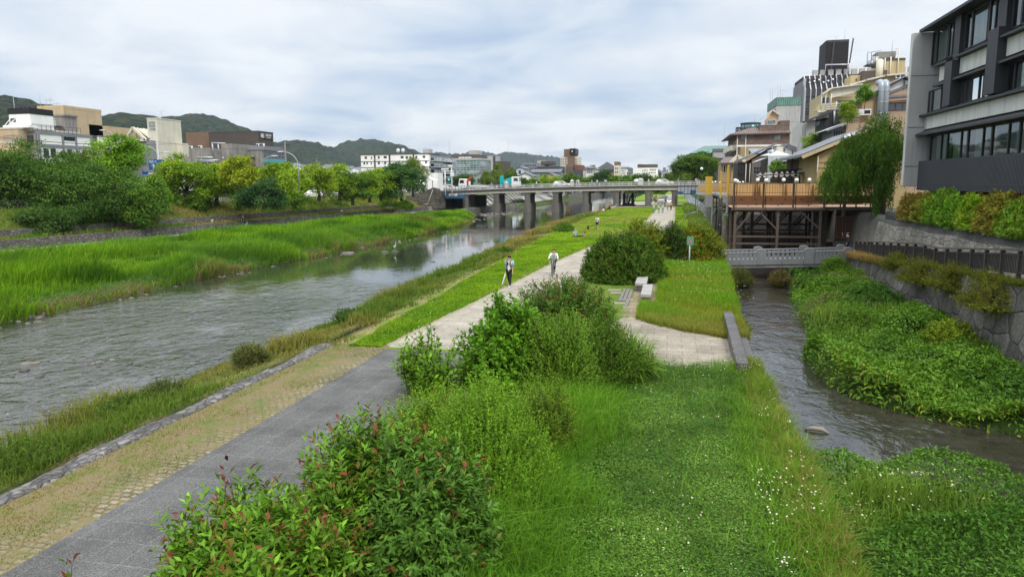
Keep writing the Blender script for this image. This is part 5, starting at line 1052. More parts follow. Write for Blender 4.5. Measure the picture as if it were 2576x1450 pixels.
def hill(name,k_,pts,D,depth,seed):
    pts=[q(k_,*p) for p in pts]; xs=np.linspace(pts[0][0],pts[-1][0],int((pts[-1][0]-pts[0][0])/1.2)+2); ys=np.interp(xs,[p[0] for p in pts],[p[1] for p in pts])
    rr=np.array([ray(x,y) for x,y in zip(xs,ys)]); hz=np.hypot(rr[:,0],rr[:,1]); rr=rr/hz[:,None]
    rows=18; V=[]
    for j in range(rows+6):
        if j<=rows: f_=j/rows; d=D-depth*(1-f_); zf=np.sin(f_*PI/2)**1.1
        else: f_=(j-rows)/6; d=D+depth*.8*f_; zf=np.cos(f_*PI/2)
        zr=H+rr[:,2]*D; x=rr[:,0]*d; y=rr[:,1]*d
        nz=(vnoise(x,y,.05,seed,2)-.5)*D*.0065*(.7 if j in (rows,) else 1)+ (vnoise(x,y,.0035,seed+1,2)-.5)*D*.018*np.sin(min(1,j/rows)*PI)
        z=3+(np.maximum(zr,4)-3)*zf+nz*(1 if j else 0); V.append(np.stack([x,y,z],-1))
    nc_=len(xs); V=np.concatenate(V); n_=rows+6; ii=(np.arange(n_-1)[:,None]*nc_+np.arange(nc_-1)[None,:]).ravel(); Q=np.stack([ii,ii+1,ii+1+nc_,ii+nc_],1)
    o=npmesh(name,V,Q.ravel(),np.arange(len(Q))*4,None,hmat,smooth=True); return tag(o,kind='structure')
hill('hills','z1',[(-500,60),(-200,75),(0,90),(100,100),(170,122),(300,150),(430,172),(545,195),(700,225),(830,257),(930,243),(1020,240),(1150,250),(1240,262),(1400,300),(1600,400),(1800,520)],1500,650,1)
hill('hills','z1',[(1000,420),(1200,310),(1330,262),(1420,240),(1560,220),(1660,220),(1800,250),(1950,300),(2070,340),(2250,440),(2400,560)],2100,700,2)
hill('hills','z2',[(-250,450),(-50,340),(100,310),(230,290),(330,275),(430,265),(560,290),(690,325),(790,352),(900,430),(1000,520)],2500,800,3)
hill('hills','z2',[(560,520),(690,415),(800,342),(900,290),(1000,268),(1070,260),(1160,262),(1300,300),(1440,330),(1570,375),(1700,420),(1850,520)],2800,800,4)
hill('hills','z3',[(-600,190),(-300,140),(-100,118),(0,113),(130,122),(300,128),(430,114),(560,136),(620,118),(700,112),(760,125),(830,125),(900,145),(1000,150),(1140,170),(1340,232),(1480,262),(1700,275),(2100,280),(2500,290)],5000,1200,5)
# ================================================================== BRIDGE
BY0,BY1=170.,181.
zr=pw([(-60,4.6),(-54,4.75),(-40,5.2),(-26,5.5),(-10,5.75),(8,5.82),(14,5.8)])
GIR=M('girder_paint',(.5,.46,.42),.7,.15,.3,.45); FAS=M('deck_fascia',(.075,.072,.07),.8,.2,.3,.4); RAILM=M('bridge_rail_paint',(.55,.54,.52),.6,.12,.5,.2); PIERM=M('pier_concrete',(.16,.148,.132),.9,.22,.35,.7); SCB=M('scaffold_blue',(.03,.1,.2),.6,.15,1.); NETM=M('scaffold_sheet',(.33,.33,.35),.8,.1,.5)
xsb=np.linspace(-55.5,14.,35)
br=Th('road_bridge','long concrete road bridge on dark piers across the river','bridge',(-23,178,WZ))
def ribbon(t,name,mat,y0,y1,dz0,dz1):
    m=t.mb(); P=[]
    for x in xsb: z=float(zr(x)); P+=[(x,y0,z+dz0),(x,y1,z+dz0),(x,y1,z+dz1),(x,y0,z+dz1)]
    n=len(xsb); Fq=[(i*4+j,i*4+(j+1)%4,i*4+4+(j+1)%4,i*4+4+j) for i in range(n-1) for j in range(4)]+[(0,1,2,3),(n*4-4,n*4-3,n*4-2,n*4-1)]
    m.add(P,Fq); return t.add(m,name,mat)
ribbon(br,'deck',FAS,BY0,BY1,-1.35,-.98); ribbon(br,'girder',GIR,BY0+.25,BY0+1.1,-2.0,-1.352)
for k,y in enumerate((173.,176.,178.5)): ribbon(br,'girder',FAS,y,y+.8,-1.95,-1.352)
ribbon(br,'girder',GIR,BY1-1.1,BY1-.25,-2.0,-1.352)
ribbon(br,'kerb_beam',RAILM,BY0-.03,BY0+.4,-.978,-.8); 
ramph=lambda m,x,y,w,z0,z1:m.box(x-w,x+w,y-w,y+w,z0,z1)
for side,y in (('s',BY0+.15),('n',BY1-.2)):
    rl=ribbon(br,'railing',RAILM,y-.09,y+.09,-.12,0.)
    for dz in (-.42,-.62):
        P_=ribbon(br,'rail_bar',RAILM,y-.05,y+.05,dz,dz+.1)
    m=br.mb()
    for x in np.arange(-54.5,14,2.25): ramph(m,x,y,.07,float(zr(x))-.8,float(zr(x))-.119)
    o=br.add(m,'baluster',RAILM); o['kind']='stuff'
for pxx in (650,1250,1870):
    x=GY(*q('z3',pxx,390),BY0)[0]
    for y in (BY0+.15,BY1-.2):
        z=float(zr(x)); m=br.mb(); m.box(x-.4,x+.4,y-.3,y+.3,z-.8,z+.35); m.box(x-.48,x+.48,y-.38,y+.38,z+.35,z+.47); m.add([(x-.44,y-.34,z+.47),(x+.44,y-.34,z+.47),(x+.44,y+.34,z+.47),(x-.44,y+.34,z+.47),(x,y,z+.85)],[(0,1,4),(1,2,4),(2,3,4),(3,0,4)]); br.add(m,'rail_pillar',RAILM)
for px,k in ((1167,0),(1244,1),(1322,1),(1393,1),(1468,1),(1545,0),(1625,0),(1692,0)):
    x=GY(px,520,BY0+.5)[0]+.4; zb=-1.9 if k else -1.2 if px<1200 else -.1; zt=float(zr(x))-2.0; w=.66
    m=br.mb(); 
    for y0,y1 in ((BY0+.6,BY0+7.2),):
        m.prism([(x-w,y0),(x,y0-.3),(x+w,y0),(x+w,y1),(x,y1+.3),(x-w,y1)],'z',zb,zt-.5 if k==1 or True else zt); m.box(x-w-.16,x+w+.16,y0-.1,y1+.1,zt-.5,zt)
        if k: m.prism([(x-w-.22,y0-.1),(x,y0-.55),(x+w+.22,y0-.1),(x+w+.22,y1+.1),(x,y1+.5),(x-w-.22,y1+.1)],'z',zb-.01,.75)
    br.add(m,'pier',PIERM)
# abutments, wing wall, scaffold boxes
AB=stonemat('abutment_stone',(.14,.125,.11),(1.8,1,2.2),.4,.15,'y',.6,edge=.1)
pts=[GY(*q('w4',*p),168.5) for p in ((-60,700),(180,650),(390,560),(500,590),(590,740),(590,905),(290,935),(-60,935))]
o=MB().prism(pts,'y',168.6,169.8).build('wing_wall',AB); tag(o,'dark stone wing wall sloping down at the far end of the road bridge','wall')
t=Th('wall_stair','thin handrail of the stair down the stone wing wall by the bridge','railing',(pts[1][0],168.4,0))
a=GY(*q('w4',385,600),168.4); b=GY(*q('w4',300,840),168.4); m=t.mb(); m.tube([(a[0],168.4,a[1]),(b[0],168.4,b[1])],.05,5); c=GY(*q('w4',250,835),168.4); m.tube([(b[0],168.4,b[1]),(c[0],168.4,c[1])],.05,5); t.add(m,'handrail',WHP)
o=MB().box(-62,-55.5,BY0+.1,BY1,-1.2,3.2).box(-56,-46.5,BY0+11,BY0+12,-1.2,2.6).build('abutment',M('dark_concrete',(.09,.085,.08),.9,.25,.4,.5)); tag(o,'dark concrete abutment under the far bank end of the bridge','abutment')
o=MB().box(13.2,17,BY0+.1,BY1,-1.2,4.75).build('abutment',CONC); tag(o,'concrete abutment under the near bank end of the bridge','abutment')
QW=stonemat('quay_stone',(.2,.19,.175),(1,1.2,1.5),.4,.2,'x',.6,edge=.08)
o=tag(wallrun('quay_wall','dark stone quay under the bridge beside the path',lambda y:-46.5+.02*(y-160)+4*float(ss(186,200,y)),160,203,-1.9,-.2,.8,QW,2.,.35),None,None)
sc=Th('scaffold_box','blue work platform with a white lettered panel under the far bridge end','scaffold',(-50,168.9,1.5))
a=GY(*q('w4',580,660),168.9); b=GY(*q('w4',930,735),168.9); m=sc.mb(); m.box(a[0],b[0],168.2,169.6,b[1]-.05,b[1]+.05); m.box(a[0],b[0],168.2,168.26,b[1]+.05,b[1]+.85); m.box(a[0],a[0]+.8,168.2,169.6,b[1]+.05,a[1])
for i in range(8): x=a[0]+(b[0]-a[0])*i/7; m.bar((x,168.22,b[1]-.2),(x,168.22,a[1]+1.9),.07)
m.bar((a[0],168.22,a[1]+1.85),(b[0],168.22,a[1]+1.85),.06); sc.add(m,'platform',SCB)
a=GY(*q('w4',655,668),168.1); b=GY(*q('w4',795,698),168.1); pn=sc.box('lettered_panel',M('panel_white',(.7,.66,.62),.7,.05),a[0],b[0],168.08,168.18,b[1],a[1]); text(sc,'安全第一',((a[0]+b[0])/2,168.07,(a[1]+b[1])/2),(a[1]-b[1])*.8,M('sign_red',(.4,.05,.04),.6,.05),pn,(PI/2,0,0))
sc=Th('scaffold_box','grey sheeted blue framed work platform on the near bank end of the bridge','scaffold',(5,168.9,3))
a=GY(*q('z3',2212,440),168.8); b=GY(*q('z3',2405,490),168.8); m=sc.mb(); m.box(a[0],b[0],168.3,169.6,b[1]+.1,b[1]+.25)
for i in range(7): x=a[0]+(b[0]-a[0])*i/6; m.bar((x,168.3,b[1]),(x,168.3,a[1]+1.4),.1)
m.box(a[0],a[0]+1.3,168.25,168.3,b[1]+.25,a[1]-.5); x=a[0]+(b[0]-a[0])*.62; m.box(x,x+1.2,168.25,168.3,b[1]+.25,a[1]-.2); sc.add(m,'frame',SCB)
m=sc.mb(); m.box(a[0]+.1,b[0],168.36,168.42,b[1]+.3,a[1]+.5); sc.add(m,'sheeting',NETM)
# ---- embankment north of the bridge
EM,nt,bs=nodes('striped_embankment'); v=coords(nt,kind='World'); wv=N(nt,'ShaderNodeTexWave',bands_direction='Y'); wv.inputs['Scale'].default_value=.06; wv.inputs['Distortion'].default_value=4.; wv.inputs['Detail'].default_value=3; nt.links.new(v,wv.inputs['Vector'])
nt.links.new(mix(nt,ramp(nt,wv.outputs['Fac'],[(.72,0.),(.85,1.)]),ramp(nt,noise(nt,v,1.,5),[(.35,(.08,.075,.06)),(.65,(.16,.15,.13))]),(.42,.41,.39)),bs.inputs['Base Color']); bs.inputs['Roughness'].default_value=.9
o=MB().prism([(-49.5,-.6),(-49.3,-.6),(-54.5,3.4),(-56.6,3.4),(-56.6,-.6)],'y',189,420).build('embankment_wall',EM); tag(o,'sloping stone embankment with pale streaks seen through the bridge','wall')
REV=pavemat('revetment_slabs',(.36,.35,.33),2.,2.,.2,(.2,.2,.19),.1,msize=.12)
pv=[GX(*q('z3',*p),-41.) for p in ((885,600),(1195,545))]
o=MB().add([(-40.6,pv[0][0]-2,-1.45),(-40.2,pv[1][0],-1.45),(-46,pv[1][0]+8,1.1),(-46.5,pv[0][0]+10,1.1)],[(0,1,2,3)]).add([(-46,pv[1][0]+8,1.08),(-46.5,pv[0][0]+10,1.08),(-50,pv[0][0]+10,1.0),(-50,pv[1][0]+8,1.0)],[(0,1,2,3)]).build('concrete_revetment',REV); tag(o,'pale slabbed concrete revetment sloping into the river beyond the bridge','revetment')
wallrun('quay_wall','long grey river wall curving away beyond the bridge',lambda y:-40.5+11*float(ss(270,520,y)),pv[1][0],560,-1.6,1.2,1.2,QW,8.,.6)
# hedge above the embankment
def hedge(name,label,x0,x1,y0,y1,z0,h,n,size,c,c2,cat='hedge',group=None,seed=1):
    r=np.random.default_rng(seed); X=r.uniform(x0,x1,n); Y=r.uniform(y0,y1,n); b=vnoise(X,Y,.25,seed,3); Z=z0+h*(.35+.75*b)*r.uniform(.2,1.,n)**.5
    t=vnoise(X,Y,.12,seed+2,2); col=tint(n,t*2-.5,c,c2,.22); D=r.normal(0,1,(n,3)); Nn=unit(r.normal(0,.6,(n,3))+np.array([0,0,1.]))
    o=leaves(name,np.stack([X,Y,Z],-1),D,Nn,size*r.uniform(.7,1.3,n),size*.55*r.uniform(.7,1.3,n),col,LM); return tag(o,label,cat,group)
hedge('embankment_hedge','trailing green hedge along the top of the streaked embankment',-56.5,-50.5,190,400,1.6,2.0,9000,.5,(.05,.12,.02),(.11,.2,.03),seed=3)
# ================================================================== VEHICLES
TYRE=M('tyre_rubber',(.02,.02,.02),.9,.1,2.); RED=M('crane_red',(.5,.05,.03),.45,.1,1.); TQ=M('turquoise_steel',(.0,.42,.42),.45,.08,.8); CG=glass('car_glass',(.015,.02,.022),.05); LAMP=M('lamp_lens',(.7,.65,.55),.2,.02); TAIL=M('tail_lens',(.4,.02,.02),.3,.02)
def wheel(t,x,y,r,w=.22):
    m=MB(); m.T=Matrix.Translation((x,y,r))@Matrix.Rotation(PI/2,4,'X'); m.cyl((0,0),r,-w/2,w/2,16); o=m.build('wheel',TYRE,t.r); m=MB(); m.T=Matrix.Translation((x,y,r))@Matrix.Rotation(PI/2,4,'X'); m.cyl((0,0),r*.6,-w/2-.01,w/2+.01,12); m.build('rim',STEEL,o)
def car(label,loc,rz,paint,kind='car',group=None,name='parked_car'):
    """length along local x, front at +x"""
    t=Th(name,label,kind if kind in('van','bus') else 'car',loc,group); 
    if kind=='van': L,Wd,prof=4.7,1.75,[(-2.33,.35),(-2.35,1.2),(-2.25,1.95),(1.1,1.98),(1.75,1.3),(2.3,1.05),(2.35,.35)]; gp=[(-2.1,1.25),(-2.05,1.8),(1.0,1.82),(1.5,1.28)]
    elif kind=='bus': L,Wd,prof=10.2,2.4,[(-5.1,.4),(-5.1,2.95),(4.95,2.98),(5.1,1.4),(5.1,.4)]; gp=[(-4.8,1.5),(-4.8,2.5),(4.7,2.5),(4.8,1.5)]
    else: L,Wd,prof=4.3,1.7,[(-2.1,.3),(-2.15,.85),(-1.95,1.0),(-1.55,1.46),(.25,1.48),(1.05,1.0),(2.0,.85),(2.15,.3)]; gp=[(-1.75,1.0),(-1.42,1.38),(.2,1.4),(.85,1.0)]
    m=MB(); n=len(prof); P=[]
    for s in (-1,1):
        for (x,z) in prof: P.append((x,s*Wd/2*(1. if z<1.05 or kind=='bus' else .86),z))
    m.add(P,[tuple(range(n))[::-1],tuple(range(n,2*n))]+[(i,(i+1)%n,(i+1)%n+n,i+n) for i in range(n)]); m.build('body',paint,t.r,bev=.07)
    for s in (-1,1):
        m=MB(); w=Wd/2*(.95 if kind!='bus' else 1.)
        m.add([(x,s*(Wd/2*(1.0 if z<1.05 or kind=='bus' else .868)+.012),z) for x,z in gp]+[(x,s*(Wd/2*.8),z) for x,z in gp],[(0,1,2,3),(7,6,5,4)]+[(i,(i+1)%4,(i+1)%4+4,i+4) for i in range(4)]); m.build('side_window',CG,t.r)
    fx=[p for p in prof if p[1]>.9]; a,b=(prof[4],prof[5]) if kind!='van' else (prof[3],prof[4])
    if kind=='bus': a,b=(5.0,2.6),(5.1,1.5)
    m=MB(); e=.02; dx,dz=b[0]-a[0],b[1]-a[1]
    A_=(a[0]+dx*.08+e,a[1]+dz*.08+e); B_=(a[0]+dx*.92+e,a[1]+dz*.92+e); wa,wb=Wd/2*.76,Wd/2*.88
    m.add([(A_[0],-wa,A_[1]),(A_[0],wa,A_[1]),(B_[0],wb,B_[1]),(B_[0],-wb,B_[1]),(A_[0]-.05,-wa,A_[1]-.05),(A_[0]-.05,wa,A_[1]-.05),(B_[0]-.05,wb,B_[1]-.05),(B_[0]-.05,-wb,B_[1]-.05)],[(0,1,2,3),(7,6,5,4),(0,4,5,1),(1,5,6,2),(2,6,7,3),(3,7,4,0)]); m.build('windscreen',CG,t.r)
    rx=prof[1][0]-.015; zt_=prof[1][1]
    m=MB(); m.box(rx-.01,rx+.05,-Wd*.38,Wd*.38,(1.3 if kind!='car' else 1.02),(1.75 if kind!='car' else 1.04)); m.build('rear_window',CG,t.r)
    r=.31 if kind!='bus' else .48
    for x in (-L*.3,L*.31):
        for s in (-1,1): wheel(t,x,s*(Wd/2-.08),r)
    for s in (-1,1):
        MB().box(prof[-1][0]-.1,prof[-1][0]+.012,s*Wd*.4-.17,s*Wd*.4+.17,.62,.78).build('headlight',LAMP,t.r); MB().box(rx-.02,rx+.06,s*Wd*.42-.12,s*Wd*.42+.12,.75,.95).build('tail_light',TAIL,t.r)
    t.r.rotation_euler=(0,0,rz); return t.r
PW=M('car_paint_white',(.78,.78,.77),.25,.03,1.,spec=.6,bmp=0); PS=M('car_paint_silver',(.42,.43,.44),.3,.05,1.,metal=.4,bmp=0); PB=M('car_paint_black',(.02,.02,.022),.25,.05,1.,spec=.6,bmp=0); PG=M('car_paint_green',(.25,.5,.42),.3,.05,1.,bmp=0)
def on_street(k_,px,py,z=3.03,Y=None):
    return GY(*q(k_,px,py),Y)[0]
LC='cars seen between the left bank trees'
for lb,px,Y,pt_,kd in (('pale mint and white taxi half hidden left of the largest light tree',770,101,PG,'car'),('white car half hidden behind the largest light tree',860,103,PW,'car'),('white minicar close behind the white van under the bright yellow tree',1555,104,PW,'car'),('big white van under the bright yellow tree',1740,105,PW,'van')):
    x=on_street('w8',px,700,Y=Y); xx=min(x,float(Xw(Y))-13.); car(lb,(xx,Y,3.015),PI/2*0+.35,pt_,kd,LC)
for lb,px,Y,pt_ in (('white car behind the dark trees at the left edge of the view',60,88,PW),('silver car behind the dark trees near the left edge of the view',150,92,PS)):
    x=on_street('z1',px,960,Y=Y); car(lb,(x,Y,3.015),.4,pt_,'car',LC)
for lb,px,Y,pt_ in (('white car parked behind the golden green tree',600,128,PW),('silver car parked behind the dark layered tree',820,134,PS),('white car waiting beside the bus shelter near the bridge end',1700,172,PW)):
    x=on_street('z2',px,770,Y=Y); car(lb,(x,Y,3.015),.5,pt_,'car',LC)
# motorbike by the taxi
t=Th('motorbike','black motorbike parked beside the white cars under the light trees','motorbike',(on_street('w8',1000,730,Y=98),98,3.0)); x,y=t.o.x,98
m=t.mb(); m.box(x-.5,x+.35,y-.14,y+.14,3.45,3.8); m.box(x-.75,x-.1,y-.12,y+.12,3.75,3.88); m.bar((x+.4,y,3.8),(x+.62,y,3.35),.07); m.bar((x+.3,y-.35,4.05),(x+.3,y+.35,4.05),.04); m.bar((x+.4,y,3.78),(x+.3,y,4.05),.05); t.add(m,'body',PB,bev=.04)
for dx in (-.65,.65): 
    mm=MB(); mm.T=Matrix.Translation((dx,0,.31))@Matrix.Rotation(PI/2,4,'X'); mm.cyl((0,0),.31,-.06,.06,16); mm.build('wheel',TYRE,t.r)
# crane truck on the bridge
def zdeck(x): return float(zr(x))-.97
def cabtruck(name,label,x,y,z):
    t=Th(name,label,'truck',(x,y,z)); m=MB()
    m.prism([(-1.0,.55),(-1.0,2.7),(-.75,2.85),(.75,2.85),(.95,1.7),(1.05,.55)],'y',-1.15,1.15); m.build('cab',PW,t.r,bev=.08)
    for s in (-1,1): MB().add([(-.45,s*1.165,1.75),(-.45,s*1.165,2.55),(.55,s*1.165,2.55),(.72,s*1.165,1.75),(-.45,s*1.1,1.75),(-.45,s*1.1,2.55),(.55,s*1.1,2.55),(.72,s*1.1,1.75)],[(0,1,2,3),(7,6,5,4),(0,4,5,1),(1,5,6,2),(2,6,7,3),(3,7,4,0)]).build('side_window',CG,t.r)
    MB().add([(.79,-1.0,2.65),(.79,1.0,2.65),(.97,1.0,1.75),(.97,-1.0,1.75),(.7,-1.0,2.65),(.7,1.0,2.65),(.9,1.0,1.75),(.9,-1.0,1.75)],[(0,1,2,3),(7,6,5,4),(0,4,5,1),(1,5,6,2),(2,6,7,3),(3,7,4,0)]).build('windscreen',CG,t.r)
    MB().box(-6.2,-1.02,-1.0,1.0,.6,.85).build('chassis',DGREY,t.r)
    for wx in (.1,-4.6,-3.6):
        for s in (-1,1): wheel(t,wx,s*1.0,.45,.28)
    return t
xa=GY(*q('w4',920,500),176)[0]; t=cabtruck('crane_truck','white truck with a red folded crane arm driving on the bridge',xa,174.8,zdeck(xa)); t.r.rotation_euler=(0,0,PI)
MB().box(1.9,6.2,-1.1,1.1,.86,1.25).build('flatbed',PW,t.r).matrix_local=Matrix.Rotation(PI,4,'Z')@Matrix.Translation((0,0,0))
for ch in list(t.r.children):
    if ch.name.startswith('flatbed'): ch.matrix_local=Matrix.Scale(-1,4,(1,0,0))
def rel(k_,px,py,Y,t): a=GY(*q(k_,px,py),Y); return (-(a[0]-t.o.x),0,a[1]-t.o.z)
P0=rel('w4',990,450,176,t); P1=rel('w4',1035,395,176,t); P2=rel('w4',1210,312,176,t); P3=rel('w4',1000,520,176,t)
MB().bar(P3,P0,.5,.5).bar(P0,P1,.55,.5).build('crane_arm',RED,t.r); MB().bar(P1,P2,.3,.3).build('crane_boom',REDBR,t.r)
a=rel('w4',1010,455,176,t); b=rel('w4',1032,520,176,t); MB().box(min(a[0],b[0]),max(a[0],b[0]),-.4,.4,b[2],a[2]).build('crane_base',PW,t.r)
xb=GY(*q('w4',1795,480),176)[0]; t=cabtruck('equipment_truck','white truck carrying bright turquoise folded steel equipment on the bridge',xb,174.8,zdeck(xb))
def R2_(px,py): a=GY(*q('w4',px,py),176); return (a[0]-t.o.x,a[1]-t.o.z)
MB().prism([R2_(1532,520),R2_(1532,375),R2_(1545,366),R2_(1562,366),R2_(1573,375),R2_(1573,520)],'y',-.7,.7).build('turquoise_post',TQ,t.r,bev=.05)
MB().prism([R2_(1578,440),R2_(1720,388),R2_(1748,405),R2_(1745,470),R2_(1730,490),R2_(1600,495),R2_(1578,490)],'y',-.8,.8).prism([R2_(1573,505),R2_(1573,490),R2_(1755,492),R2_(1755,505)],'y',-.9,.9).build('turquoise_arm',TQ,t.r,bev=.05)
MB().prism([R2_(1590,462),R2_(1690,430),R2_(1700,440),R2_(1590,478)],'y',-.86,.86).build('hydraulic_ram',STEEL,t.r)
x=GY(*q('z3',1158,385),176.5)[0]; car('white car crossing the middle of the bridge',(x,176.5,zdeck(x)),0,PW,'car','vehicles on the bridge','car')
x=GY(*q('w5',1640,385),177.5)[0]; car('white car near the right end of the bridge',(x,177.5,zdeck(x)),0,PW,'car','vehicles on the bridge','car')
x=GY(*q('w4',690,520),177)[0]; car('white car at the far bank end of the bridge',(x,177,zdeck(x)),0,PW,'car','vehicles on the bridge','car')
# parasol on the bridge
x,zz=GY(*q('w5',1243,375),173); t=Th('parasol','white topped dark parasol standing on the bridge pavement','parasol',(x,173,zdeck(x))); m=t.mb(); m.tube([(x,173,zdeck(x)),(x,173,zz+.25)],.03,6); t.add(m,'pole',BLACK)
m=t.mb(); m.ball((x,173,zz-.25),(.72,.72,.5),14,8); 
t.add(m,'canopy',PW)
# cars under the bridge
car('silver car facing the viewer on the promenade under the bridge',(-2.25,190.,.01),-PI/2,PS,'van','cars under the bridge'); car('white car facing the viewer at the right pier under the bridge',(-.1,189.,.01),-PI/2,PW,'car','cars under the bridge')
car('dark car with its boot open farther under the bridge',(-1.6,199.,.01),-PI/2,PB,'van','cars under the bridge'); car('white car parked on the far embankment seen under the bridge',(GY(*q('w4',1235,780),200)[0],200,-.6),.3,PW,'car','cars under the bridge')
# dark sheeted works gear at the river edge under the bridge
x,_=G(*q('w5',1150,730),0); t=Th('works_gear','heap of black sheeting and poles on the promenade under the bridge','equipment',(x,176.,0)); r=random.Random(4)
m=t.mb()
for i in range(9): a=r.uniform(-1.3,1.3); m.bar((x+a,176+r.uniform(-.8,.8),0),(x+a+r.uniform(-.9,.9),176+r.uniform(-.8,.8),r.uniform(2,3.2)),.14,.3)
for dx in (-1.0,1.0): m.prism([(x+dx-.35,0.),(x+dx+.35,0.),(x+dx+.3,2.6),(x+dx+.1,3.3),(x+dx-.25,2.9)],'y',175.4,176.4)
m.prism([(x-1.7,.0),(x+1.9,.0),(x+1.3,.55),(x-1.1,.8)],'y',174.8,177); t.add(m,'sheeting',BLACK)
flat('promenade_paving',[(-14.5,168),(1.2,168),(1.2,215),(-13,215)],.006,pale)
# ================================================================== FAR CENTRE
CB='buildings beyond the bridge'
def cblock(name,label,Y,boxes,wins=None,k_='z3',depth=14.,cat='building'):
    """boxes: (x0,x1,ytop,mat[,dy]) in surveyed bearings"""
    a=GY(*q(k_,boxes[0][0],300),Y)[0]; b=GY(*q(k_,boxes[0][1],300),Y)[0]; t=Th(name,label,cat,((a+b)/2,Y+depth/2,3.),CB)
    for i,bx in enumerate(boxes):
        dy=bx[4] if len(bx)>4 else 0; x0,zt=GY(*q(k_,bx[0],bx[2]),Y+dy); x1,_=GY(*q(k_,bx[1],bx[2]),Y+dy); zb=2.9 if len(bx)<6 else GY(*q(k_,bx[0],bx[5]),Y+dy)[1]
        t.box('wall' if i==0 else 'wing',bx[3],x0,x1,Y+dy,Y+dy+depth,zb,zt)
    for w in wins or []:
        dy=w[6] if len(w)>6 else 0
        for i in range(w[4]):
            for j in range(w[5]):
                u0=w[0]+(w[1]-w[0])*i/w[4]; u1=u0+(w[1]-w[0])/w[4]*.6; v0=w[2]+(w[3]-w[2])*j/w[5]; v1=v0+(w[3]-w[2])/w[5]*.55
                A_=GY(*q(k_,u0,v1),Y+dy); B_=GY(*q(k_,u1,v0),Y+dy); window(t,'s',A_[0],B_[0],A_[1],B_[1],Y+dy,DGREY,GL,1,1,.1)
    return t
cblock('office_building','grey office with a low dark roof and rooftop plant beyond the bridge',330,[(795,940,200,GREYP),(925,1140,232,DGREY,-2.),(930,1000,180,CONCL,3),(965,1060,185,BROWNP,2.5,215)],[(820,930,215,300,5,3),(940,1130,245,300,9,2,-2.)])
t=cblock('hotel_tower','brown and cream tower with a black sign box on top, tallest of the far centre',420,[(1210,1272,80,REDBR,-1.5),(1145,1212,138,CREAM),(1270,1310,142,CREAM),(1176,1232,74,REDBR,-.5,140),(1229,1282,68,BLACK,-2.2,124)],[(1150,1205,160,225,3,3),(1275,1305,160,225,2,3)])
a=GY(*q('z3',1246,88),417.6); b=GY(*q('z3',1256,99),417.6); m=t.mb(); m.box(a[0],b[0],417.5,417.62,b[1],a[1]); t.add(m,'white_emblem',SGL); antenna(t,GY(*q('z3',1274,60),421)[0],421,GY(*q('z3',1274,75),421)[1],6,1)
cblock('apartment_block','brown brick and pale block crowded at the foot of the brown tower',395,[(1195,1255,215,REDBR),(1140,1200,222,CONCL,2),(1275,1338,218,M('brick_red',(.22,.09,.06),.8,.15),3),(1255,1345,262,DGREY,-3)],[(1200,1250,235,300,3,4),(1145,1195,240,300,3,3,2)])
t=cblock('tower_house','small white tower house with a flared grey roof beyond the bridge',360,[(1378,1445,248,WHITE),(1352,1475,272,CREAM,3)],[(1390,1440,262,300,3,3)])
a=GY(*q('z3',1372,247),359); b=GY(*q('z3',1468,247),359); c=GY(*q('z3',1420,215),359); xm=(a[0]+b[0])/2; m=t.mb()
m.add([(a[0],358,a[1]),(b[0],358,a[1]),(b[0],376,a[1]),(a[0],376,a[1]),(a[0]+4,362,a[1]+1.6),(b[0]-4,362,a[1]+1.6),(b[0]-4,372,a[1]+1.6),(a[0]+4,372,a[1]+1.6),(xm,367,c[1])],[(0,1,5,4),(1,2,6,5),(2,3,7,6),(3,0,4,7),(4,5,8),(5,6,8),(6,7,8),(7,4,8),(3,2,1,0)]); t.add(m,'roof',RT)
t=cblock('theatre_building','old tan theatre with a stepped gabled roof and a brown capped tower',380,[(1560,1640,240,BEIGE),(1634,1682,222,CREAM,-2),(1636,1680,188,REDBR,-1.9,221),(1480,1565,272,CONC,1)],[(1590,1630,260,310,4,1),(1645,1675,240,310,2,2,-2)])
a=GY(*q('z3',1478,262),379); b=GY(*q('z3',1648,262),379); c=GY(*q('z3',1570,190),379); m=t.mb(); m.prism([(a[0],a[1]),(a[0]+2,a[1]+.4),(c[0]-5,c[1]-3.2),(c[0],c[1]),(c[0]+5,c[1]-3.2),(b[0]-1,b[1]+.4),(b[0],b[1])],'y',378.6,394.5); t.add(m,'roof',RT)
m=t.mb(); m.prism([(a[0]+5,a[1]+.3),(c[0],c[1]-4),(b[0]-6,b[1]+.3)],'y',378.3,378.59); t.add(m,'gable',BEIGE)
cblock('apartment_block','grey and white block to the right of the old tan theatre',400,[(1685,1748,262,WHITE),(1695,1745,236,GREYP,2,262),(1745,1812,280,CONC,4)],[(1690,1742,268,310,4,2),(1750,1805,285,310,5,1,4)])
cblock('school_building','white building with two dark roof boxes beyond the right end of the bridge',350,[(1808,2032,245,WHITE),(1848,1897,212,BROWNP,.5,258),(1903,2030,213,BROWNP,1.,246),(1960,2030,305,CREAM,-2)],[(1895,1945,262,280,4,1),(1960,2020,255,310,5,2)])
cblock('apartment_block','thin grey tower far up the river, right of the white building',620,[(2082,2106,240,GREYP),(2030,2085,285,DGREY,4)],[(2085,2103,250,300,2,4)])
cblock('apartment_block','low pale houses far up the river beside the thin grey tower',600,[(2105,2200,278,CONCL),(2130,2160,266,WHITE,2)],[(2110,2195,285,315,8,2)])
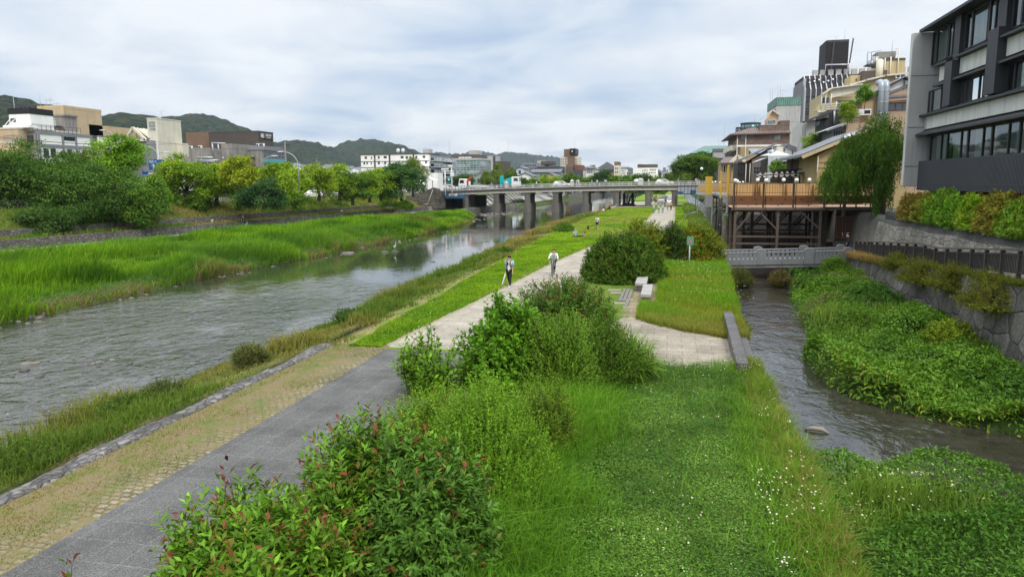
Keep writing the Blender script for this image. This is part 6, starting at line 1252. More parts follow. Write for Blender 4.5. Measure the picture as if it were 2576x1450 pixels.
def chouse(label,x0,x1,ye,yp,Y,wall,roof,axis='y'):
    a=GY(*q('z3',x0,ye),Y); b=GY(*q('z3',x1,ye),Y); c=GY(*q('z3',(x0+x1)/2,yp),Y); t=Th('town_house',label,'house',((a[0]+b[0])/2,Y+5,3.),'houses beyond the bridge'); house(t,a[0],b[0],Y,Y+10,2.9,a[1],max(c[1],a[1]+.6),wall,roof,axis)
    window(t,'s',a[0]+(b[0]-a[0])*.3,a[0]+(b[0]-a[0])*.6,a[1]-2.2,a[1]-.8,Y,DGREY,GL,2,1,.08)
chouse('white gabled house with a dark roof right behind the turquoise truck',760,880,318,290,262,WHITE,RT); chouse('tan gabled house left of the grey office front',985,1095,318,292,268,BEIGE,RT); chouse('tall pale blue grey house behind the willows',740,812,250,236,290,M('blue_white',(.5,.56,.6),.8,.1),RT2); chouse('wide grey roofed hall below the dark office',880,1140,285,258,300,GREYP,RT,'x')
hh=random.Random(12)
for i in range(22):
    x0=620+i*72+hh.uniform(-20,20); chouse(['small pale house among trees beyond the bridge','small grey house among trees beyond the bridge'][i%2],x0,x0+hh.uniform(30,60),hh.uniform(292,312),hh.uniform(280,290),hh.uniform(430,560),[WHITE,CONCL][i%2],RT,hh.choice('xy'))
# trees beyond the bridge
FT='trees beyond the bridge'
def CT(label,xl,xr,yt,Y,n,c,c2,seed,size=.4,z0=2.5,zl=2.,k_='z3',**kw):
    a=q(k_,xl,yt); b=q(k_,xr,yt); return tree_px('tree',label,a[0],b[0],a[1],Y,z0,zl,n,size,c,c2,group=FT,seed=seed,**kw)
CT('dark rounded tree behind the white crane truck',160,345,288,196,5200,(.025,.06,.012),(.05,.1,.018),201,.35)
willow('willow_tree','tall pale willow in front of the plain grey tower','z3',500,645,188,400,215.,3.,7500,.45,(.11,.18,.04),(.17,.25,.06),202,FT); willow('willow_tree','pale willow left of the turquoise equipment','z3',390,540,265,400,207.,3.,6000,.42,(.1,.17,.03),(.16,.24,.05),203,FT); willow('willow_tree','pale willow right behind the turquoise equipment','z3',630,758,222,400,220.,3.,6000,.45,(.09,.16,.03),(.15,.22,.05),204,FT)
for i,(xl,xr,yt,c,c2,lb) in enumerate(((740,850,325,DK,MG,'dark tree behind the cab of the turquoise truck'),(820,960,335,MG,YG,'mid green bushy tree left of the tan gabled house'),(960,1060,325,(.09,.18,.02),YG2,'bright green tree below the tan gabled house'),(1050,1150,330,(.09,.18,.02),YG2,'bright green tree below the dark office'),(1140,1250,320,MG,YG,'light tree below the brown tower'),(1200,1345,290,DK,DK2,'dark tree right below the brown tower'),(1340,1440,318,MG,YG,'olive tree below the flared roof house'),(1400,1490,325,DK,DK2,'small dark tree beside the domed dark one'),(1455,1612,272,(.022,.06,.022),(.04,.09,.03),'large domed dark tree in the middle beyond the bridge'),(1605,1685,308,MG,MG2,'bright small tree below the capped theatre tower'),(1675,1812,320,(.05,.12,.015),MG2,'wide green tree right of the theatre'),(1800,1870,312,DK,DK2,'dark pine left of the white building'),(1860,1985,295,(.03,.065,.02),(.05,.1,.03),'broad dark pine in front of the white building'),(1990,2100,318,DK,DK2,'dark pine right of the white building'),(2090,2160,300,DK,DK2,'tall dark pine below the thin grey tower'),(2140,2220,315,DK,MG,'dark tree beside the large domed tree on the right'))):
    CT(lb,xl,xr,yt,215+ (i*37)%40,3000,c,c2,210+i,.42)
a=q('z3',2185,118); b=q('z3',2550,118)
tree_px('tree','huge rounded camphor tree at the right end of the bridge',a[0],b[0],a[1],200,3.,5.0,15000,.42,(.035,.085,.012),(.085,.16,.02),group=FT,seed=240,nl=46,trunk=.6)
o=hedge('far_wood','',-60,30,700,1500,2,9,9000,3.5,(.03,.065,.025),(.06,.1,.04),seed=9); o.pop('label',None); o.pop('category',None); tag(o,kind='stuff')
# bus shelter by the bridge end and traffic signals
a=GY(*q('w4',180,430),172); b=GY(*q('w4',420,430),172); t=Th('bus_shelter','white roofed bus shelter at the far bank end of the bridge','shelter',((a[0]+b[0])/2,172,3.)); m=t.mb(); m.add([(a[0],171,a[1]-.2),(b[0],171,a[1]-.2),((a[0]+b[0])/2,171,a[1]+.7),(a[0],175,a[1]-.2),(b[0],175,a[1]-.2),((a[0]+b[0])/2,175,a[1]+.7)],[(0,1,2),(5,4,3),(0,2,5,3),(1,4,5,2),(0,3,4,1)]); t.add(m,'roof',WHP)
for f_ in (.12,.5,.88): x=a[0]+(b[0]-a[0])*f_; t.add(t.mb().tube([(x,171.5,3.),(x,171.5,a[1]-.2)],.08,6),'post',DGREY)
x0,z0=GY(*q('w4',590,290),166); x1,_=GY(*q('w4',690,290),166)
t=Th('traffic_signal','white traffic signal gantry with a green light at the far end of the bridge','traffic light',((x0+x1)/2,166,3.2)); m=t.mb(); m.tube([(x0,166,2.5),(x0,166,z0+.3)],.14,7); m.tube([(x1,166.5,2.5),(x1,166.5,z0+1.2)],.16,7); m.bar((x0-.8,166,z0),(x1+.8,166,z0+.1),.16); t.add(m,'pole',WHP)
m=t.mb(); m.box(x0-.9,x0+.9,165.8,166.1,z0+.35,z0+.7); m.box(x0+.9,x1+.4,165.9,166.2,z0+1.1,z0+1.5); m.box(x0-1.2,x0-.5,165.9,166.2,4.,5.4); m.box(x1-.2,x1+.7,165.9,166.2,z0-1.2,z0-.2); t.add(m,'signal_box',PW)
GR=bpy.data.materials.new('signal_green'); GR.use_nodes=True; GR.node_tree.nodes['Principled BSDF'].inputs['Emission Color'].default_value=(.05,.9,.6,1); GR.node_tree.nodes['Principled BSDF'].inputs['Emission Strength'].default_value=1.2; GR.node_tree.nodes['Principled BSDF'].inputs['Base Color'].default_value=(.02,.3,.2,1)
a=GY(*q('w4',655,430),165.8); t.add(t.mb().ball((a[0],165.7,a[1]),.2,10,6),'green_lamp',GR); t.add(t.mb().box(a[0]-.8,a[0]+.35,165.75,166.0,a[1]-.3,a[1]+.3),'lamp_housing',DGREY)
CONE=M('cone_green',(.02,.4,.3),.5,.05)
for lb,px,py in (('green traffic cone on the path left of the underpass','585',880),('green traffic cone on the path right in the underpass mouth','808',875)):
    x,y=G(*q('w4',float(px),py),-.8); t=Th('traffic_cone',lb,'traffic cone',(x,y,-.8),'traffic cones at the underpass'); m=t.mb(); m.cyl((x,y),.28,-.76,.6,10,.05); t.add(m,'cone',CONE); t.add(t.mb().box(x-.38,x+.38,y-.38,y+.38,-.8,-.76),'base',CONE)
# ================================================================== RIGHT BANK
# ---- hotel
XH=16.5; XG=16.85
HC=M('hotel_concrete',(.42,.42,.425),.85,.18,.35,.35,bmp=.05); HCL=M('hotel_pale_concrete',(.62,.62,.6),.85,.14,.4,.45,bmp=.05); HD=M('hotel_dark_metal',(.035,.036,.042),.5,.15,.5); HS=M('hotel_slat_metal',(.075,.078,.09),.5,.12,.5)
hp,nt,bs=nodes('hotel_pane'); out=nt.nodes['Material Output']; gl=N(nt,'ShaderNodeBsdfGlossy'); gl.inputs['Roughness'].default_value=.02; gl.inputs['Color'].default_value=(.85,.93,.93,1)
tr=N(nt,'ShaderNodeBsdfTransparent'); tr.inputs['Color'].default_value=(.66,.76,.72,1); lw=N(nt,'ShaderNodeLayerWeight'); lw.inputs['Blend'].default_value=.45
ms=N(nt,'ShaderNodeMixShader'); nt.links.new(math_(nt,'MULTIPLY_ADD',lw.outputs['Fresnel'],.8,.08),ms.inputs[0]); nt.links.new(tr.outputs[0],ms.inputs[1]); nt.links.new(gl.outputs[0],ms.inputs[2]); nt.links.new(ms.outputs[0],out.inputs[0])
CURT=M('curtain_cloth',(.5,.56,.52),.9,.1,1.)
YF=54.7; YE=20.
t=Th('hotel_building','modern dark grey hotel with slatted balcony band and wide dark eaves','building',(22,38,3.1))
fx=15.62
m=t.mb(); m.add([(fx,YF,5.25),(22,YF,5.25),(22,YF+.45,5.25),(fx,YF+.45,5.25),(fx,YF,15.42),(22,YF,15.42),(22,YF+.45,15.42),(fx,YF+.45,15.42)],[(3,2,1,0),(4,5,6,7),(0,1,5,4),(1,2,6,5),(2,3,7,6),(3,0,4,7)]); fin=t.add(m,'end_wall',HC,bev=.03)
m=t.mb(); m.box(fx-.03,fx+.0,YF+.02,YF+.43,5.3,15.4); t.add(m,'lit_end_edge',HCL,fin)  # paler strip puts the light on the narrow west edge into the colour
for zz in (6.6,9.2,12.6): t.box('panel_joint',HD,fx+.02,XG+.6,YF-.012,YF-.002,zz,zz+.035,parent=fin)
t.box('body',HD,XG+1.6,34,YE,YF-.05,3.1,15.5)
m=t.mb(); m.add([(16.0,YE,15.45),(16.0,YF+.2,15.45),(34,YF+.2,15.75),(34,YE,15.75),(16.0,YE,15.62),(16.0,YF+.2,15.62),(34,YF+.2,16.6),(34,YE,16.6)],[(0,1,2,3),(7,6,5,4),(0,4,5,1),(1,5,6,2),(2,6,7,3),(3,7,4,0)]); t.add(m,'roof',HD)
# slat band
m=t.mb(); m.box(XH+.09,XH+.14,YE,YF-.02,5.08,6.88); m.box(XH-.02,XH+.3,YE,YF-.02,6.88,6.95); m.box(XH-.02,XH+.3,YE,YF-.02,5.02,5.08); t.add(m,'slat_backing',HD)
m=t.mb()
for y in np.arange(YE+.05,YF-.05,.145): m.box(XH-.03,XH+.085,y,y+.07,5.05,6.9)
m.box(XH-.045,XH-.03,YE,YF-.02,5.4,5.43); t.add(m,'slat_screen',HS)
t.box('balcony_floor',HD,XH+.3,XG+1.6,YE,YF-.02,6.7,6.86)
t.box('balcony_soffit',HD,XH+.14,XG+1.6,YE,YF-.02,5.0,5.06)
# bands, canopies
def canopy(z0,z1,xo,y0,y1,name='canopy'):
    m=t.mb(); m.add([(xo,y0,z0),(xo,y1,z0),(XG+.02,y1,z0+.02),(XG+.02,y0,z0+.02),(xo,y0,z0+.12),(xo,y1,z0+.12),(XG+.02,y1,z1),(XG+.02,y0,z1)],[(3,2,1,0),(4,5,6,7),(0,1,5,4),(1,2,6,5),(2,3,7,6),(3,0,4,7)]); t.add(m,name,HD)
canopy(8.62,9.06,16.15,YE,YF-.01); t.box('concrete_band',HCL,XG-.22,XG+.3,YE,YF-.6,9.06,9.88); t.box('band_return',HC,XG-.2,XG+.28,YF-.59,YF-.01,9.06,9.88); canopy(9.9,10.12,16.3,YE,YF-.01,'sill_canopy')
pil=[(49.1,50.3)]+[(42.9-6.35*i,44.2-6.35*i) for i in range(4)]
gaps=[(50.36,YF-.01)]+[(pil[i+1][1]+.01,pil[i][0]-.01) for i in range(4)]
for i,(a,b) in enumerate(pil):
    t.box('pilaster',HD,XG-.62,XG+.4,a,b,10.13,12.75 if i==0 else 13.45); t.box('upper_pilaster',HD,XG-.25,XG+.4,a+.2,b-.1,12.76 if i==0 else 13.46,15.44)
for i,(a,b) in enumerate(gaps):
    if i==0: a_=a; b_=b-2.2; 
    else: a_=a; b_=b
    canopy(11.58,11.92,16.3,a_,b_); t.box('concrete_band',HCL,XG-.2,XG+.3,a_+.02,b_-.02,11.93,12.84); canopy(12.86,13.24,16.3,a_,b_,'sill_canopy')
def glazing(y0,y1,z0,z1,mull,curt):
    f=t.mb()
    for k,y in enumerate(mull):
        w=.16 if k%2==0 else .09
        if y0-.01<=y<=y1+.01: f.box(XG-.06,XG+.06,y-w/2,y+w/2,z0,z1)
    f.box(XG-.06,XG+.06,y0,y1,z0,z0+.08); f.box(XG-.06,XG+.06,y0,y1,z1-.08,z1); fo=t.add(f,'window_frame',HD)
    g=t.mb(); g.add([(XG,y0,z0+.08),(XG,y1,z0+.08),(XG,y1,z1-.08),(XG,y0,z1-.08)],[(0,1,2,3)]); t.add(g,'pane',hp,fo)
    for (c0,c1) in curt:
        c0=max(c0,y0+.05); c1=min(c1,y1-.05)
        if c1-c0<.2: continue
        n=max(6,int((c1-c0)/.05)); P=[]
        for i in range(n+1):
            y=c0+(c1-c0)*i/n; x=XG+.35+.06*math.sin(y*21)+.02*math.sin(y*53); P+=[(x,y,z0+.05),(x,y,z1-.05)]
        cm=t.mb(); cm.sm=True; cm.add(P,[(2*i,2*i+2,2*i+3,2*i+1) for i in range(n)]); t.add(cm,'curtain',CURT,fo)
mu=[53.66,51.65,50.64,48.4,47.4,45.27,44.14,42.13,40.93,39.5,38.2,36.1,34.9,32.8,31.6,29.5,28.3,26.2,25,22.9,21.7]
glazing(YE,YF-.35,6.9,8.62,mu,[(51.7,53.6),(48.5,50.5),(45.5,47.3),(44.2,45.2),(39.6,42.1),(37,38.1),(33,36),(25,30)])
for i,(a,b) in enumerate(gaps):
    w=b-a; glazing(a,b,10.13,11.58,[a+.03,a+w*.12,a+w*.33,a+w*.45,a+w*.84,b-.03],[(a+w*.45,a+w*.84),(a+w*.86,b)] if i else [(a,b)])
    glazing(a,b,13.25,15.4,[a+.03,a+w*.16,a+w*.32,a+w*.36,a+w*.8,b-.03],[(a+w*.36,a+w*.8),(a+w*.84,b)] if i else [(a,b)])
for y in (53.4,47.4,41.4,35.4): t.box('column',HC,XH+.5,XH+.85,y,y+.4,3.1,5.0)
# ---- terrace walls, hedge box, walkway
PW_=M('planter_dark',(.06,.062,.068),.7,.15,.4,.2)
o=MB().box(15.25,15.5,22,57,2.4,3.28).build('planter_wall',PW_); tag(o,'smooth dark grey planter wall under the hotel hedge','wall')
UW=stonemat('pale_fitted_stone',(.3,.28,.25),(1,1.3,1.8),.5,.2,'x',.6,rand=.7,tint=.25,edge=.025)
um=MB(); Yu=np.arange(20,58.1,1.); P=[]
for y in Yu: zb=float(zwalk(y))-.1; zt=2.62+.06*math.sin(y*.9); P+=[(14.72,y,zb),(15.05,y,zt),(15.24,y,zt),(15.24,y,zb)]
n=len(Yu); um.add(P,[(i*4+j,i*4+4+j,i*4+4+(j+1)%4,i*4+(j+1)%4) for i in range(n-1) for j in range(4)]+[(0,1,2,3),(n*4-1,n*4-2,n*4-3,n*4-4)]); o=um.build('upper_stone_wall',UW); tag(o,'pale fitted stone wall above the railed walkway','wall')
CWM=stonemat('canal_wall_stone',(.15,.142,.13),(1,1.0,1.2),.3,.15,'x',.85,rand=.62,tint=.4,edge=.022)
wm_=MB(); Yc_=np.arange(6,56.6,.8); P=[]
for y in Yc_: zt=float(zwalk(y))-.55*ss(30,50,y)*0-.12; P+=[(12.02,y,-1.8),(12.5,y,zt),(12.75,y,zt),(12.75,y,-1.8)]
n=len(Yc_); wm_.add(P,[(i*4+j,i*4+4+j,i*4+4+(j+1)%4,i*4+(j+1)%4) for i in range(n-1) for j in range(4)]+[(0,1,2,3),(n*4-1,n*4-2,n*4-3,n*4-4)]); o=wm_.build('canal_wall',CWM); tag(o,'battered wall of big fitted grey stones along the canal','wall')
o=MB().box(2.45,2.72,-10,22.4,-1.9,-.02).build('canal_edge_wall',CWM); tag(o,'low stone wall of the canal along the clover meadow','wall')
wallrun('canal_edge_wall','long stone canal edge beside the flowering meadow and under the sign',lambda y:float(Xl(y))-.0,30.3,168,-1.9,-.03,.3,CWM,3.,.04)
# ---- railing
RW=M('weathered_rail_wood',(.13,.105,.085),.85,.3,4.,.2); RI=M('railing_dark_wood',(.055,.05,.047),.8,.2,3.)
line=[(13.55,57.6),(13.35,53.6),(13.05,51.2),(13.05,41.9),(13.1,39.6),(13.1,22)]
ztop=pw([(22,3.6),(31.6,2.96),(39.4,2.32),(41.8,2.34),(51.5,1.66),(53.6,1.5),(57.6,1.22)])
def along(d):
    for (a,b) in zip(line[:-1],line[1:]):
        L=math.hypot(b[0]-a[0],b[1]-a[1])
        if d<=L: return (a[0]+(b[0]-a[0])*d/L,a[1]+(b[1]-a[1])*d/L)
        d-=L
    return line[-1]
tot=sum(math.hypot(b[0]-a[0],b[1]-a[1]) for a,b in zip(line[:-1],line[1:]))
t=Th('walkway_railing','dark weathered wooden railing along the walkway above the canal wall','railing',(13.1,42,1.))
n=int(tot/1.45); 
for i in range(n+1):
    x,y=along(min(tot-.01,tot*i/n)); z=float(ztop(y)); t.box('post',RI,x-.07,x+.07,y-.07,y+.07,float(zwalk(y))-.35,z+.04)
m=t.mb(); m2=t.mb(); m3=t.mb(); k=int(tot/.72)
for i in range(k):
    a=along(tot*i/k); b=along(min(tot-.01,tot*(i+1)/k)); za,zb=float(ztop(a[1])),float(ztop(b[1]))
    m.bar((a[0],a[1],za+.02),(b[0],b[1],zb+.02),.2,.07); m2.bar((a[0],a[1],za-.16),(b[0],b[1],zb-.16),.06,.07); m3.bar((a[0],a[1],za-.86),(b[0],b[1],zb-.86),.06,.07)
t.add(m,'handrail',RW); t.add(m2,'rail_bar',RI); t.add(m3,'rail_bar',RI)
kk=int(tot/.13); m=t.mb()
for i in range(kk):
    a=along(tot*i/kk); z=float(ztop(a[1])); m.box(a[0]-.016,a[0]+.016,a[1]-.022,a[1]+.022,z-.84,z-.15)
o=t.add(m,'baluster',RI); o['kind']='stuff'
# ---- footbridge
FG=M('footbridge_granite',(.215,.222,.23),.85,.15,.9,.35,fine=.25); FSP=M('footbridge_panel',(.55,.52,.42),.85,.1,.6)
t=Th('stone_footbridge','small grey granite footbridge with stubby balusters over the canal','footbridge',(8,55.6,-.3))
zb_=lambda x:.0+(x-3.6)*.035
def fbox(m,x0,x1,y0,y1,d0,d1): m.add([(x0,y0,zb_(x0)+d0),(x1,y0,zb_(x1)+d0),(x1,y1,zb_(x1)+d0),(x0,y1,zb_(x0)+d0),(x0,y0,zb_(x0)+d1),(x1,y0,zb_(x1)+d1),(x1,y1,zb_(x1)+d1),(x0,y1,zb_(x0)+d1)],[(3,2,1,0),(4,5,6,7),(0,1,5,4),(1,2,6,5),(2,3,7,6),(3,0,4,7)])
FX0,FX1=3.55,12.3
m=t.mb(); fbox(m,FX0,FX1,54.6,56.9,-.42,-.12); t.add(m,'deck',FG)
m=t.mb()
for i in range(6):
    a=FX0+(FX1-FX0)*i/6; b=FX0+(FX1-FX0)*(i+1)/6; fbox(m,a+.012,b-.012,54.45,54.62,-.4,-.02)
t.add(m,'kerb_stone',FG)
m=t.mb(); fbox(m,FX0,FX1,54.55,54.75,-.62,-.42); t.add(m,'edge_beam',M('footbridge_beam',(.3,.3,.295),.9,.2,.8,.5))
for y in (54.55,56.85):
    for (a,b) in ((3.5,3.72),(6.2,6.85),(9.45,10.1),(12.05,12.6)):
        m=t.mb(); fbox(m,a,b,y-.13,y+.13,-.42,.6); xm=(a+b)/2; pts=[(a,zb_(xm)+.6)]+[(xm-(b-a)/2*math.cos(PI*k/8),zb_(xm)+.6+.14*math.sin(PI*k/8)) for k in range(1,8)]+[(b,zb_(xm)+.6)]
        m.prism(pts,'y',y-.13,y+.13); t.add(m,'post',FG,bev=.02)
    for a,b in ((3.73,6.19),(6.86,9.44),(10.11,12.04)):
        m=t.mb(); fbox(m,a,b,y-.1,y+.1,.42,.53); t.add(m,'top_rail',FG,bev=.015)
        m=t.mb(); fbox(m,a,b,y-.09,y+.09,-.11,-.02); t.add(m,'bottom_rail',FG)
        k=8
        for i in range(k):
            c=a+(b-a)*(i+.5)/k; m=t.mb(); fbox(m,c-.09,c+.09,y-.08,y+.08,-.019,.419); t.add(m,'baluster',FG)
t.box('abutment',CWM,11.9,12.9,54.4,57.1,-1.8,.25)
o=MB().prism([(12.1,57.3),(12.9,54.2),(13.3,54.2),(14.5,57.3)],'z',-1.0,.12).build('footbridge_landing',FG); tag(o,kind='structure')
# ---- dining platform over the canal
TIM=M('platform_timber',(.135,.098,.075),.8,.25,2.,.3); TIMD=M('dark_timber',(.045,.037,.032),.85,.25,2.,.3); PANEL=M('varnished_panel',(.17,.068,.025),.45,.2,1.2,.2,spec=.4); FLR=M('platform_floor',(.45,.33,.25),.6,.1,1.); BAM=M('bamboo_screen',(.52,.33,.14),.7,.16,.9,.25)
nt=BAM.node_tree; bs=nt.nodes['Principled BSDF']; src=bs.inputs['Base Color'].links[0].from_socket; vv=coords(nt,kind='World'); wv=N(nt,'ShaderNodeTexWave',bands_direction='Z'); wv.inputs['Scale'].default_value=6.; wv.inputs['Distortion'].default_value=1.; nt.links.new(vv,wv.inputs['Vector']); wx=N(nt,'ShaderNodeTexWave',bands_direction='X'); wx.inputs['Scale'].default_value=1.1; nt.links.new(vv,wx.inputs['Vector'])
nt.links.new(mix(nt,1.,mix(nt,1.,src,ramp(nt,wv.outputs['Fac'],[(.2,.8),(.7,1.08)]),'MULTIPLY'),ramp(nt,wx.outputs['Fac'],[(.0,.6),(.07,1.)]),'MULTIPLY'),bs.inputs['Base Color'])
GLOBE=M('globe_lamp_glass',(.85,.85,.83),.3,.02,1.,spec=.5,bmp=0)
t=Th('dining_platform','raised timber dining platform with bamboo screens and carved brown rail panels','platform',(9,66,-1.3))
D0,D1=64.,70.5; L0,L1,L2=5.2,12.4,16.9; zf=3.46
m=t.mb(); m.box(L0-.1,L1+.1,D0,D1,zf-.02,zf+.02); t.add(m,'floor',FLR); m=t.mb(); m.box(L1+.11,L2,D0+.5,D1+1,zf+.0,zf+.06); t.add(m,'floor',FLR)
m=t.mb(); m.box(L0-.15,L1+.15,D0-.12,D0-.001,zf-.2,zf+.03); t.add(m,'edge_beam',TIM); m=t.mb(); m.box(L1+.16,L2,D0+.35,D0+.49,zf-.2,zf+.07); t.add(m,'edge_beam',TIM)
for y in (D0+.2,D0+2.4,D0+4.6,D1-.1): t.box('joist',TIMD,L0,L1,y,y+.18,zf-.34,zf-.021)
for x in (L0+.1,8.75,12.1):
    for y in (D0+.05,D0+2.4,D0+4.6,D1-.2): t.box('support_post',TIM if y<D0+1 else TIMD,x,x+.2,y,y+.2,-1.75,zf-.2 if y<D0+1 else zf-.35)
t.box('support_post',TIM,L0-.22,L0-.02,D0+.6,D0+.8,-1.75,zf-.2)
for x in (6.3,7.0,10.2): t.box('support_post',TIMD,x,x+.24,D0+3.2,D0+3.44,-1.75,zf-.35)
for a,b in (((8.85,1.6),(7.3,3.2)),((12.2,1.7),(10.6,3.2)),((5.4,1.4),(6.8,3.2))): t.add(t.mb().bar((a[0],D0+.15,a[1]),(b[0],D0+.15,b[1]),.12),'brace',TIM)
for x in (5.3,7.0,8.85,10.5):
    for y in (D0+4.7,D1-.1): t.add(t.mb().bar((x,y,1.2),(x+1.7,y,3.1),.13),'brace',TIMD)
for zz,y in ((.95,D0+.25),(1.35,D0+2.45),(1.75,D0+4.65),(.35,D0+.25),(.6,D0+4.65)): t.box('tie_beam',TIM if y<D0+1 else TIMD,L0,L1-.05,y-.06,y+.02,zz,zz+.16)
# front railing bays
bays=[L0,7.6,9.98,L1]; 
for i in range(3):
    a,b=bays[i]+.08,bays[i+1]-.08; m=t.mb(); arc=[(a+(b-a)/2*(k/8)+(0 if s==0 else (b-a)/2),zf+.36+.07*math.sin(PI*k/8)) for s in (0,1) for k in range(9)]
    m.prism([(a,zf+1.02)]+arc+[(b,zf+1.02)],'y',D0-.05,D0-.01); m.box((a+b)/2-.03,(a+b)/2+.03,D0-.06,D0,zf+.12,zf+.4); m.box(a,b,D0-.06,D0+.0,zf+.09,zf+.14); t.add(m,'rail_panel',PANEL)
    m=t.mb()
    for u in (.25,.75):
        c=a+(b-a)*u; m.box(c-.12,c+.12,D0-.06,D0-.051,zf+.66,zf+.72); m.box(c-.05,c+.05,D0-.06,D0-.051,zf+.721,zf+.78)
    t.add(m,'carved_motif',TIMD)
    m=t.mb(); m.box(a,b,D0-.04,D0-.01,zf+2.0,zf+2.04); m.box(a,b,D0-.04,D0-.01,zf+1.25,zf+1.28)
    for k in range(12): x=a+(b-a)*k/11; m.box(x-.008,x+.008,D0-.03,D0-.015,zf+1.02,zf+2.)
    t.add(m,'wire_rail',BLACK)
for x in bays: t.box('rail_post',TIMD if x!=L0 else TIM,x-.06,x+.06,D0-.1,D0+.02,zf-.1,zf+2.05)
m=t.mb(); m.box(L1+.17,L2,D0+.42,D0+.46,zf+.35,zf+1.); 
t.add(m,'rail_panel',PANEL)
for x in (13.7,14.9,16.0): t.box('rail_post',PANEL,x,x+.1,D0+.37,D0+.47,zf+.05,zf+1.75)
m=t.mb()
for y in np.arange(D0+.02,D1,2.1): m.box(L0-.04,L0-.01,y,min(y+2.,D1),zf+.3,zf+1.)
t.add(m,'rail_panel',PANEL)
t.box('bamboo_screen',BAM,L0+.05,L2,D1-.1,D1-.04,zf+.35,zf+2.02); t.box('bamboo_screen',BAM,L0-.0,L0+.04,D0+3.,D1-.12,zf+1.02,zf+2.0)
t.box('screen_base',PANEL,L0+.1,L2,D1-.16,D1-.105,zf+.04,zf+.5)
for x in (7.6,8.0,10.3,12.6,14.4):
    m=t.mb(); m.prism([(x-.17,zf+.5),(x+.17,zf+.5),(x+.06,zf+1.35),(x+.03,zf+1.9),(x-.03,zf+1.9),(x-.06,zf+1.35)],'y',D1-.3,D1-.18); t.add(m,'wine_stand' if False else 'tapered_post',PANEL)
def globe(label,x,y,z0,z1,group='globe lamps of the dining platform',r=.17):
    t=Th('globe_lamp',label,'lamp',(x,y,z0),group); t.add(t.mb().tube([(x,y,z0),(x,y,z1-r)],.028,6),'pole',BLACK); t.add(t.mb().ball((x,y,z1),r,14,9),'globe',GLOBE); return t
lf=['left one of the paired globe lamps at the yellow post corner','globe lamp on the second front post of the dining platform','globe lamp on the third front post of the dining platform','globe lamp on the last front post, beside the willow']
for lb,x in zip(lf,(5.28,7.76,10.15,12.52)): globe(lb,x,D0-.13,zf-.15,5.74)
globe('right one of the paired globe lamps at the yellow post corner',5.48,D0+.6,zf+.02,5.68)
for lb,px in (('first globe lamp along the back bamboo screen, leftmost there',870),('globe lamp in the middle of the back bamboo screen',1115),('globe lamp at the right of the back bamboo screen',1358)):
    x,z=GY(*q('z5',px,486),D1-.35); globe(lb,x,D1-.35,zf+.02,z)
# yellow slatted screens
YEL=M('yellow_screen_paint',(.52,.33,.04),.6,.12,1.,.15); GRS=M('grey_screen_paint',(.23,.23,.23),.75,.15,1.,.2)
def slatscreen(label,pts,z0,zm,z1,n,post=True):
    (xa,ya),(xb,yb)=pts; t=Th('slatted_screen',label,'screen',((xa+xb)/2,(ya+yb)/2,z0),'yellow slatted screens on the canal'); m=t.mb(); m2=t.mb()
    for i in range(n):
        f_=i/(n-1); x=xa+(xb-xa)*f_; y=ya+(yb-ya)*f_; w=.045; m.box(x-w,x+w,y-w,y+w,zm,z1); m2.box(x-w,x+w,y-w,y+w,z0,zm-.002)
    for zz in (zm+.3,z1-.12): m.bar((xa,ya,zz),(xb,yb,zz),.05)
    m2.bar((xa,ya,z0+.1),(xb,yb,z0+.1),.06); t.add(m,'yellow_slat',YEL); t.add(m2,'grey_slat',GRS); return t
slatscreen('tallest yellow slatted screen at the left corner of the dining platform',[(4.62,63.4),(4.9,65.8)],3.05,4.45,7.05,14)
slatscreen('middle yellow slatted screen with black poles beneath',[(4.95,77.),(5.2,80.)],3.3,4.0,6.75,12)
slatscreen('farther wide yellow slatted screen with its lower half grey',[(4.5,99.9),(5.3,99.9)],2.3,3.95,6.35,9)
t=Th('support_poles','black poles carrying the middle yellow slatted screen','pole',(5.0,76.8,-1.3))
for i,dx in enumerate((0,.25)): x=4.85+dx; t.add(t.mb().tube([(x,76.8,-1.8),(x,76.8,4.0)],.09,8),'pole',BLACK)
t.add(t.mb().bar((4.85,76.8,3.0),(5.1,76.8,3.0),.08).bar((4.85,76.8,1.3),(5.1,76.8,1.3),.08),'pole_clamp',STEEL)
def platform2(label,x0,x1,y0,y1,z,mat,sc):
    t=Th('dining_platform',label,'platform',((x0+x1)/2,y0,-1.3),'dining platforms over the canal'); t.box('floor',GRS,x0,x1,y0,y1,z-.25,z); t.box('bamboo_screen',BAM,x0+.1,x1,y0+sc,y0+sc+.06,z+.25,z+1.35)
    m=t.mb(); m.box(x0,x1,y0,y0+.05,z+1.3,z+1.35); m.box(x0,x1,y0,y0+.05,z+.7,z+.73)
    for i in range(5): x=x0+(x1-x0)*i/4; m.box(x-.03,x+.03,y0,y0+.06,z,z+1.35)
    t.add(m,'railing',mat)
    for x in (x0+.1,(x0+x1)/2,x1-.1):
        for ya in (y0+.1,y1-.3): t.box('support_post',TIMD if mat is TIMD else GRS,x-.08,x+.08,ya,ya+.16,-1.7,z-.25)
    t.add(t.mb().bar((x0+.1,y0+.2,1.2),(x0+1.6,y0+.2,z-.3),.1),'brace',GRS); t.add(t.mb().bar((x0+.1,y0+.2,2.),(x1,y0+.2,2.),.09),'tie_beam',GRS); return t
platform2('second grey dining platform behind the wide yellow slatted screen',5.35,12,100.5,112,4.1,GRS,.8); platform2('third small dining platform with a white table top by the bridge',4.1,10,118,128,3.75,GRS,.7); platform2('dark platform between the yellow screens',5.4,12,84,92,4.2,TIMD,.6)
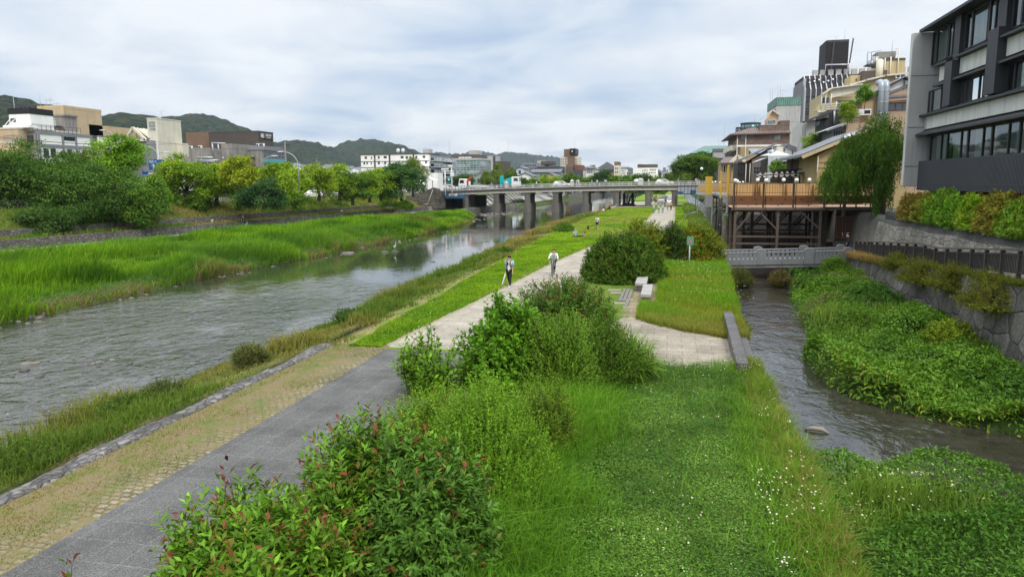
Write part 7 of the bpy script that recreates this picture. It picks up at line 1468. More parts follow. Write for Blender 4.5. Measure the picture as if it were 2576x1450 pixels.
for i,(px,py,Y) in enumerate(((440,510,104),(470,505,106),(515,512,108),(700,512,96),(730,508,98))): x,z=GY(*q('z5',px,py),Y); globe('small far globe lamp on the farther dining platforms',x,Y,4.1,z,'far globe lamps on the platforms',.14)
for lb,px,py,Y in (('pole lamp rising before the huge camphor tree',340,382,150),): x,z=GY(*q('z5',px,py),Y); globe(lb,x,Y,0,z,None,.3)
# lattice gates and dark understorey
LATT=M('red_brown_lattice',(.2,.1,.07),.75,.2,1.5,.2)
t=Th('lattice_gate','red brown louvred timber gates under the right part of the platform','gate',(15.8,66,.6)); Yg=65.9
for a,b in ((13.84,14.4),(14.5,15.5),(15.66,16.6),(16.62,17.55)):
    m=t.mb()
    for i in range(18): zz=.7+i*.11; m.box(a+.05,b-.05,Yg,Yg+.03,zz,zz+.06)
    m.box(a,a+.06,Yg-.03,Yg+.05,.65,2.7); m.box(b-.06,b,Yg-.03,Yg+.05,.65,2.7); m.box(a,b,Yg-.025,Yg+.045,2.64,2.7); t.add(m,'louvre_panel',LATT)
t.box('backing',TIMD,13.8,17.6,Yg+.1,Yg+.2,.3,3.4)
o=MB().box(13.6,18,65.0,65.8,-1.2,.6).build('stone_plinth',CWM); tag(o,'stone plinth under the louvred gates','wall')
o=MB().box(12.9,13.2,66.2,100,-1.8,3.2).box(13.2,18,79,79.4,-1.8,3.4).build('basement_wall_and_gloom',M('underdeck_dark',(.06,.055,.05),.9,.3,.7,.4)); tag(o,'dark basement wall behind the platform posts','wall')
# awning with draped cloths behind the platform
t=Th('draped_awning','dark pergola with wavy draped cloth strips behind the dining platform','awning',(10,80,3.4)); Ya=80.
AWC=M('awning_cloth',(.33,.31,.27),.8,.2,1.); m=t.mb()
for i in range(11):
    p0=GY(*q('z5',860+i*52,445-i*2.2),Ya); p1=GY(*q('z5',860+(i+1)*52,445-(i+1)*2.2),Ya); n=8; P=[]
    for k in range(n+1):
        f_=k/n; x=p0[0]+(p1[0]-p0[0])*f_; z=p0[1]+(p1[1]-p0[1])*f_-.3*math.sin(PI*f_); P+=[(x,Ya-.2,z),(x,Ya+1.8,z+.35)]
    o_=m.sm; m.sm=True; m.add(P,[(2*k,2*k+2,2*k+3,2*k+1) for k in range(n)]); m.sm=o_
t.add(m,'cloth_strip',AWC)
a=GY(*q('z5',850,450),Ya+2); b=GY(*q('z5',1440,410),Ya+2); m=t.mb(); m.bar((a[0],Ya-.1,a[1]),(b[0],Ya-.1,b[1]),.1); m.bar((a[0],Ya+2,a[1]+.4),(b[0],Ya+2,b[1]+.4),.1)
for f_ in (0,.33,.66,1): x=a[0]+(b[0]-a[0])*f_; m.box(x-.06,x+.06,Ya-.1,Ya,3.2,a[1]+(b[1]-a[1])*f_); 
t.add(m,'pergola_frame',TIMD)
# ================================================================== HOUSES BEHIND THE PLATFORMS
RBG='houses along the right bank'
YELW=M('yellow_plaster',(.44,.34,.17),.85,.14,.5,.3); YELP=M('pale_yellow_render',(.52,.43,.25),.85,.12,.4,.35); PCH=M('orange_peach_plaster',(.46,.33,.23),.85,.1,.4,.2); GRB=M('grey_trim',(.2,.21,.24),.7,.1,.5)
BRK=pavemat('brown_brick_tiles',(.2,.14,.115),.25,.09,.4,(.13,.1,.085),.2,var=.25,msize=.008); nt=BRK.node_tree
for n_ in nt.nodes:
    if n_.type=='MAPPING': n_.inputs['Rotation'].default_value=(PI/2,0,0)
SLATE=tilemat('slate_tiles',(.2,.21,.23),.28,'y'); BRM=tilemat('brown_metal_roof',(.16,.11,.095),.45,'x'); CORR=tilemat('blue_corrugated',(.27,.3,.36),.3,'x'); GRNC=tilemat('green_copper',(.12,.25,.2),.5,'x')
z5=lambda x,y,Y:GY(*q('z5',x,y),Y)
z4=lambda x,y,Y:GY(*q('z4',x,y),Y)
def box_px(t,name,mat,k_,x0,x1,yt,Y,depth,zb=2.9,**kw):
    a=GY(*q(k_,x0,yt),Y); b=GY(*q(k_,x1,yt),Y); return t.box(name,mat,a[0],b[0],Y,Y+depth,zb if zb is not None else 2.9,(a[1]+b[1])/2,**kw)
def win_px(t,k_,x0,x1,y0,y1,Y,fm=None,gm=None,nx=2,ny=1,**kw):
    a=GY(*q(k_,x0,y0),Y); b=GY(*q(k_,x1,y1),Y); return window(t,'s',a[0],b[0],b[1],a[1],Y,fm,gm,nx,ny,**kw)
# yellow house with tiled roof
Y=73.5; t=Th('tiled_house','yellow plastered house with a long grey tiled roof left of the willow','house',(17,80,3.),RBG)
w0=z5(1440,250,Y); rg=z5(1880,20,Y); ev=z5(1275,268,Y); rr_=z5(2300,240,Y)
t.box('wall',YELW,w0[0],rr_[0],Y,Y+13,2.9,w0[1]); m=t.mb(); m.prism([(w0[0],w0[1]),(rr_[0],w0[1]),(rg[0],rg[1]-.15)],'y',Y+.02,Y+12.98); t.add(m,'gable',YELW)
m=t.mb()
for e in (ev,(rr_[0]+1,ev[1])): m.prism([(rg[0],rg[1]),(e[0],e[1]),(e[0],e[1]+.22),(rg[0],rg[1]+.22)],'y',Y-.7,Y+13.5)
rf=t.add(m,'roof',SLATE); m=t.mb(); m.bar((ev[0],Y-.72,ev[1]-.08),(rg[0],Y-.72,rg[1]-.08),.12,.3); t.add(m,'bargeboard',YELP,rf); m=t.mb(); m.box(ev[0]-.12,ev[0]+.05,Y-.6,Y+13.4,ev[1]-.05,ev[1]+.1); t.add(m,'gutter',GRB,rf)
for py in (330,380): zz=z5(1500,py,Y)[1]; t.box('wall_beam',M('house_beam',(.22,.16,.08),.8),w0[0]-.02,w0[0]+4,Y-.03,Y-.001,zz,zz+.1)
p0=z5(1440,290,Y-.3); p1=z5(1425,410,Y-.3); m=t.mb(); m.tube([(p0[0],Y-.3,p0[1]+.3),(p0[0],Y-.3,p0[1]-1.2),(p1[0],Y-.3,p1[1])],.05,6); t.add(m,'downpipe',CREAM)
# reed fence and dark post in front
t=Th('reed_fence','grey brown reed fence on the roof terrace beside the yellow house','fence',(z5(1280,400,84)[0],84,6)); a=z5(1145,292,84); b=z5(1430,330,84); c=z5(1200,430,84); m=t.mb(); m.box(a[0],b[0],84,84.08,c[1],a[1]-.02); t.add(m,'reed_panel',M('reed_panel',(.2,.16,.14),.9,.2,1.2,.4)); t.box('dark_band',TIMD,a[0]-1.,b[0],83.93,83.99,c[1]-.3,z5(1200,385,84)[1])
x,z=z5(1200,212,83.5); t.add(t.mb().tube([(x,83.5,3.),(x,83.5,z)],.07,6),'post',BLACK)
# white shop front
Y=100.; t=Th('shop_house','white boxy house front with a dark opening and vent on its roof','house',(z5(1080,300,Y)[0],105,3.),RBG)
a=z5(970,258,Y); b=z5(1200,258,Y); c=z5(1000,315,Y); m=t.mb(); m.box(a[0],b[0],Y,Y+.3,c[1],a[1]); m.box(a[0],a[0]+.35,Y,Y+.3,2.9,c[1]); t.add(m,'white_front',M('blue_white_panel',(.55,.59,.64),.7,.08,.5,.2)); t.box('wall',TIMD,a[0]+.36,b[0],Y+.31,Y+11,2.9,c[1]+.6); m=t.mb(); m.add([(a[0],Y,a[1]),(b[0],Y,a[1]),(b[0],Y+9,a[1]+.3),(a[0],Y+9,a[1]+.3),((a[0]+b[0])/2,Y+4,a[1]+.75)],[(0,1,4),(1,2,4),(2,3,4),(3,0,4)]); t.add(m,'roof',PW)
x,z=z5(1008,190,Y+3); m=t.mb(); m.cyl((x,Y+3),.28,a[1],z-.5,12); m.ball((x,Y+3,z-.5),(.4,.4,.35),12,8); m.cyl((x,Y+3),.06,z-.3,z+.15,8); t.add(m,'roof_vent',STEEL)
box_px(t,'vent_housing',CREAM,'z5',1065,1110,175,Y+5,2.,a[1]); a2=z5(1175,125,Y+12); 
m=t.mb(); p=[z5(1030,195,Y+8),z5(1135,165,Y+8),z5(1240,205,Y+8),z5(1240,262,Y+8),z5(1030,262,Y+8)]; m.prism(p,'y',Y+8,Y+13); t.add(m,'rear_gable',WHITE); m=t.mb(); m.bar((p[0][0]-.9,Y+7.8,p[0][1]-.5),(p[1][0],Y+7.8,p[1][1]+.05),.12,.6); m.bar((p[1][0],Y+7.8,p[1][1]+.05),(p[2][0]+.5,Y+7.8,p[2][1]-.2),.12,.6); t.add(m,'gable_roof',SLATE)
win_px(t,'z5',1110,1128,180,225,Y+8,WHP,GL,1)
m=t.mb(); aw=z5(865,310,Y-1); aw2=z5(960,275,Y-1); m.add([(aw[0],Y-1,aw[1]),(aw2[0],Y-1,aw2[1]),(aw2[0],Y+6,aw2[1]),(aw[0],Y+6,aw[1])],[(0,1,2,3)]).add([(aw[0],Y-1,aw[1]-.1),(aw2[0],Y-1,aw2[1]-.1),(aw2[0],Y+6,aw2[1]-.1),(aw[0],Y+6,aw[1]-.1)],[(3,2,1,0)]); t.add(m,'white_awning',WHP)
# weathered house with corrugated roof
Y=114.; t=Th('tiled_house','weathered brown grey house with a steep roof edge and blue corrugated lean-to','house',(z5(860,300,Y)[0],119,3.),RBG); WEA=M('weathered_boards',(.19,.165,.14),.9,.25,1.,.5)
p=[z5(815,300,Y),z5(1045,165,Y),z5(1090,180,Y),z5(1090,440,Y),z5(780,440,Y)]; m=t.mb(); m.prism([p[0],p[1],p[2],(p[3][0],2.9),(p[0][0],2.9)],'y',Y,Y+9); t.add(m,'wall',WEA)
a=z5(715,305,Y-.4); b=z5(1048,152,Y-.4); m=t.mb(); m.prism([(a[0],a[1]),(b[0],b[1]),(b[0],b[1]+.25),(a[0],a[1]+.25)],'y',Y-.6,Y+9.5); t.add(m,'roof',SLATE)
a=z5(798,185,Y+10); b=z5(965,185,Y+10); c=z5(815,240,Y+10); m=t.mb(); m.add([(a[0],Y+13,a[1]),(b[0],Y+13,a[1]),(b[0],Y+9.6,c[1]),(c[0],Y+9.6,c[1]),(a[0],Y+13,a[1]-.15),(b[0],Y+13,a[1]-.15),(b[0],Y+9.6,c[1]-.15),(c[0],Y+9.6,c[1]-.15)],[(0,1,2,3),(7,6,5,4),(0,4,5,1),(1,5,6,2),(2,6,7,3),(3,7,4,0)]); t.add(m,'lean_to_roof',CORR)
win_px(t,'z5',830,905,360,430,Y,GREYP,GL,3,2); win_px(t,'z5',700,730,355,415,Y,DGREY,GL,1); m=t.mb()
for px in (762,800): a=z5(px,300,Y-.1); m.tube([(a[0],Y-.1,a[1]-.5),(a[0],Y-.1,3.4)],.06,6)
t.add(m,'downpipe',CREAM); a=z5(690,310,Y); b=z5(780,440,Y); t.box('side_bay',TIMD,a[0],p[0][0]-.02,Y+.5,Y+9,2.9,z5(760,320,Y)[1])
# tan gabled house
Y=134.; t=Th('tiled_house','narrow tan house with a brown tiled roof next to the yellow screens','house',(z5(620,350,Y)[0],140,3.),RBG); TAN=M('tan_plaster',(.42,.3,.17),.85,.14,.5,.3)
p=[z5(620,330,Y),z5(675,275,Y),z5(720,300,Y),z5(720,330,Y)]; m=t.mb(); m.prism([p[0],p[1],p[2],(p[3][0]+1,2.9),(p[0][0],2.9)],'y',Y,Y+9); t.add(m,'wall',TAN); m=t.mb(); m.bar((p[0][0]-.4,Y-.3,p[0][1]-.2),(p[1][0],Y-.3,p[1][1]+.2),.3,.6); m.bar((p[1][0],Y-.3,p[1][1]+.2),(p[2][0]+.5,Y-.3,p[2][1]-.1),.3,.6); t.add(m,'gable_trim',CREAM)
a=z5(512,328,Y+1); b=z5(640,328,Y+1); c=z5(560,285,Y+5); m=t.mb(); m.add([(a[0],Y-1,a[1]),(b[0]+.5,Y-1,a[1]),(b[0]+.5,Y+6,c[1]+.3),(c[0],Y+6,c[1]+.3),(a[0],Y+9,a[1]),(a[0],Y-1,a[1]-.2),(b[0]+.5,Y-1,a[1]-.2)],[(0,1,2,3),(0,3,4),(0,5,6,1)]); t.add(m,'tiled_roof',BRM); box_px(t,'front_wall',TAN,'z5',525,620,330,Y+.2,8)
for x0,x1 in ((545,565),(582,596),(600,613)): win_px(t,'z5',x0,x1,345,420,Y+.2,WHP,GL,1)
win_px(t,'z5',640,665,345,395,Y,WHP,GLL,1)
# brown brick house
XBk=13.5; yc,zt=GX(*q('z4',515,1205),XBk); yd,_=GX(*q('z4',415,1262),XBk); xr=z4(1105,1190,yc)[0]
t=Th('brick_house','four storey brown brick house with a brown metal roof and glass rotunda','building',((XBk+xr)/2,yc+8,3.),RBG)
t.box('wall',BRK,XBk,xr,yc,yd,2.9,zt); S4=lambda x,y:z4(x,y,yc)
zw=S4(700,1330)[1]; t.box('white_band',WHITE,XBk-.15,xr+.02,yc-.15,yd+.01,zw-.35,zw); t.box('lower_wall',TAN,S4(550,1400)[0],xr+.01,yc-.1,yc-.001,2.9,zw-.351)
e0=S4(510,1205); top=S4(620,1135); m=t.mb(); zt2=top[1]
m.add([(XBk-1.6,yc-.9,zt-.1),(xr+.1,yc-.9,zt+.05),(xr+.1,yc+2.2,zt2),(XBk+2.6,yc+2.2,zt2),(XBk-1.6,yd+.9,zt-.1),(XBk+2.6,yd-3,zt2),(xr+.1,yd,zt2),(XBk-1.6,yc-.9,zt-.35),(xr+.1,yc-.9,zt-.2),(XBk-1.6,yd+.9,zt-.35)],[(0,1,2,3),(0,3,5,4),(3,2,6,5),(0,7,8,1),(4,9,7,0),(7,9,6,8)]); t.add(m,'roof',BRM)
box_px(t,'brick_parapet',BRK,'z4',765,1098,1112,yc+.6,6,zt-.1); box_px(t,'parapet_coping',BRM,'z4',762,1100,1105,yc+.55,6.1,S4(900,1113)[1]); box_px(t,'roof_room',BRM,'z4',995,1102,1058,yc+3,4,zt)
def rotunda(x0,x1,yt,yb,Yr):
    a=GY(*q('z4',x0,yt),Yr); b=GY(*q('z4',x1,yt),Yr); zb=GY(*q('z4',x0,yb),Yr)[1]; r=(b[0]-a[0])/2; c=((a[0]+b[0])/2,Yr+r); z1=a[1]
    o=t.add(t.mb().cyl(c,r,zb-.5,z1-.25,20),'rotunda_glass',GLT); t.add(t.mb().cyl(c,r*1.06,z1-.25,z1,20),'rotunda_roof',DGREY,o); m=t.mb()
    for k in range(10): an=2*PI*k/10+.2; m.tube([(c[0]+r*1.01*math.cos(an),c[1]+r*1.01*math.sin(an),zb-.5),(c[0]+r*1.01*math.cos(an),c[1]+r*1.01*math.sin(an),z1-.25)],.09,5)
    t.add(m,'rotunda_mullion',DGREY,o)
rotunda(565,788,1080,1150,yc+4); rotunda(503,570,1132,1190,yc+9)
win_px(t,'z4',553,610,1225,1290,yc,DGREY,GL,2); win_px(t,'z4',925,998,1220,1275,yc,DGREY,GLL,2); win_px(t,'z4',395,440,1408,1450,yc,DGREY,GL,2)
for px in (518,612): a=S4(px,1205); t.add(t.mb().tube([(a[0],yc-.2,zt-.2),(a[0],yc-.2,3.)],.1,6),'downpipe',CREAM)
for px in (620,645): a=S4(px,1385); t.box('yellow_shutter',YELW,a[0],a[0]+.7,yc-.14,yc-.101,S4(px,1450)[1],a[1])
Wf=lambda y,z0,z1,n: window(t,'w',y,y+2.2,z0,z1,XBk,DGREY,GL,n)
for k in range(3): 
    zz=5.2+k*3.6; t.box('balcony',CREAM,XBk-1.2,XBk-.001,yc+1,yd-1,zz-.15,zz+.95); Wf(yc+2,zz+1.,zz+2.6,2); Wf(yc+6,zz+1.,zz+2.6,2)
# penthouse gable
Yp=yc+8; p=[z4(775,1040,Yp),z4(905,955,Yp),z4(975,1000,Yp)]; m=t.mb(); m.prism([(p[0][0]+1.6,p[0][1]),(p[1][0],p[1][1]),(p[2][0],p[2][1]),(p[2][0],zt),(p[0][0]+1.6,zt)],'y',Yp,Yp+6); ph=t.add(m,'penthouse',PEACH); m=t.mb(); m.bar((p[0][0],Yp-.3,p[0][1]-.1),(p[1][0],Yp-.3,p[1][1]+.2),.8,.22); m.bar((p[1][0],Yp-.3,p[1][1]+.2),(p[2][0]+.5,Yp-.3,p[2][1]-.1),.8,.22); t.add(m,'penthouse_roof',CREAM,ph); win_px(t,'z4',850,945,1055,1105,Yp,WHP,GLL,1)
antenna(t,z4(710,1060,yc+5)[0],yc+5,S4(700,1085)[1],2.2,1)
# grey block with green top
XGb=24.; yc,zt=GX(*q('z4',955,800),XGb); yd,_=GX(*q('z4',858,850),XGb); xr=z4(1230,800,yc)[0]
t=Th('office_building','plain grey block with a green copper top and whip antennas','building',((XGb+xr)/2,yc+8,3.),RBG); zg_=z4(1100,890,yc)[1]
t.box('wall',CONCL,XGb,xr,yc,yd,2.9,zg_); t.box('green_top',GRNC,XGb-.1,xr+.1,yc-.1,yd+.1,zg_+.002,zt); 
for px in (1100,): a=z4(px,1080,yc); t.box('panel_joint',GREYP,XGb,xr,yc-.02,yc-.001,a[1],a[1]+.08); t.box('panel_joint',GREYP,z4(1105,900,yc)[0],z4(1108,900,yc)[0],yc-.03,yc-.021,3,zg_)
for px,yt in ((883,700),(908,680),(967,650),(992,632),(1020,720)): antenna(t,z4(px,800,yc+6)[0],yc+6,zt,z4(px,yt,yc+6)[1]-zt,1 if px==1020 else 0)
# black glass tower
XT_=34.; yc,z_low=GX(*q('z4',1280,660),XT_); yd,zl2=GX(*q('z4',1160,590),XT_); T4=lambda x,y:z4(x,y,yc)
t=Th('glass_tower','black glass tower with silver fins, curved roof bands and a big dark roof box','building',(42,yc+12,3.),RBG); xr=T4(1990,700)[0]; zt=T4(1300,540)[1]; BG=glass('black_glass',(.012,.012,.015),.08); DP=M('tower_dark_panel',(.03,.026,.028),.6,.15,.5,spec=.15); FIN=M('silver_fin',(.5,.5,.52),.35,.1,.6,metal=.5)
zA=T4(1300,655)[1]; zB=T4(1300,718)[1]; zC=T4(1300,540)[1]; zD=T4(1300,590)[1]
t.box('wall',BG,XT_,xr,yc,yd,2.9,zB); m=t.mb(); m.prism([(yc,zB),(yc+1.6,zA),(yd,zA),(yd,zB)],'x',XT_,xr); t.add(m,'lower_roof_band',DP)
t.box('terrace_level',BG,XT_+.2,xr,yc+2.6,yd,zA,zD); m=t.mb(); m.prism([(yc+2.2,zD),(yc+3.6,zC),(yd,zC),(yd,zD)],'x',XT_-.0,xr); t.add(m,'upper_roof_band',DP)
m=t.mb()
for i in range(9):
    x=XT_+i*(T4(1340,700)[0]-T4(1280,700)[0]); 
    if x>xr: break
    m.bar((x,yc-.12,3),(x,yc-.12,zB),.26,.3); m.bar((x,yc-.12,zB),(x,yc+1.55,zA+.15),.26,.3); m.bar((x,yc+2.1,zA+.2),(x,yc+2.1,zD),.22,.25); m.bar((x,yc+2.1,zD),(x,yc+3.5,zC+.15),.24,.3)
for i in range(10):
    y=yc+(yd-yc)*i/9; m.bar((XT_-.15,y,3),(XT_-.15,y,zD),.3,.25)
t.add(m,'silver_fin',FIN); m=t.mb()
for py in (795,845,930,960,985): zz=T4(1300,py)[1]; m.box(XT_,xr,yc-.1,yc-.001,zz-.12,zz+.12)
t.add(m,'floor_band',DP)
b0=z4(1507,180,yc+5)[0]; b1=z4(1765,180,yc+5)[0]; bt=z4(1600,163,yc+5)[1]; yb=GX(*q('z4',1435,215),b0)[0]
t.box('roof_box',DP,b0,b1,yc+5,max(yc+9,yb),zC,bt); m=t.mb(); m.box(b0+.3,b1,yc+4.9,yc+4.99,bt-.5,bt+.1); m.bar((b1+1,yc+5,bt+.3),(b1+.4,yc+5,bt-6),.3); m.bar((b0+2,yc+4.8,bt),(b0+1.6,yc+4.8,bt-8),.35); t.add(m,'mast_rig',DGREY)
a=z4(1505,437,yc+3); b=z4(1760,432,yc+3); m=t.mb(); m.tube([(a[0],yc+3,zC),(a[0],yc+3,a[1]),(b[0],yc+3,b[1]),(b[0],yc+3,zC)],.2,6); t.add(m,'gantry',FIN)
for i in range(13): x=T4(1390,520)[0]+i*1.95; m=t.mb(); m.box(x,x+1.3,yc+4,yc+4.9,zC,zC+1.5); t.add(m,'air_conditioner',CONCL)
box_px(t,'white_plant_row',WHITE,'z4',1765,1960,458,yc+7,4,zC)
antenna(t,z4(1622,150,yc+6)[0],yc+6,bt,z4(1622,115,yc+6)[1]-bt,1); antenna(t,z4(1716,150,yc+6)[0],yc+6,bt,z4(1716,35,yc+6)[1]-bt,0)
for i in range(14): x=T4(1290+i*26,600)[0]; t.add(t.mb().ball((x,yc+1.9,T4(1290,600+(i%3)*15)[1]),.28,8,6),'terrace_lamp',GLOBE) if i%2==0 else None
# yellow terraced building
Y=112.; t=Th('terraced_building','large pale yellow building stepping up with white rails and rooftop tanks','building',(30,118,3.),RBG)
S4=lambda x,y:z4(x,y,Y)
pts=[S4(1560,705),S4(1790,660),S4(1985,600),S4(2210,545),S4(2460,520),S4(2460,900),S4(1560,900)]; m=t.mb(); m.prism([pts[0],pts[1],pts[2],pts[3],pts[4],(pts[4][0]+3,pts[4][1]),(pts[4][0]+3,2.9),(pts[0][0],2.9)],'y',Y+2.2,Y+16); t.add(m,'wall',YELP)
m=t.mb()
for a,b in zip(pts[:4],pts[1:5]): m.bar((a[0]-.1,Y+1.9,a[1]+.1),(b[0]+.1,Y+1.9,b[1]+.1),1.0,.22)
t.add(m,'eave',CREAM)
lw_=[S4(1450,770),S4(1560,705),S4(1880,680),S4(1910,690)]
m=t.mb(); m.bar((lw_[0][0],Y-.3,lw_[0][1]),(lw_[1][0],Y-.3,lw_[1][1]),1.2,.2); m.bar((lw_[1][0],Y-.3,lw_[1][1]),(S4(1900,660)[0],Y-.3,S4(1900,660)[1]),1.2,.15); t.add(m,'terrace_eave',CREAM)
a=S4(1555,770); b=S4(1900,690); m=t.mb(); m.bar((a[0],Y-.2,a[1]),(b[0],Y-.2,b[1]),.25,1.0); t.add(m,'sloping_beam',CREAM)
m=t.mb(); wl=[S4(1410,945),S4(1450,860),S4(1620,790),S4(1800,790),S4(1800,930)]; m.prism(wl,'y',Y+.3,Y+2.19); t.add(m,'terrace_wall',YELP)
win_px(t,'z4',1630,1790,835,910,Y+.3,BROWNP,GL,3); win_px(t,'z4',1460,1540,800,870,Y+.3,CREAM,GL,2); win_px(t,'z4',1955,1980,655,700,Y+2.2,DGREY,GL,1); win_px(t,'z4',2100,2135,635,665,Y+2.2,BROWNP,GL,1)
m=t.mb()
for px in (1455,1500,1560,1620,1750): a=S4(px,760 if px<1600 else 850); b=S4(px,930); m.tube([(a[0],Y-.4,b[1]),(a[0],Y-.4,a[1])],.08,6)
for py in (858,885,910): a=S4(1455,py+25); b=S4(1795,py); m.bar((a[0],Y-.4,a[1]),(b[0],Y-.4,b[1]),.07)
t.add(m,'white_railing',WHP)
a=S4(1410,950); b=S4(1800,935); t.box('terrace_floor',CREAM,a[0],b[0],Y-.5,Y+.29,2.95 if False else a[1]-.25,a[1]); t.box('support_wall',DGREY,a[0]+1.5,b[0],Y-.2,Y+.2,2.9,a[1]-.26)
box_px(t,'lower_penthouse',YELP,'z4',1785,1920,552,Y+6,4,S4(1800,680)[1]-1); win_px(t,'z4',1838,1850,590,620,Y+6,BROWNP,GL,1); box_px(t,'brown_parapet',BROWNP,'z4',1915,2195,500,Y+5,6,S4(2000,600)[1]-.5)
box_px(t,'penthouse',YELP,'z4',2140,2395,390,Y+6,6,S4(2200,545)[1]-.5); box_px(t,'penthouse_cap',BROWNP,'z4',2140,2398,362,Y+5.95,6.1,z4(2200,392,Y+6)[1])
box_px(t,'water_tank',CONC,'z4',2088,2290,288,Y+6.5,3,z4(2200,352,Y+6)[1]); x,z=z4(2110,385,Y+5); m=t.mb(); m.cyl((x,Y+5),.5,z-2.6,z,14); m.ball((x,Y+5,z),(.5,.5,.2),14,6); t.add(m,'round_tank',CREAM); x,z=z4(2010,390,Y+6); m=t.mb(); m.cyl((x,Y+6),.45,z-.9,z,12); x2,z2=z4(2060,345,Y+6); m.cyl((x2,Y+6),.5,z2-1.6,z2,12); t.add(m,'round_tank',STEEL)
a=z4(1945,440,Y+6); b=z4(2095,430,Y+6); m=t.mb(); m.box(a[0],b[0],Y+5,Y+7,a[1]-.15,a[1]); m.bar((a[0]+1,Y+5,a[1]-.1),(a[0]+2.4,Y+5,a[1]-1.8),.12)
for f_ in (0,.3,.6): x=a[0]+(b[0]-a[0])*f_; m.tube([(x,Y+5,a[1]),(x,Y+5,a[1]+1.6)],.04,5)
m.bar((a[0],Y+5,a[1]+1.6),(b[0],Y+5,a[1]+1.8),.05); t.add(m,'tank_platform',DGREY)
m=t.mb()
for px,yt in ((2170,360),(2235,345),(2325,260)): a=z4(px,yt,Y+5.8); m.tube([(a[0],Y+5.8,S4(2200,545)[1]),(a[0],Y+5.8,a[1])],.09,6)
a=z4(2290,258,Y+5.8); b=z4(2328,255,Y+5.8); m.tube([(a[0],Y+5.8,a[1]-.8),(a[0],Y+5.8,a[1]),(b[0],Y+5.8,b[1])],.06,5); t.add(m,'pipe',CREAM); antenna(t,z4(2245,280,Y+7)[0],Y+7,z4(2245,290,Y+7)[1],z4(2245,155,Y+7)[1]-z4(2245,290,Y+7)[1],0)
for px in (2360,2415): a=S4(px,545); aircon(t,a[0],Y+1.6,a[1]-.3)
# dark and white modern house
Y=104.; t=Th('modern_house','small modern house of white piers and black walls below the yellow terraces','house',(z4(1450,1100,Y)[0],109,3.),RBG); S4=lambda x,y:z4(x,y,Y)
box_px(t,'black_wall',HD,'z4',1525,1720,940,Y,9); box_px(t,'white_pier',CONCL,'z4',1295,1390,1050,Y-.5,9); box_px(t,'white_pier',CONCL,'z4',1240,1280,1090,Y+.3,8)
m=t.mb(); a=S4(1240,1085); b=S4(1540,965); m.bar((a[0],Y-1,a[1]),(b[0],Y-1,b[1]),1.5,.25); t.add(m,'roof_edge',DGREY); a=S4(1385,1055); b=S4(1530,965); m=t.mb(); m.prism([(a[0],a[1]),(b[0],a[1]+.3),(b[0],b[1]-.3),(S4(1400,1000)[0],S4(1400,1000)[1])],'y',Y-.5,Y+5); t.add(m,'attic',CONCL); win_px(t,'z4',1385,1520,1065,1200,Y-.1,DGREY,GL,2); box_px(t,'window_base',CREAM,'z4',1375,1520,1215,Y-.3,4); win_px(t,'z4',1285,1298,1100,1240,Y-.2,DGREY,GL,1)
t.add(t.mb().tube([(S4(1600,950)[0],Y-.15,S4(1600,950)[1]),(S4(1600,950)[0],Y-.15,S4(1600,1100)[1])],.12,8),'downpipe',STEEL); m=t.mb(); t.box('body',HD,S4(1300,1250)[0],S4(1720,1250)[0],Y+.01,Y+9,2.9,S4(1500,1215)[1])
# peach balcony house and house with steel ducts
Y=92.; t=Th('duct_house','orange peach gabled house with two fat steel ducts beside the hotel','house',(z4(2200,900,Y)[0],97,3.),RBG); S4=lambda x,y:z4(x,y,Y)
ap=S4(2370,580); lf_=S4(1905,800); rr2=S4(2700,720); m=t.mb(); m.prism([(lf_[0],lf_[1]),(ap[0],ap[1]-.1),(rr2[0],rr2[1]),(rr2[0],2.9),(lf_[0],2.9)],'y',Y,Y+9); t.add(m,'wall',PCH)
m=t.mb(); a=S4(1800,868)
m.prism([(ap[0],ap[1]),(a[0],a[1]),(a[0],a[1]+.14),(ap[0],ap[1]+.14)],'y',Y-.8,Y+9.5); m.prism([(ap[0],ap[1]),(rr2[0]+1,rr2[1]-.3),(rr2[0]+1,rr2[1]-.16),(ap[0],ap[1]+.14)],'y',Y-.8,Y+9.5); t.add(m,'roof',SLATE)
m=t.mb(); b=S4(2190,680); m.prism([S4(2200,700),S4(2365,598),S4(2450,625),S4(2450,640),S4(2200,740)],'y',Y-.04,Y-.001); t.add(m,'white_gable_panel',WHITE); m=t.mb()
for p,q_ in (((2190,760),(2460,650)),((2190,795),(2460,775)),((2380,585),(2380,700))): a=S4(*p); b=S4(*q_); m.bar((a[0],Y-.1,a[1]),(b[0],Y-.1,b[1]),.1,.24)
t.add(m,'grey_trim',GRB)
win_px(t,'z4',2205,2440,865,945,Y,DGREY,GL,3); a=S4(2205,860); b=S4(2450,835); m=t.mb(); m.bar((a[0],Y-.5,a[1]+.05),(b[0],Y-.5,b[1]+.05),.8,.08); t.add(m,'window_hood',REDBR)
DUCT=M('duct_steel',(.36,.4,.44),.4,.15,1.5,metal=.35)
for k,px in enumerate((2112,2166)):
    a=S4(px,690); m=t.mb(); x=a[0]; r_=.36; z1=a[1]; zb=S4(px,1180)[1]; m.tube([(x+.0,Y-.6,zb),(x,Y-.6,z1),(x,Y-.55,z1+.35),(x-.05,Y-.2,z1+.55),(x-.1,Y+.4,z1+.55)],r_,12)
    dd=t.add(m,'duct',DUCT)
    for i in range(4): zz=zb+(z1-zb)*(i+.6)/4; t.add(t.mb().cyl((x,Y-.6),r_+.03,zz,zz+.09,12),'duct_band',STEEL,dd)
a=S4(1855,940); b=S4(1985,1005); cbx=t.box('white_cabinet',PW,a[0],b[0],Y-1.,Y-.3,b[1],a[1]); t.box('cabinet_door',BLACK,a[0]+.55,b[0]-.1,Y-1.02,Y-1.001,b[1]+.15,a[1]-.15,parent=cbx)
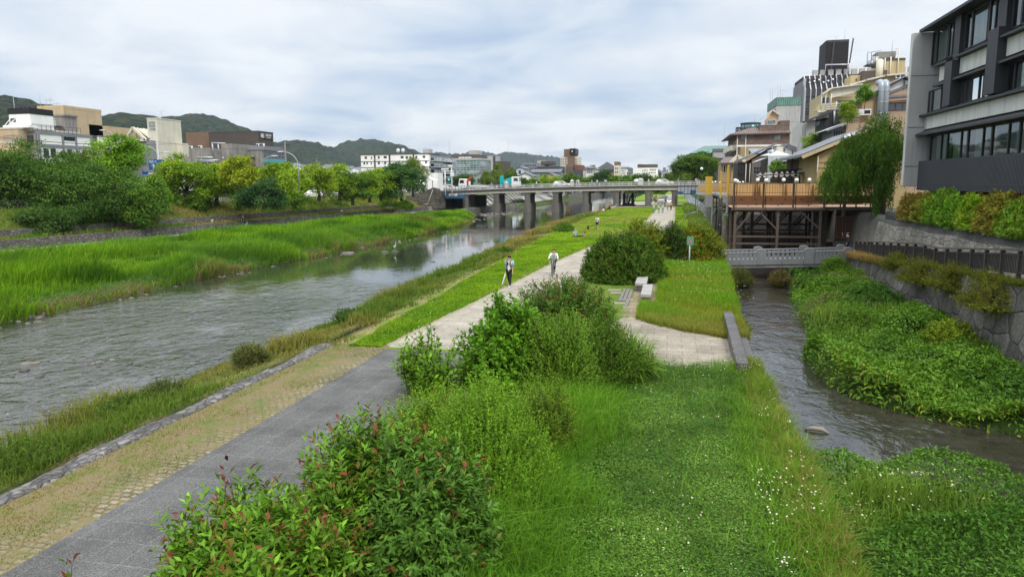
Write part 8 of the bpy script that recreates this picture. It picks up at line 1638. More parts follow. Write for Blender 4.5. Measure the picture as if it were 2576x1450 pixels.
win_px(t,'z4',1985,2050,880,1030,Y,CREAM,GL,1); box_px(t,'shadow_wall',TAN,'z4',1915,2050,850,Y-.01 if False else Y-.15,.1,S4(1950,1060)[1])
a=S4(1700,1100); b=S4(2045,1085); t.box('balcony_parapet',PCH,a[0],b[0],Y-1.6,Y-.01,S4(1800,1245)[1]-2,a[1]); m=t.mb()
z0=a[1]; hh_=S4(1800,1040)[1]-z0
m.bar((a[0],Y-1.55,z0+hh_),(b[0],Y-1.55,z0+hh_),.08); m.bar((a[0],Y-1.55,z0+hh_*.5),(b[0],Y-1.55,z0+hh_*.5),.05)
for i in range(13): x=a[0]+(b[0]-a[0])*i/12; m.bar((x,Y-1.55,z0),(x,Y-1.55,z0+hh_),.05)
t.add(m,'balcony_rail',REDBR); a=S4(1735,1040); m=t.mb(); m.ball((a[0],Y-1.4,a[1]),(.38,.14,.38),12,8); m.tube([(a[0],Y-1.3,z0),(a[0],Y-1.3,a[1])],.04,5); t.add(m,'satellite_dish',WHP)
a=S4(1465,1180); b=S4(1700,1085); m=t.mb(); m.add([(a[0],Y-2.5,a[1]),(b[0],Y-1.7,b[1]),(b[0],Y+8,b[1]),(a[0],Y+8,a[1])],[(0,1,2,3)]).add([(a[0],Y-2.5,a[1]-.16),(b[0],Y-1.7,b[1]-.3),(b[0],Y+8,b[1]-.3),(a[0],Y+8,a[1]-.16)],[(3,2,1,0)]).add([(a[0],Y-2.5,a[1]-.16),(b[0],Y-1.7,b[1]-.3),(b[0],Y-1.7,b[1]),(a[0],Y-2.5,a[1])],[(0,1,2,3)]); t.add(m,'lower_eave',M('grey_eave',(.42,.43,.46),.7,.12,.6))
c=S4(1560,1180); t.box('lower_wall',GREYP,S4(1560,1180)[0],b[0]+4,Y-1.,Y+8,2.9,S4(1600,1150)[1]); win_px(t,'z4',1590,1690,1170,1240,Y-1.0,GREYP,GL,4)
for i,(px,py) in enumerate(((1725,1250),(1762,1230),(1822,1212))): x,z=z4(px,py,72.6); globe(['lowest of three globe lamps above the tiled roof, left','middle one of three globe lamps above the tiled roof','highest of three globe lamps above the tiled roof, right'][i],x,72.6,3.2,z,'globe lamps above the tiled roof',.17)
# plants on roofs
for lb,k_,xl,xr,yt,yb,Y,sd,c,c2 in (('small rooftop tree with yellow green leaves by the white rails','z4',1650,1850,885,1045,88.,301,(.08,.16,.015),(.18,.26,.02)),('light shrub below the modern house','z4',1215,1500,1240,1380,98.,302,(.08,.17,.02),(.14,.24,.04)),('green potted tree above the grey eave','z4',1860,2030,715,820,89.,303,(.05,.14,.02),(.1,.21,.03)),('green bush in front of the white shop front','z5',980,1140,325,440,97.,304,(.05,.13,.02),(.1,.2,.03))):
    a=GY(*q(k_,xl,yt),Y); b=GY(*q(k_,xr,yb),Y); tree('roof_plant',lb,(a[0]+b[0])/2,Y,b[1]-.8,(a[1]-b[1])/2+.8,((b[0]-a[0])/2,(b[0]-a[0])/2.5,(a[1]-b[1])/2+.45),2200,.15,c,c2,cat='plant',group='plants on the right bank roofs',trunk=.03,seed=sd,nl=24,lobe=.36)
# green roofed building far right
Y=255.; t=Th('green_roof_building','big dark building with a pale green hipped roof behind the camphor tree','building',(z5(400,300,Y)[0],265,3.),RBG); a=z5(232,235,Y); b=z5(560,235,Y); r0=z5(370,162,Y+8); r1=z5(560,158,Y+8)
t.box('wall',YELP,a[0]+1,b[0]+10,Y,Y+24,2.9,a[1]); m=t.mb(); m.add([(a[0],Y-1,a[1]),(b[0]+10,Y-1,a[1]),(b[0]+10,Y+12,r1[1]),(r0[0],Y+12,r0[1]),(a[0],Y+25,a[1]),(b[0]+10,Y+25,a[1])],[(0,1,2,3),(0,3,4),(4,3,2,5)]); t.add(m,'roof',GRNC); t.box('fascia',DGREY,a[0]-.2,b[0]+10,Y-1.1,Y-.8,a[1]-1.6,a[1])
box_px(t,'grey_annex',CONCL,'z5',455,560,220,Y-8,7); box_px(t,'annex_roof',RT,'z5',450,562,192,Y-8.2,7.4,z5(500,222,Y-8)[1]); box_px(t,'dark_lower',DGREY,'z5',408,560,280,Y-14,5.9); 
for k in range(3): zz=4+k*3.3; win_px(t,'z5',420,550,300+k*40,325+k*40,Y-14,GREYP,GL,5)
antenna(t,z5(500,150,Y+4)[0],Y+4,r0[1],3,0); antenna(t,z5(550,150,Y+4)[0],Y+4,r0[1],7,0)
# rows of ordinary house fronts hidden behind the decks
for i,(Yh,w_,h_) in enumerate(((122,9,7.5),(146,8,8.5),(176,10,7),(192,10,8))):
    x=13.5+.3*i; t=Th('town_house','plain low grey house mostly hidden behind the platforms and screens','house',(x+w_/2,Yh+5,3.),'hidden houses of the right bank'); house(t,x,x+w_,Yh,Yh+9,2.9,h_-1.5,h_,[TAN,GREYP,WEA,TAN][i],SLATE,'y')
# the willow before the hotel
willow('willow_tree','tall dark weeping willow leaning against the hotel end wall','z5',1600,2560,-165,560,62.5,3.1,30000,.2,(.036,.095,.013),(.08,.17,.022),310,None,.72,trunk=.28,heads=15)
willow('willow_tree','low drooping willow branch mass over the right end of the platform','z5',1390,2050,150,690,61.5,3.1,22000,.18,(.04,.11,.014),(.09,.185,.025),311,None,.85,trunk=.12,heads=15)
willow('willow_tree','hanging willow curtain at the foot of the hotel end wall','z5',1985,2200,250,880,60.,3.1,7000,.18,(.036,.095,.013),(.07,.15,.02),312,None,.95,trunk=.1,heads=7)
o=MB().box(6.6,12.88,77.5,77.9,-1.2,2.3).box(7.,12.88,72.2,72.5,-.9,.9).build('basement_wall_and_gloom',MATS['underdeck_dark']); tag(o,'low dark walls added to deepen the gloom under the platform','wall')  # added dark walls, so the space under the platform reads darker
# ================================================================== PEOPLE
SKIN=M('skin',(.5,.3,.2),.55,.05,3.,bmp=0); HAIRB=M('hair_black',(.015,.012,.01),.5,.2,8.,bmp=0); HAIRN=M('hair_brown',(.08,.035,.018),.5,.2,8.,bmp=0)
def cloth(n,c): return M('cloth_'+n,c,.9,.12,5.,bmp=.05)
CW,CK,CGY,CNV,CLB,CDN,CYL,CHV,CTN,CPK,CMG=cloth('white',(.72,.72,.7)),cloth('black',(.02,.02,.022)),cloth('grey',(.28,.29,.3)),cloth('navy',(.02,.028,.06)),cloth('pale_blue',(.3,.4,.48)),cloth('denim',(.12,.19,.27)),cloth('amber',(.7,.38,.03)),cloth('hivis',(.55,.75,.1)),cloth('tan',(.35,.24,.13)),cloth('pink',(.5,.25,.22)),cloth('blue_grey',(.2,.3,.36))
def skinmesh(name,V,E,Rr,mat,parent,root=0,sub=1):
    me=bpy.data.meshes.new(name); me.from_pydata([tuple(v) for v in V],E,[]); o=bpy.data.objects.new(name,me); C.objects.link(o)
    md=o.modifiers.new('skin','SKIN'); md.use_smooth_shade=True
    for i,d in enumerate(me.skin_vertices[0].data):
        r=Rr[i]; d.radius=r if hasattr(r,'__len__') else (r,r); d.use_root=(i==root)
    if sub: s=o.modifiers.new('sub','SUBSURF'); s.levels=sub; s.render_levels=sub
    bpy.context.view_layer.update(); ev=o.evaluated_get(bpy.context.evaluated_depsgraph_get()); m2=bpy.data.meshes.new_from_object(ev); bpy.data.objects.remove(o); bpy.data.meshes.remove(me)
    m2.materials.clear(); return link(name,m2,mat,parent)
def person(label,loc,rz,top=CW,legs=CK,hair=HAIRB,h=1.72,lean=0.,th=(.25,-.2),kn=(.15,.35),ar=(-.25,.3),el=(.25,.4),sp=(.12,.12),pel=None,turn=0.,shorts=False,sleeve=1.,shoes=CK,hat=None,vest=None,spread=(0,0),group=None,lie=0.,detail=False):
    t=thing('person',label,'person',loc,rz,group); k=h/1.72; J={}
    ph=pel if pel is not None else None
    def leg(i):
        a=th[i]; b=a-kn[i]; s=1 if i==0 else -1; hip=Vector((0,s*.09,0)); kp=hip+Vector((math.sin(a)*.43,s*spread[i],-math.cos(a)*.43)); an=kp+Vector((math.sin(b)*.42,s*spread[i]*.5,-math.cos(b)*.42)); return hip,kp,an,b
    Lg=[leg(0),leg(1)]
    if ph is None: ph=-min(Lg[0][2].z,Lg[1][2].z)+.09
    up=Vector((math.sin(lean),0,math.cos(lean))); fw=Vector((math.cos(lean),0,-math.sin(lean)))
    O=Vector((0,0,ph)); ch=O+up*.36; nk=O+up*.54; hb=nk+Vector((.02,0,.09)); ht=hb+Vector((.015,0,.12))
    V=[O,O+up*.16,ch,O+up*.47,nk,hb,ht]; Rr=[(.13,.1),(.125,.09),(.14,.1),(.1,.075),.055,(.085,.085),(.075,.08)]; E=[(0,1),(1,2),(2,3),(3,4),(4,5),(5,6)]
    d=Vector((math.cos(turn),math.sin(turn),0)); V.append(hb+d*.1+Vector((0,0,.02))); Rr.append(.02); E.append((5,7))   # nose
    TV=[O-up*.1,O+up*.05,ch,O+up*.46,O+up*.52]; TR=[(.155,.12),(.15,.11),(.165,.12),(.15,.1),(.075,.07)]; TE=[(0,1),(1,2),(2,3),(3,4)]
    PV=[O+up*.06]; PR=[(.14,.11)]; PE=[]; hands=[]
    for i in (0,1):
        s=1 if i==0 else -1; sh=O+up*.47+Vector((0,s*.18,0)); a=ar[i]; e1=sh+Vector((math.sin(a)*.28,s*sp[i]*.28,-math.cos(a)*.28)); b=a+el[i]; wr=e1+Vector((math.sin(b)*.24,s*sp[i]*.1,-math.cos(b)*.24)); n=len(V)
        V+=[sh,e1,wr]; Rr+=[.06,.042,.028]; E+=[(3,n),(n,n+1),(n+1,n+2)]
        dr=(wr-e1).normalized(); sd=Vector((0,1,0)).cross(dr).normalized(); pm=wr+dr*.07; V.append(pm); Rr.append((.036,.02)); E.append((n+2,n+3)); hands.append(wr+dr*.09)
        for f in range(4):
            o_=(f-1.5)*.02; L_=(.06,.075,.07,.05)[f]; m_=len(V); V+=[pm+sd*o_+dr*.03,pm+sd*o_*1.1+dr*(.03+L_*.6)-Vector((0,s*.012,0)),pm+sd*o_*1.1+dr*(.03+L_)-Vector((0,s*.03,0))]; Rr+=[.0095,.0085,.007]; E+=[(n+3,m_),(m_,m_+1),(m_+1,m_+2)]
        m_=len(V); V+=[wr+dr*.045+sd*.035,wr+dr*.085+sd*.055]; Rr+=[.011,.009]; E+=[(n+2,m_),(m_,m_+1)]
        q_=len(TV); TV+=[sh+Vector((0,s*.01,0)),sh.lerp(e1,.9)]; TR+=[.075,.062]; TE+=[(3,q_),(q_,q_+1)]
        if sleeve>.6: TV.append(e1.lerp(wr,.9)); TR.append(.045); TE.append((q_+1,q_+2))
        hip,kp,an,b=Lg[i]; hip=hip+O; kp=kp+O; an=an+O; n=len(V); toe=an+Vector((.16,0,-.05 if b>-.9 else -.02))
        V+=[hip,kp,an,toe]; Rr+=[.085,.052,.036,(.035,.025)]; E+=[(0,n),(n,n+1),(n+1,n+2),(n+2,n+3)]
        q_=len(PV); PV+=[hip+Vector((0,s*.005,0)),hip.lerp(kp,.98 if not shorts else .85)]; PR+=[.105,.072 if not shorts else .09]; PE+=[(0,q_),(q_,q_+1)]
        if not shorts: PV.append(kp.lerp(an,.95)); PR.append(.056); PE.append((q_+1,q_+2))
        sm=MB(); sm.sm=True; c=an+Vector((.06,0,-.045)); sm.ball((0,0,0),(.14,.052,.05),10,6); sm.v=[tuple(Vector(p)+c) for p in sm.v]; sm.build('shoe',shoes,t)
    skinmesh('body',V,E,Rr,SKIN,t); skinmesh('top',TV,TE,TR,top,t,2); skinmesh('trousers' if not shorts else 'shorts',PV,PE,PR,legs,t)
    hm=MB(); hm.ball(tuple(hb+Vector((-.018,0,.085))),(.103,.098,.105),12,8); ho=hm.build('hair',hair,t)
    if hat: MB().ball(tuple(hb+Vector((0,0,.125))),(.115,.11,.09),12,7).cbox(tuple(hb+d*.13+Vector((0,0,.11))),(.14,.14,.015),turn).build('hat',hat,t)
    if vest:
        for x in ((.13),(-.13)): MB().cbox(tuple(O+up*.27+fw*x),(.03,.3,.4),0,0,lean).build('vest_panel',vest,t)
    if detail:
        pz=Vector((-d.y,d.x,0))
        for s in (-1,1): MB().ball(tuple(hb+d*.083+pz*s*.033+Vector((0,0,.05))),(.012,.012,.009),8,5).build('eye',HAIRB,t); MB().ball(tuple(hb+pz*s*.088+Vector((0,0,.03))),(.025,.014,.033),8,5).build('ear',SKIN,t)
        MB().cbox(tuple(hb+d*.084+Vector((0,0,-.02))),(.012,.045,.01),turn).build('mouth',M('lips',(.35,.12,.1),.5,.05),t)
    t.scale=(k,k,k); t['hand_l']=0.; del t['hand_l']
    if lie: t.rotation_euler=(0,lie,rz)
    return t,hands,k
def at(k_,px,py,z=0.): x,y=G(*q(k_,px,py),z); return (x,y,z)
DN=-PI/2   # towards the camera
p1=at('z8',425,603)
t,hd,k=person('young man in an open pale blue shirt and white tee beside the lawn',p1,DN-.12,CW,CK,turn=-.7,h=1.76,th=(.3,-.22),kn=(.1,.35),ar=(.15,-.2),el=(.25,.2),shoes=CW,sleeve=.5,detail=True)
ov=CLB; n=lambda z:z
for s in (-1,1):
    m=MB(); m.prism([(-.13,.98),(.07,.98),(.08,1.46),(-.1,1.49),(-.16,1.3)],'y',s*.15,s*.19); m.build('open_shirt',ov,t,bev=.02)
    m=MB(); m.tube([(.0,s*.19,1.43),(.02+(.04 if s>0 else -.06),s*.23,1.3),(.03+(.05 if s>0 else -.08),s*.235,1.18)],[.085,.075,.07],8); m.build('shirt_sleeve',ov,t)
    MB().box(.11,.135,s*.1-.02,s*.1+.02,1.1,1.45).build('backpack_strap',CK,t)
MB().box(-.26,-.15,-.15,.15,1.05,1.45).build('backpack',CNV,t,bev=.04)
MB().box(.12,.145,-.07,.05,1.2,1.36).build('shirt_print',CNV,t)
o=t.matrix_basis.copy()
hw=Matrix.Translation(p1)@Matrix.Rotation(DN-.12,4,'Z')@Matrix.Scale(k,4)@hd[1]
u=Th('umbrella','white closed umbrella carried by the young man in the pale blue shirt','umbrella',tuple(hw)); e=hw+Vector((-.2,-.12,-.72)); m=u.mb(); m.tube([hw+Vector((.02,.02,.12)),hw],.014,6); m.tube([hw,hw.lerp(e,.15),hw.lerp(e,.8),e],[.02,.045,.035,.006],8); u.add(m,'folded_canopy',CW)
# bicycle
def bicycle(label,loc,rz,col,group=None,name='bicycle'):
    t=thing(name,label,'bicycle',loc,rz,group)
    for x in (-.52,.52):
        P=[(x+.33*math.cos(2*PI*i/20),0,.34+.33*math.sin(2*PI*i/20)) for i in range(21)]; w=MB().tube(P,.018,6,False).build('tyre',TYRE,t); s=MB()
        for i in range(8): s.bar((x,0,.34),(x+.32*math.cos(PI*i/4),0,.34+.32*math.sin(PI*i/4)),.006)
        s.build('spokes',STEEL,w)
    MB().tube([(-.52,0,.34),(-.1,0,.3),(.35,0,.78),(-.25,0,.75),(-.1,0,.3)],.018,6,False).tube([(-.52,0,.34),(-.25,0,.75),(-.28,0,.88)],.016,6).tube([(.52,0,.34),(.36,0,.8),(.33,0,1.02)],.018,6).build('frame',col,t)
    MB().tube([(.2,-.28,1.03),(.33,-.15,1.05),(.33,.15,1.05),(.2,.28,1.03)],.014,6).build('handlebar',BLACK,t); MB().ball((-.28,0,.92),(.14,.08,.04),10,6).build('saddle',BLACK,t)
    b=MB(); 
    for zz in (.72,.86,.98): b.tube([(.45,-.16,zz),(.45,.16,zz),(.72,.15,zz),(.72,-.15,zz),(.45,-.16,zz)],.008,5,False)
    for x,y in ((.45,-.16),(.45,.16),(.72,.15),(.72,-.15),(.58,-.16),(.58,.16)): b.bar((x,y,.7),(x,y,.98),.01)
    b.build('basket',STEEL,t); return t
c1=at('z8',805,505)
bicycle('silver bicycle ridden towards the viewer by the woman in the white jacket',c1,DN+.05,PS)
person('woman in a loose white jacket and grey top riding a bicycle towards the viewer',(c1[0],c1[1]+.3,.0),DN+.05,CW,CK,HAIRN,h=1.6,pel=.98,lean=.14,th=(1.15,.75),kn=(1.35,.7),ar=(.75,.75),el=(.35,.35),sp=(.35,.35),detail=True)[0]
tt=[o for o in C.objects if o.name.startswith('person') and o.parent is None][-1]; MB().box(.13,.165,-.1,.1,1.02,1.42).build('grey_top',CGY,tt)
# on the lawn
a=at('z8',1000,172); person('person in a grey cap and pale blue vest sitting on the lawn',a,PI/2+.5,CLB,CK,CGY,pel=.13,lean=.1,th=(1.75,1.6),kn=(1.7,1.5),ar=(-.4,.3),el=(.2,.4),hat=CGY,sleeve=.4)
a=at('z8',1040,170); person('brown haired person reclining on the lawn beside the one in the grey cap',a,PI*.95,CTN,CK,HAIRN,pel=.12,lean=-1.05,th=(1.5,1.35),kn=(.5,.3),ar=(-.6,-.5),el=(.6,.6),shorts=True,sleeve=.4)
a=at('w5',670,1090); person('dog walker in a white shirt and dark shorts with a camera on the chest',a,DN+.1,CW,CNV,shorts=True,sleeve=.4,h=1.7,th=(.2,-.2),kn=(.1,.3),ar=(.15,-.15)); tt=[o for o in C.objects if o.name.startswith('person') and o.parent is None][-1]; MB().box(.13,.2,-.07,.05,1.15,1.27).build('camera',CK,tt)
a=at('w5',540,1088); FUR=M('dog_fur',(.16,.055,.02),.9,.25,9.)
t=thing('dog','small curly reddish brown dog on a lead ahead of the dog walker','dog',a,DN+.3)
V=[(-.2,0,.3),(0,0,.31),(.17,0,.32),(.27,0,.44),(.36,0,.47),(.46,0,.44),(-.3,0,.4),(-.33,0,.48)]; E=[(0,1),(1,2),(2,3),(3,4),(4,5),(0,6),(6,7)]; Rr=[.09,.095,.11,.07,.085,.04,.025,.03]
for (bx,s,bk) in ((-.18,.07,-.06),(-.18,-.07,-.06),(.16,.065,.02),(.16,-.065,.02)): n=len(V); V+=[(bx,s,.24),(bx+(.03 if bx<0 else -.01),s,.17),(bx+bk,s,.1),(bx+bk+.03,s,.02)]; Rr+=[.05,.035,.024,.028]; E+=[(0 if bx<0 else 2,n),(n,n+1),(n+1,n+2),(n+2,n+3)]
V+=[(.36,.07,.5),(.37,.1,.42),(.36,-.07,.5),(.37,-.1,.42)]; Rr+=[.03,.025]*2; n=len(V)-4; E+=[(4,n),(n,n+1),(4,n+2),(n+2,n+3)]; skinmesh('body',[Vector(v) for v in V],E,Rr,FUR,t,1)
t2=Th('dog_lead','thin dark lead between the dog walker and the brown dog','lead',tuple(a)); b=at('w5',625,1000); 
b=at('w5',670,1090); t2.add(t2.mb().tube([(a[0],a[1],.45),((a[0]*.6+b[0]*.4),a[1],.4),(b[0]-.25,b[1],.8)],.012,5,False),'strap',CK)
# workers and walkers on the path
for lb,px,py,tp,lg,v,ht in (('left one of three workers in yellow green safety vests','1487',852,CMG,CMG,CHV,CGY),('middle one of three workers in safety vests, carrying a bag','1556',852,CMG,CMG,CHV,CGY),('right one of three workers in safety vests','1612',852,CMG,CMG,CHV,CGY),('walker in a pale blue shirt and yellow hat behind the workers','1685',815,CLB,CGY,None,CHV),('walker in an amber jacket and black trousers behind the workers','1732',813,CYL,CK,None,None)):
    i=int(px); person(lb,at('w5',i,py),DN+(i%5-2)*.08,tp,lg,h=1.7,th=((.25,-.2) if i%2 else (-.2,.25)),vest=v,hat=ht,group='walkers on the pale path')
tt=[o for o in C.objects if o.get('label','').startswith('middle one of three')][0]; MB().box(-.08,.12,-.36,-.26,.45,.8).build('bag',CK,tt,bev=.02)
for lb,k_,px,py,rz,tp,lg,ln in (('person in dark clothes sitting on the bank, nearest the river','w5',728,848,PI*.9,CPK,CTN,-.3),('person in white sitting on the bank beside the dark clothed one','w5',765,838,PI*.8,CW,CK,.1),('person in black sitting on the bank farther up the lawn','w5',850,800,PI*.85,CK,CK,.15),('person in pale clothes lying back on the bank','w5',905,778,PI,CW,CW,-.9),('person with folded legs sitting highest up the bank','w5',945,762,PI,CGY,CTN,.0)):
    person(lb,at(k_,px,py),rz,tp,lg,pel=.13,lean=ln,th=(1.7,1.5),kn=(1.5,1.2),ar=(-.3,.4),el=(.3,.4),group='people sitting on the river bank')
# under the bridge and beyond
pr=random.Random(3)
for i in range(9):
    px=1415+i*13+pr.uniform(-4,4); Y=pr.uniform(205,232); x=GY(*q('w5',px,620),Y)[0]; person('distant person standing on the promenade beyond the bridge',(x,Y,.01),pr.uniform(0,6),pr.choice([CK,CGY,CPK,CW]),pr.choice([CK,CNV,CDN]),group='people beyond the bridge')
for i,(px,Y) in enumerate(((1520,194),(1760,186),(1790,187),(1805,186))): x=GY(*q('w5',px,680),Y)[0]; person(['person in pink crouching at the silver car under the bridge','person in dark clothes by the right pier under the bridge','person in red by the right pier under the bridge','person in grey at the edge of the right pier'][i],(x,Y,.01),pr.uniform(0,6),[CPK,CK,cloth('red',(.4,.05,.04)),CGY][i],CK)
bl=['pedestrian in white on the bridge, near the left light truck','pedestrian in dark clothes on the bridge by the first rail pillar','pedestrian in tan on the bridge just right of the middle pillar','pedestrian with a blue top on the bridge','pedestrian in white on the bridge left of the pair','first of two pedestrians in pale blue close together on the bridge','second of two pedestrians close together on the bridge, in white','pedestrian in black on the bridge left of the parasol','pedestrian in white on the bridge right of the parasol','pedestrian in grey on the bridge before the camphor tree','pedestrian in black on the bridge before the camphor tree','last pedestrian on the bridge, in white by the right end']
for i,(k_,px) in enumerate((('z3',925),('z3',660),('z3',1300),('z3',1430),('z3',1480),('z3',1547),('z3',1560),('z3',1700),('z3',1950),('z3',2220),('z3',2290),('z3',2380))):
    x=GY(*q(k_,px,380),171.3)[0]; person(bl[i],(x,171.3,zdeck(x)),(0 if i%2 else PI),[CW,CK,CTN,CLB,CW,CLB,CW,CK,CW,CGY,CK,CW][i],[CK,CNV,CK,CDN][i%4],group='pedestrians on the bridge')
# far bank
def onpath(k_,px,py): x,y=G(*q(k_,px,py),-.79); return (x,y,-.78)
a=onpath('w8',1385,1112); b0=bicycle('dark bicycle ridden along the far bank path',a,2.0,BLACK,'bicycles on the far bank'); person('stooping person in grey riding a bicycle on the far bank path',(a[0],a[1],a[2]),2.0,CGY,CGY,pel=.98,lean=.5,th=(1.1,.7),kn=(1.3,.7),ar=(1.0,1.0),el=(.1,.1))
a=onpath('w8',1775,1090); t=thing('scooter','pale green motor scooter on the far bank path','scooter',a,.2); MB().prism([(-.75,.35),(-.7,.75),(-.1,.78),(.05,.35),(.4,.32),(.55,.95),(.65,.95),(.62,.3),(.0,.2)],'y',-.16,.16).build('body',PG,t,bev=.04); MB().box(-.6,.0,-.15,.15,.78,.86).build('seat',BLACK,t); MB().tube([(.55,-.3,1.05),(.6,0,1.0),(.55,.3,1.05)],.02,6).build('handlebar',BLACK,t)
for x in (-.6,.68):
    mm=MB(); mm.T=Matrix.Translation((x,0,.24))@Matrix.Rotation(PI/2,4,'X'); mm.cyl((0,0),.24,-.06,.06,14); mm.build('wheel',TYRE,t)
person('scooter rider in a white helmet and dark clothes on the far bank path',(a[0]-.1,a[1],a[2]),.2,CK,CK,pel=.95,lean=.1,th=(1.4,1.4),kn=(1.3,1.3),ar=(.8,.8),el=(.4,.4),hat=CW,vest=CW)
a=onpath('z2',865,1028); person('walker in a white shirt and denim on the far bank path',a,DN-.3,CW,CDN,h=1.7)
# man in a camouflage cap by the railing
x,_=GY(2133,600,58.9); person('man in a camouflage cap, white mask and navy jacket behind the walkway railing',(x,58.9,.12),PI+.4,CNV,CK,h=1.62,hat=cloth('camouflage',(.14,.13,.06)),ar=(.3,1.4),el=(.3,1.5)); tt=[o for o in C.objects if o.name.startswith('person') and o.parent is None][-1]; MB().box(.06,.115,-.06,.06,1.5,1.58).build('mask',CW,tt)
# ================================================================== SMALL THINGS
STB=M('bench_stone',(.36,.35,.335),.75,.14,1.5,.35,fine=.2); DKW=M('wet_dark_stone',(.13,.12,.12),.5,.35,1.,.6)
for lb,x0,x1,y0,y1 in (('longer stone bench slab, farther of the two beside the dirt patch',-1.72,-1.12,37.9,43.0),('nearer stone bench slab, half overgrown by grass',-1.28,-.78,34.1,37.6)):
    t=Th('stone_bench',lb,'bench',((x0+x1)/2,(y0+y1)/2,0),'stone benches'); t.box('seat',STB,x0,x1,y0,y1,.3,.46,bev=.02); t.box('support',DKW,x0+.06,x1-.06,y0+.05,y1-.05,-.05,.299)
t=Th('edge_bench','long weathered stone bench on the canal edge of the pale landing','bench',(2.25,25,0)); m=t.mb(); m.prism([(2.02,21.6),(2.36,21.6),(2.6,30.2),(2.22,30.2)],'z',-.1,.42); t.add(m,'seat',M('weathered_bench_top',(.13,.125,.12),.5,.6,.8,.9),bev=.02); m=t.mb(); m.prism([(2.4,21.2),(2.66,21.2),(2.9,29.6),(2.66,29.6)],'z',-.9,.1); t.add(m,'lower_beam',DKW)
PL=M('grey_planks',(.2,.185,.17),.85,.2,1.5,.4)
for i in range(3): t=Th('ground_plank','grey plank laid flat in the dirt beside the nearer stone bench','plank',(-2.2+.16*i,37,0),'planks in the dirt'); t.box('plank',PL,-2.35+.19*i,-2.2+.19*i,34.6 if i<2 else 33.,38.6,-.02,.05)
for i,(px,py) in enumerate(((1365,655),(1440,715),(1400,745),(1340,630),(1480,780))): x,y=G(*q('z8',px,py)); t=Th('stepping_slab','pale rectangular slab set in the dirt patch','paving slab',(x,y,0),'slabs in the dirt patch'); t.box('slab',M('tan_slab',(.27,.235,.185),.85,.15,1.5),x-.35,x+.35,y-.25,y+.25,-.03,.03,bev=.01)
# green notice sign
x,y=G(*q('z8',1990,415)); zb=GY(*q('z8',1990,240),y)[1]; zt=GY(*q('z8',2000,165),y)[1]; xa=GY(*q('z8',1970,200),y)[0]; xb=GY(*q('z8',2031,200),y)[0]; GRN=M('sign_green',(.08,.3,.2),.5,.1,1.)
t=Th('notice_sign','green notice board with a faded brown picture on a pale post','sign',(x,y,0)); t.add(t.mb().tube([(x,y,-.1),(x,y,zb)],.045,8),'post',M('pale_green_post',(.45,.55,.48),.6,.1)); bd=t.box('board',GRN,xa,xb,y-.04,y,zb,zt,bev=.01); t.box('notice',M('faded_notice',(.33,.22,.19),.7,.3,6.),xa+.08,xa+(xb-xa)*.72,y-.055,y-.041,zb+(zt-zb)*.22,zt-.14,parent=bd)
# lectern stone
x,y=G(*q('z5',200,845)); t=Th('stone_lectern','low grey stone lectern with a sloping plate on the far lawn','monument',(x,y,0)); s=1811/y/1.55; a=GY(*q('z5',180,815),y); b=GY(*q('z5',262,785),y); m=t.mb(); m.prism([(a[0]+.15,-.05),(b[0]-.25,-.05),(b[0]-.2,b[1]-.15),(a[0]+.1,a[1]-.12)],'y',y,y+1.1); t.add(m,'pedestal',STB); m=t.mb(); m.bar((a[0]-.15,y+.55,a[1]-.08),(b[0],y+.4,b[1]),.8,.1); t.add(m,'plate',M('plate_bronze',(.16,.16,.155),.5,.15,2.))
t=Th('boulder','rough grey boulder behind the stone lectern','rock',(b[0]+.2,y+1.6,0)); t.add(t.mb().ball((b[0]+.25,y+1.7,.3),(.55,.5,.65),10,7),'stone',STB)
# leaning white board on the far bank
a=onpath('z2',1325,978); t=Th('leaning_board','narrow white board leaning on the far bank wall','board',a); b=GY(*q('z2',1292,925),a[1]); t.add(t.mb().bar(a,(b[0],a[1],b[1]),.35,.06),'board',PW)
# driftwood, stones, birds
RK=M('river_stone',(.19,.175,.15),.8,.3,3.,fine=.25); RKD=M('wet_river_stone',(.07,.065,.058),.35,.3,3.)
def rockmesh(seed,mat):
    import bmesh
    bm=bmesh.new(); bmesh.ops.create_icosphere(bm,subdivisions=2,radius=1.); r=np.random.default_rng(seed); ph=r.uniform(0,6,6)
    for v in bm.verts:
        c=v.co; d=1+.16*math.sin(c.x*2.3+ph[0])+.14*math.sin(c.y*2.7+ph[1])+.12*math.sin(c.z*3.1+ph[2])+.06*math.sin(c.x*5+c.y*4+ph[3]); c*=d; c.z*=.55
    me=bpy.data.meshes.new('stone'); bm.to_mesh(me); bm.free(); me.polygons.foreach_set('use_smooth',[True]*len(me.polygons)); me.materials.append(mat); return me
RM=[rockmesh(i,RK) for i in range(4)]; RMD=[rockmesh(10+i,RKD) for i in range(3)]
rr=random.Random(21)
def rock(label,x,y,z,s,dark=False,group=None):
    o=bpy.data.objects.new('river_stone',rr.choice(RMD if dark else RM)); C.objects.link(o); o.location=(x,y,z); o.scale=(s*rr.uniform(.8,1.3),s*rr.uniform(.8,1.3),s*rr.uniform(.7,1.1)); o.rotation_euler=(0,0,rr.uniform(0,6)); return tag(o,label,'stone',group)
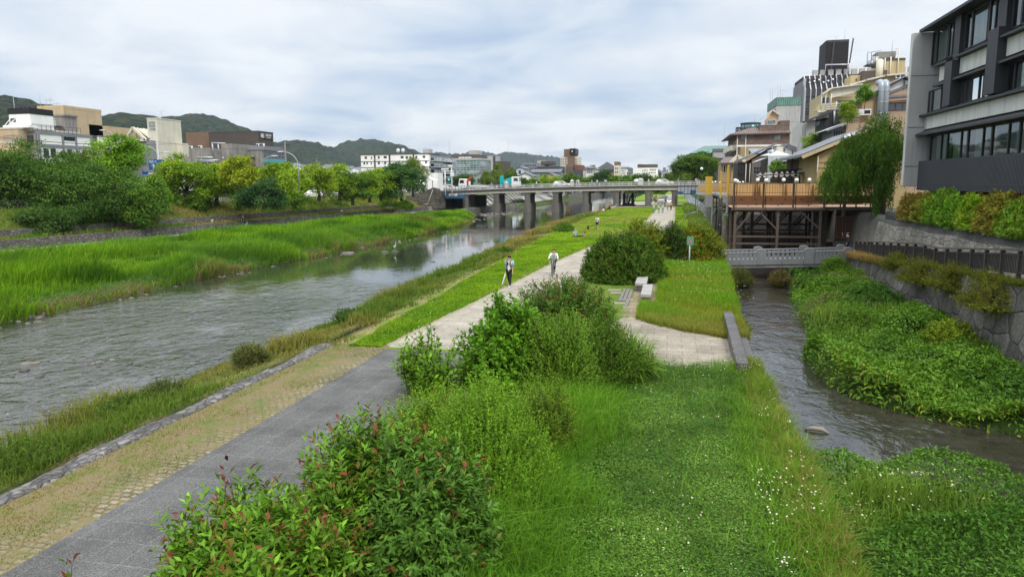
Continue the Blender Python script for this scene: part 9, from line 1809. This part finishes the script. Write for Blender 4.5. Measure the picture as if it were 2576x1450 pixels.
for lb,k_,px,py,s,dk in (('largest tan stone in the rapids at the left','w7',133,798,.36,0),('pale flat stone touching the largest tan stone','w7',178,797,.26,0),('dark wet stone just below the tan stone','w7',120,833,.36,1),('small dark stone at the left edge of the rapids','w7',55,861,.2,1),('tan stone alone in the rapids','w7',568,780,.25,0),('dark upright stump in the river','w7',813,716,.17,1),('dark pointed stone near the right river bank','w7',1362,684,.33,1),('tiny tan stone left of the lone tan one','w7',467,798,.18,0),('dark stone beside the lone tan stone','w7',500,812,.18,1),('flat dark stone in the shallows near the far bank','w7',530,603,.2,1),('dark low stone in the rapids above the foam','w7',655,795,.22,1),('large pale boulder at the far waterline','z2',935,1385,.75,0),('low pale stone left of the large far boulder','z2',890,1388,.5,0),('grey stone where the heron stands','z2',1405,1372,.5,1),('dark stone left of the heron','z2',1300,1375,.55,1),('small dark stone alone in the middle of the far river','w7',2177,286,.3,1),('pale big stone on the spit at the left edge','w7',205,552,.45,0),('brown log like stone on the right bank below the bridge','z3',580,995,.9,0),('whitish stone at the pier foot','w4',1880,965,.5,0)):
    x,y=G(*q(k_,px,py),WZ); rock(lb,x,y,WZ-.02,s*.62,bool(dk))
for i in range(46):
    y=24+78*rr.random()**1.1; x=float(Xr(y))+rr.uniform(.1,1.5); rock('small pale stone scattered at the waterline below the reeds',x,y,WZ-.02,rr.uniform(.07,.2),rr.random()<.4,'stones along the far waterline')
for i in range(60):
    f_=rr.random(); px=1000+f_*1480+rr.uniform(-20,20); py=1335-f_*345+rr.uniform(-14,14); x,y=G(*q('z2',px,py),WZ); rock('small pale stone in the shallows towards the bridge',x,y,WZ-.03,rr.uniform(.12,.34),rr.random()<.45,'stones in the shallows by the bridge')
for i in range(40): x,y=G(*q('w4',rr.uniform(1150,1640),rr.uniform(975,1040)),WZ); rock('small stone on the gravel bar at the first pier',x,y,WZ-.03,rr.uniform(.15,.4),rr.random()<.5,'stones on the gravel bar by the pier')
for i in range(14): x,y=G(*q('w7',rr.uniform(0,200),rr.uniform(545,600)),WZ); rock('pale stone of the gravel spit at the left edge',x,y,WZ,rr.uniform(.12,.26),False,'stones of the gravel spit')
for i in range(26): x,y=G(rr.uniform(60,340),rr.uniform(905,1095),WZ); rock('dark wet stone breaking the surface of the rapids',x,y,WZ-.05,rr.uniform(.1,.2),True,'wet stones in the rapids')
t=Th('driftwood','pale driftwood log lying in the canal shallows','driftwood',(4.19,21.02,CZ)); m=t.mb(); m.tube([(3.9,21.1,CZ+.03),(4.1,21.05,CZ+.09),(4.35,20.98,CZ+.09),(4.5,20.9,CZ+.02)],[.03,.07,.07,.03],8); t.add(m,'log',M('bleached_wood',(.3,.27,.22),.8,.25,4.))
BG_=M('heron_grey',(.5,.52,.54),.8,.1,3.)
x,y=G(*q('z2',1398,1372),WZ); t=thing('heron','pale grey heron standing on a stone in the river','bird',(x,y,WZ+.2),1.2); t.scale=(.75,.75,.75); skinmesh('body',[Vector(v) for v in ((-.3,0,.42),(-.1,0,.48),(.1,0,.55),(.18,0,.75),(.14,0,.92),(.22,0,1.02),(.4,0,1.0),(0,.05,.3),(0,.05,.0),(0,-.05,.3),(.02,-.05,0.))],[(0,1),(1,2),(2,3),(3,4),(4,5),(5,6),(1,7),(7,8),(1,9),(9,10)],[.03,.11,.09,.035,.03,.045,.012,.015,.012,.015,.012],BG_,t,1)
x,y=G(*q('z3',1150,730),WZ); t=thing('bird','dark bird with spread wings low over the river','bird',(x,y,WZ+.6),.4); skinmesh('body',[Vector(v) for v in ((-.3,0,0),(-.05,0,.02),(.15,0,.03),(.27,0,.05),(.36,0,.03),(.05,.25,.1),(-.08,.6,.05),(.05,-.25,.1),(-.08,-.6,.05))],[(0,1),(1,2),(2,3),(3,4),(2,5),(5,6),(2,7),(7,8)],[(.07,.02),.08,.07,.05,.015,(.09,.015),(.05,.01),(.09,.015),(.05,.01)],CK,t,1)

# ------------------------------------------------------------------ air
hz=MB().box(-4200,4200,-200,5700,-40,760).build('haze',None if False else bpy.data.materials.new('haze_air')); tag(hz,kind='stuff')
hm_=hz.data.materials[0]; hm_.use_nodes=True; nt=hm_.node_tree; nt.nodes.remove(nt.nodes['Principled BSDF']); pv_=N(nt,'ShaderNodeVolumePrincipled'); pv_.inputs['Color'].default_value=(.72,.84,1.,1); pv_.inputs['Density'].default_value=.00007; pv_.inputs['Anisotropy'].default_value=.2
nt.links.new(pv_.outputs[0],nt.nodes['Material Output'].inputs['Volume'])
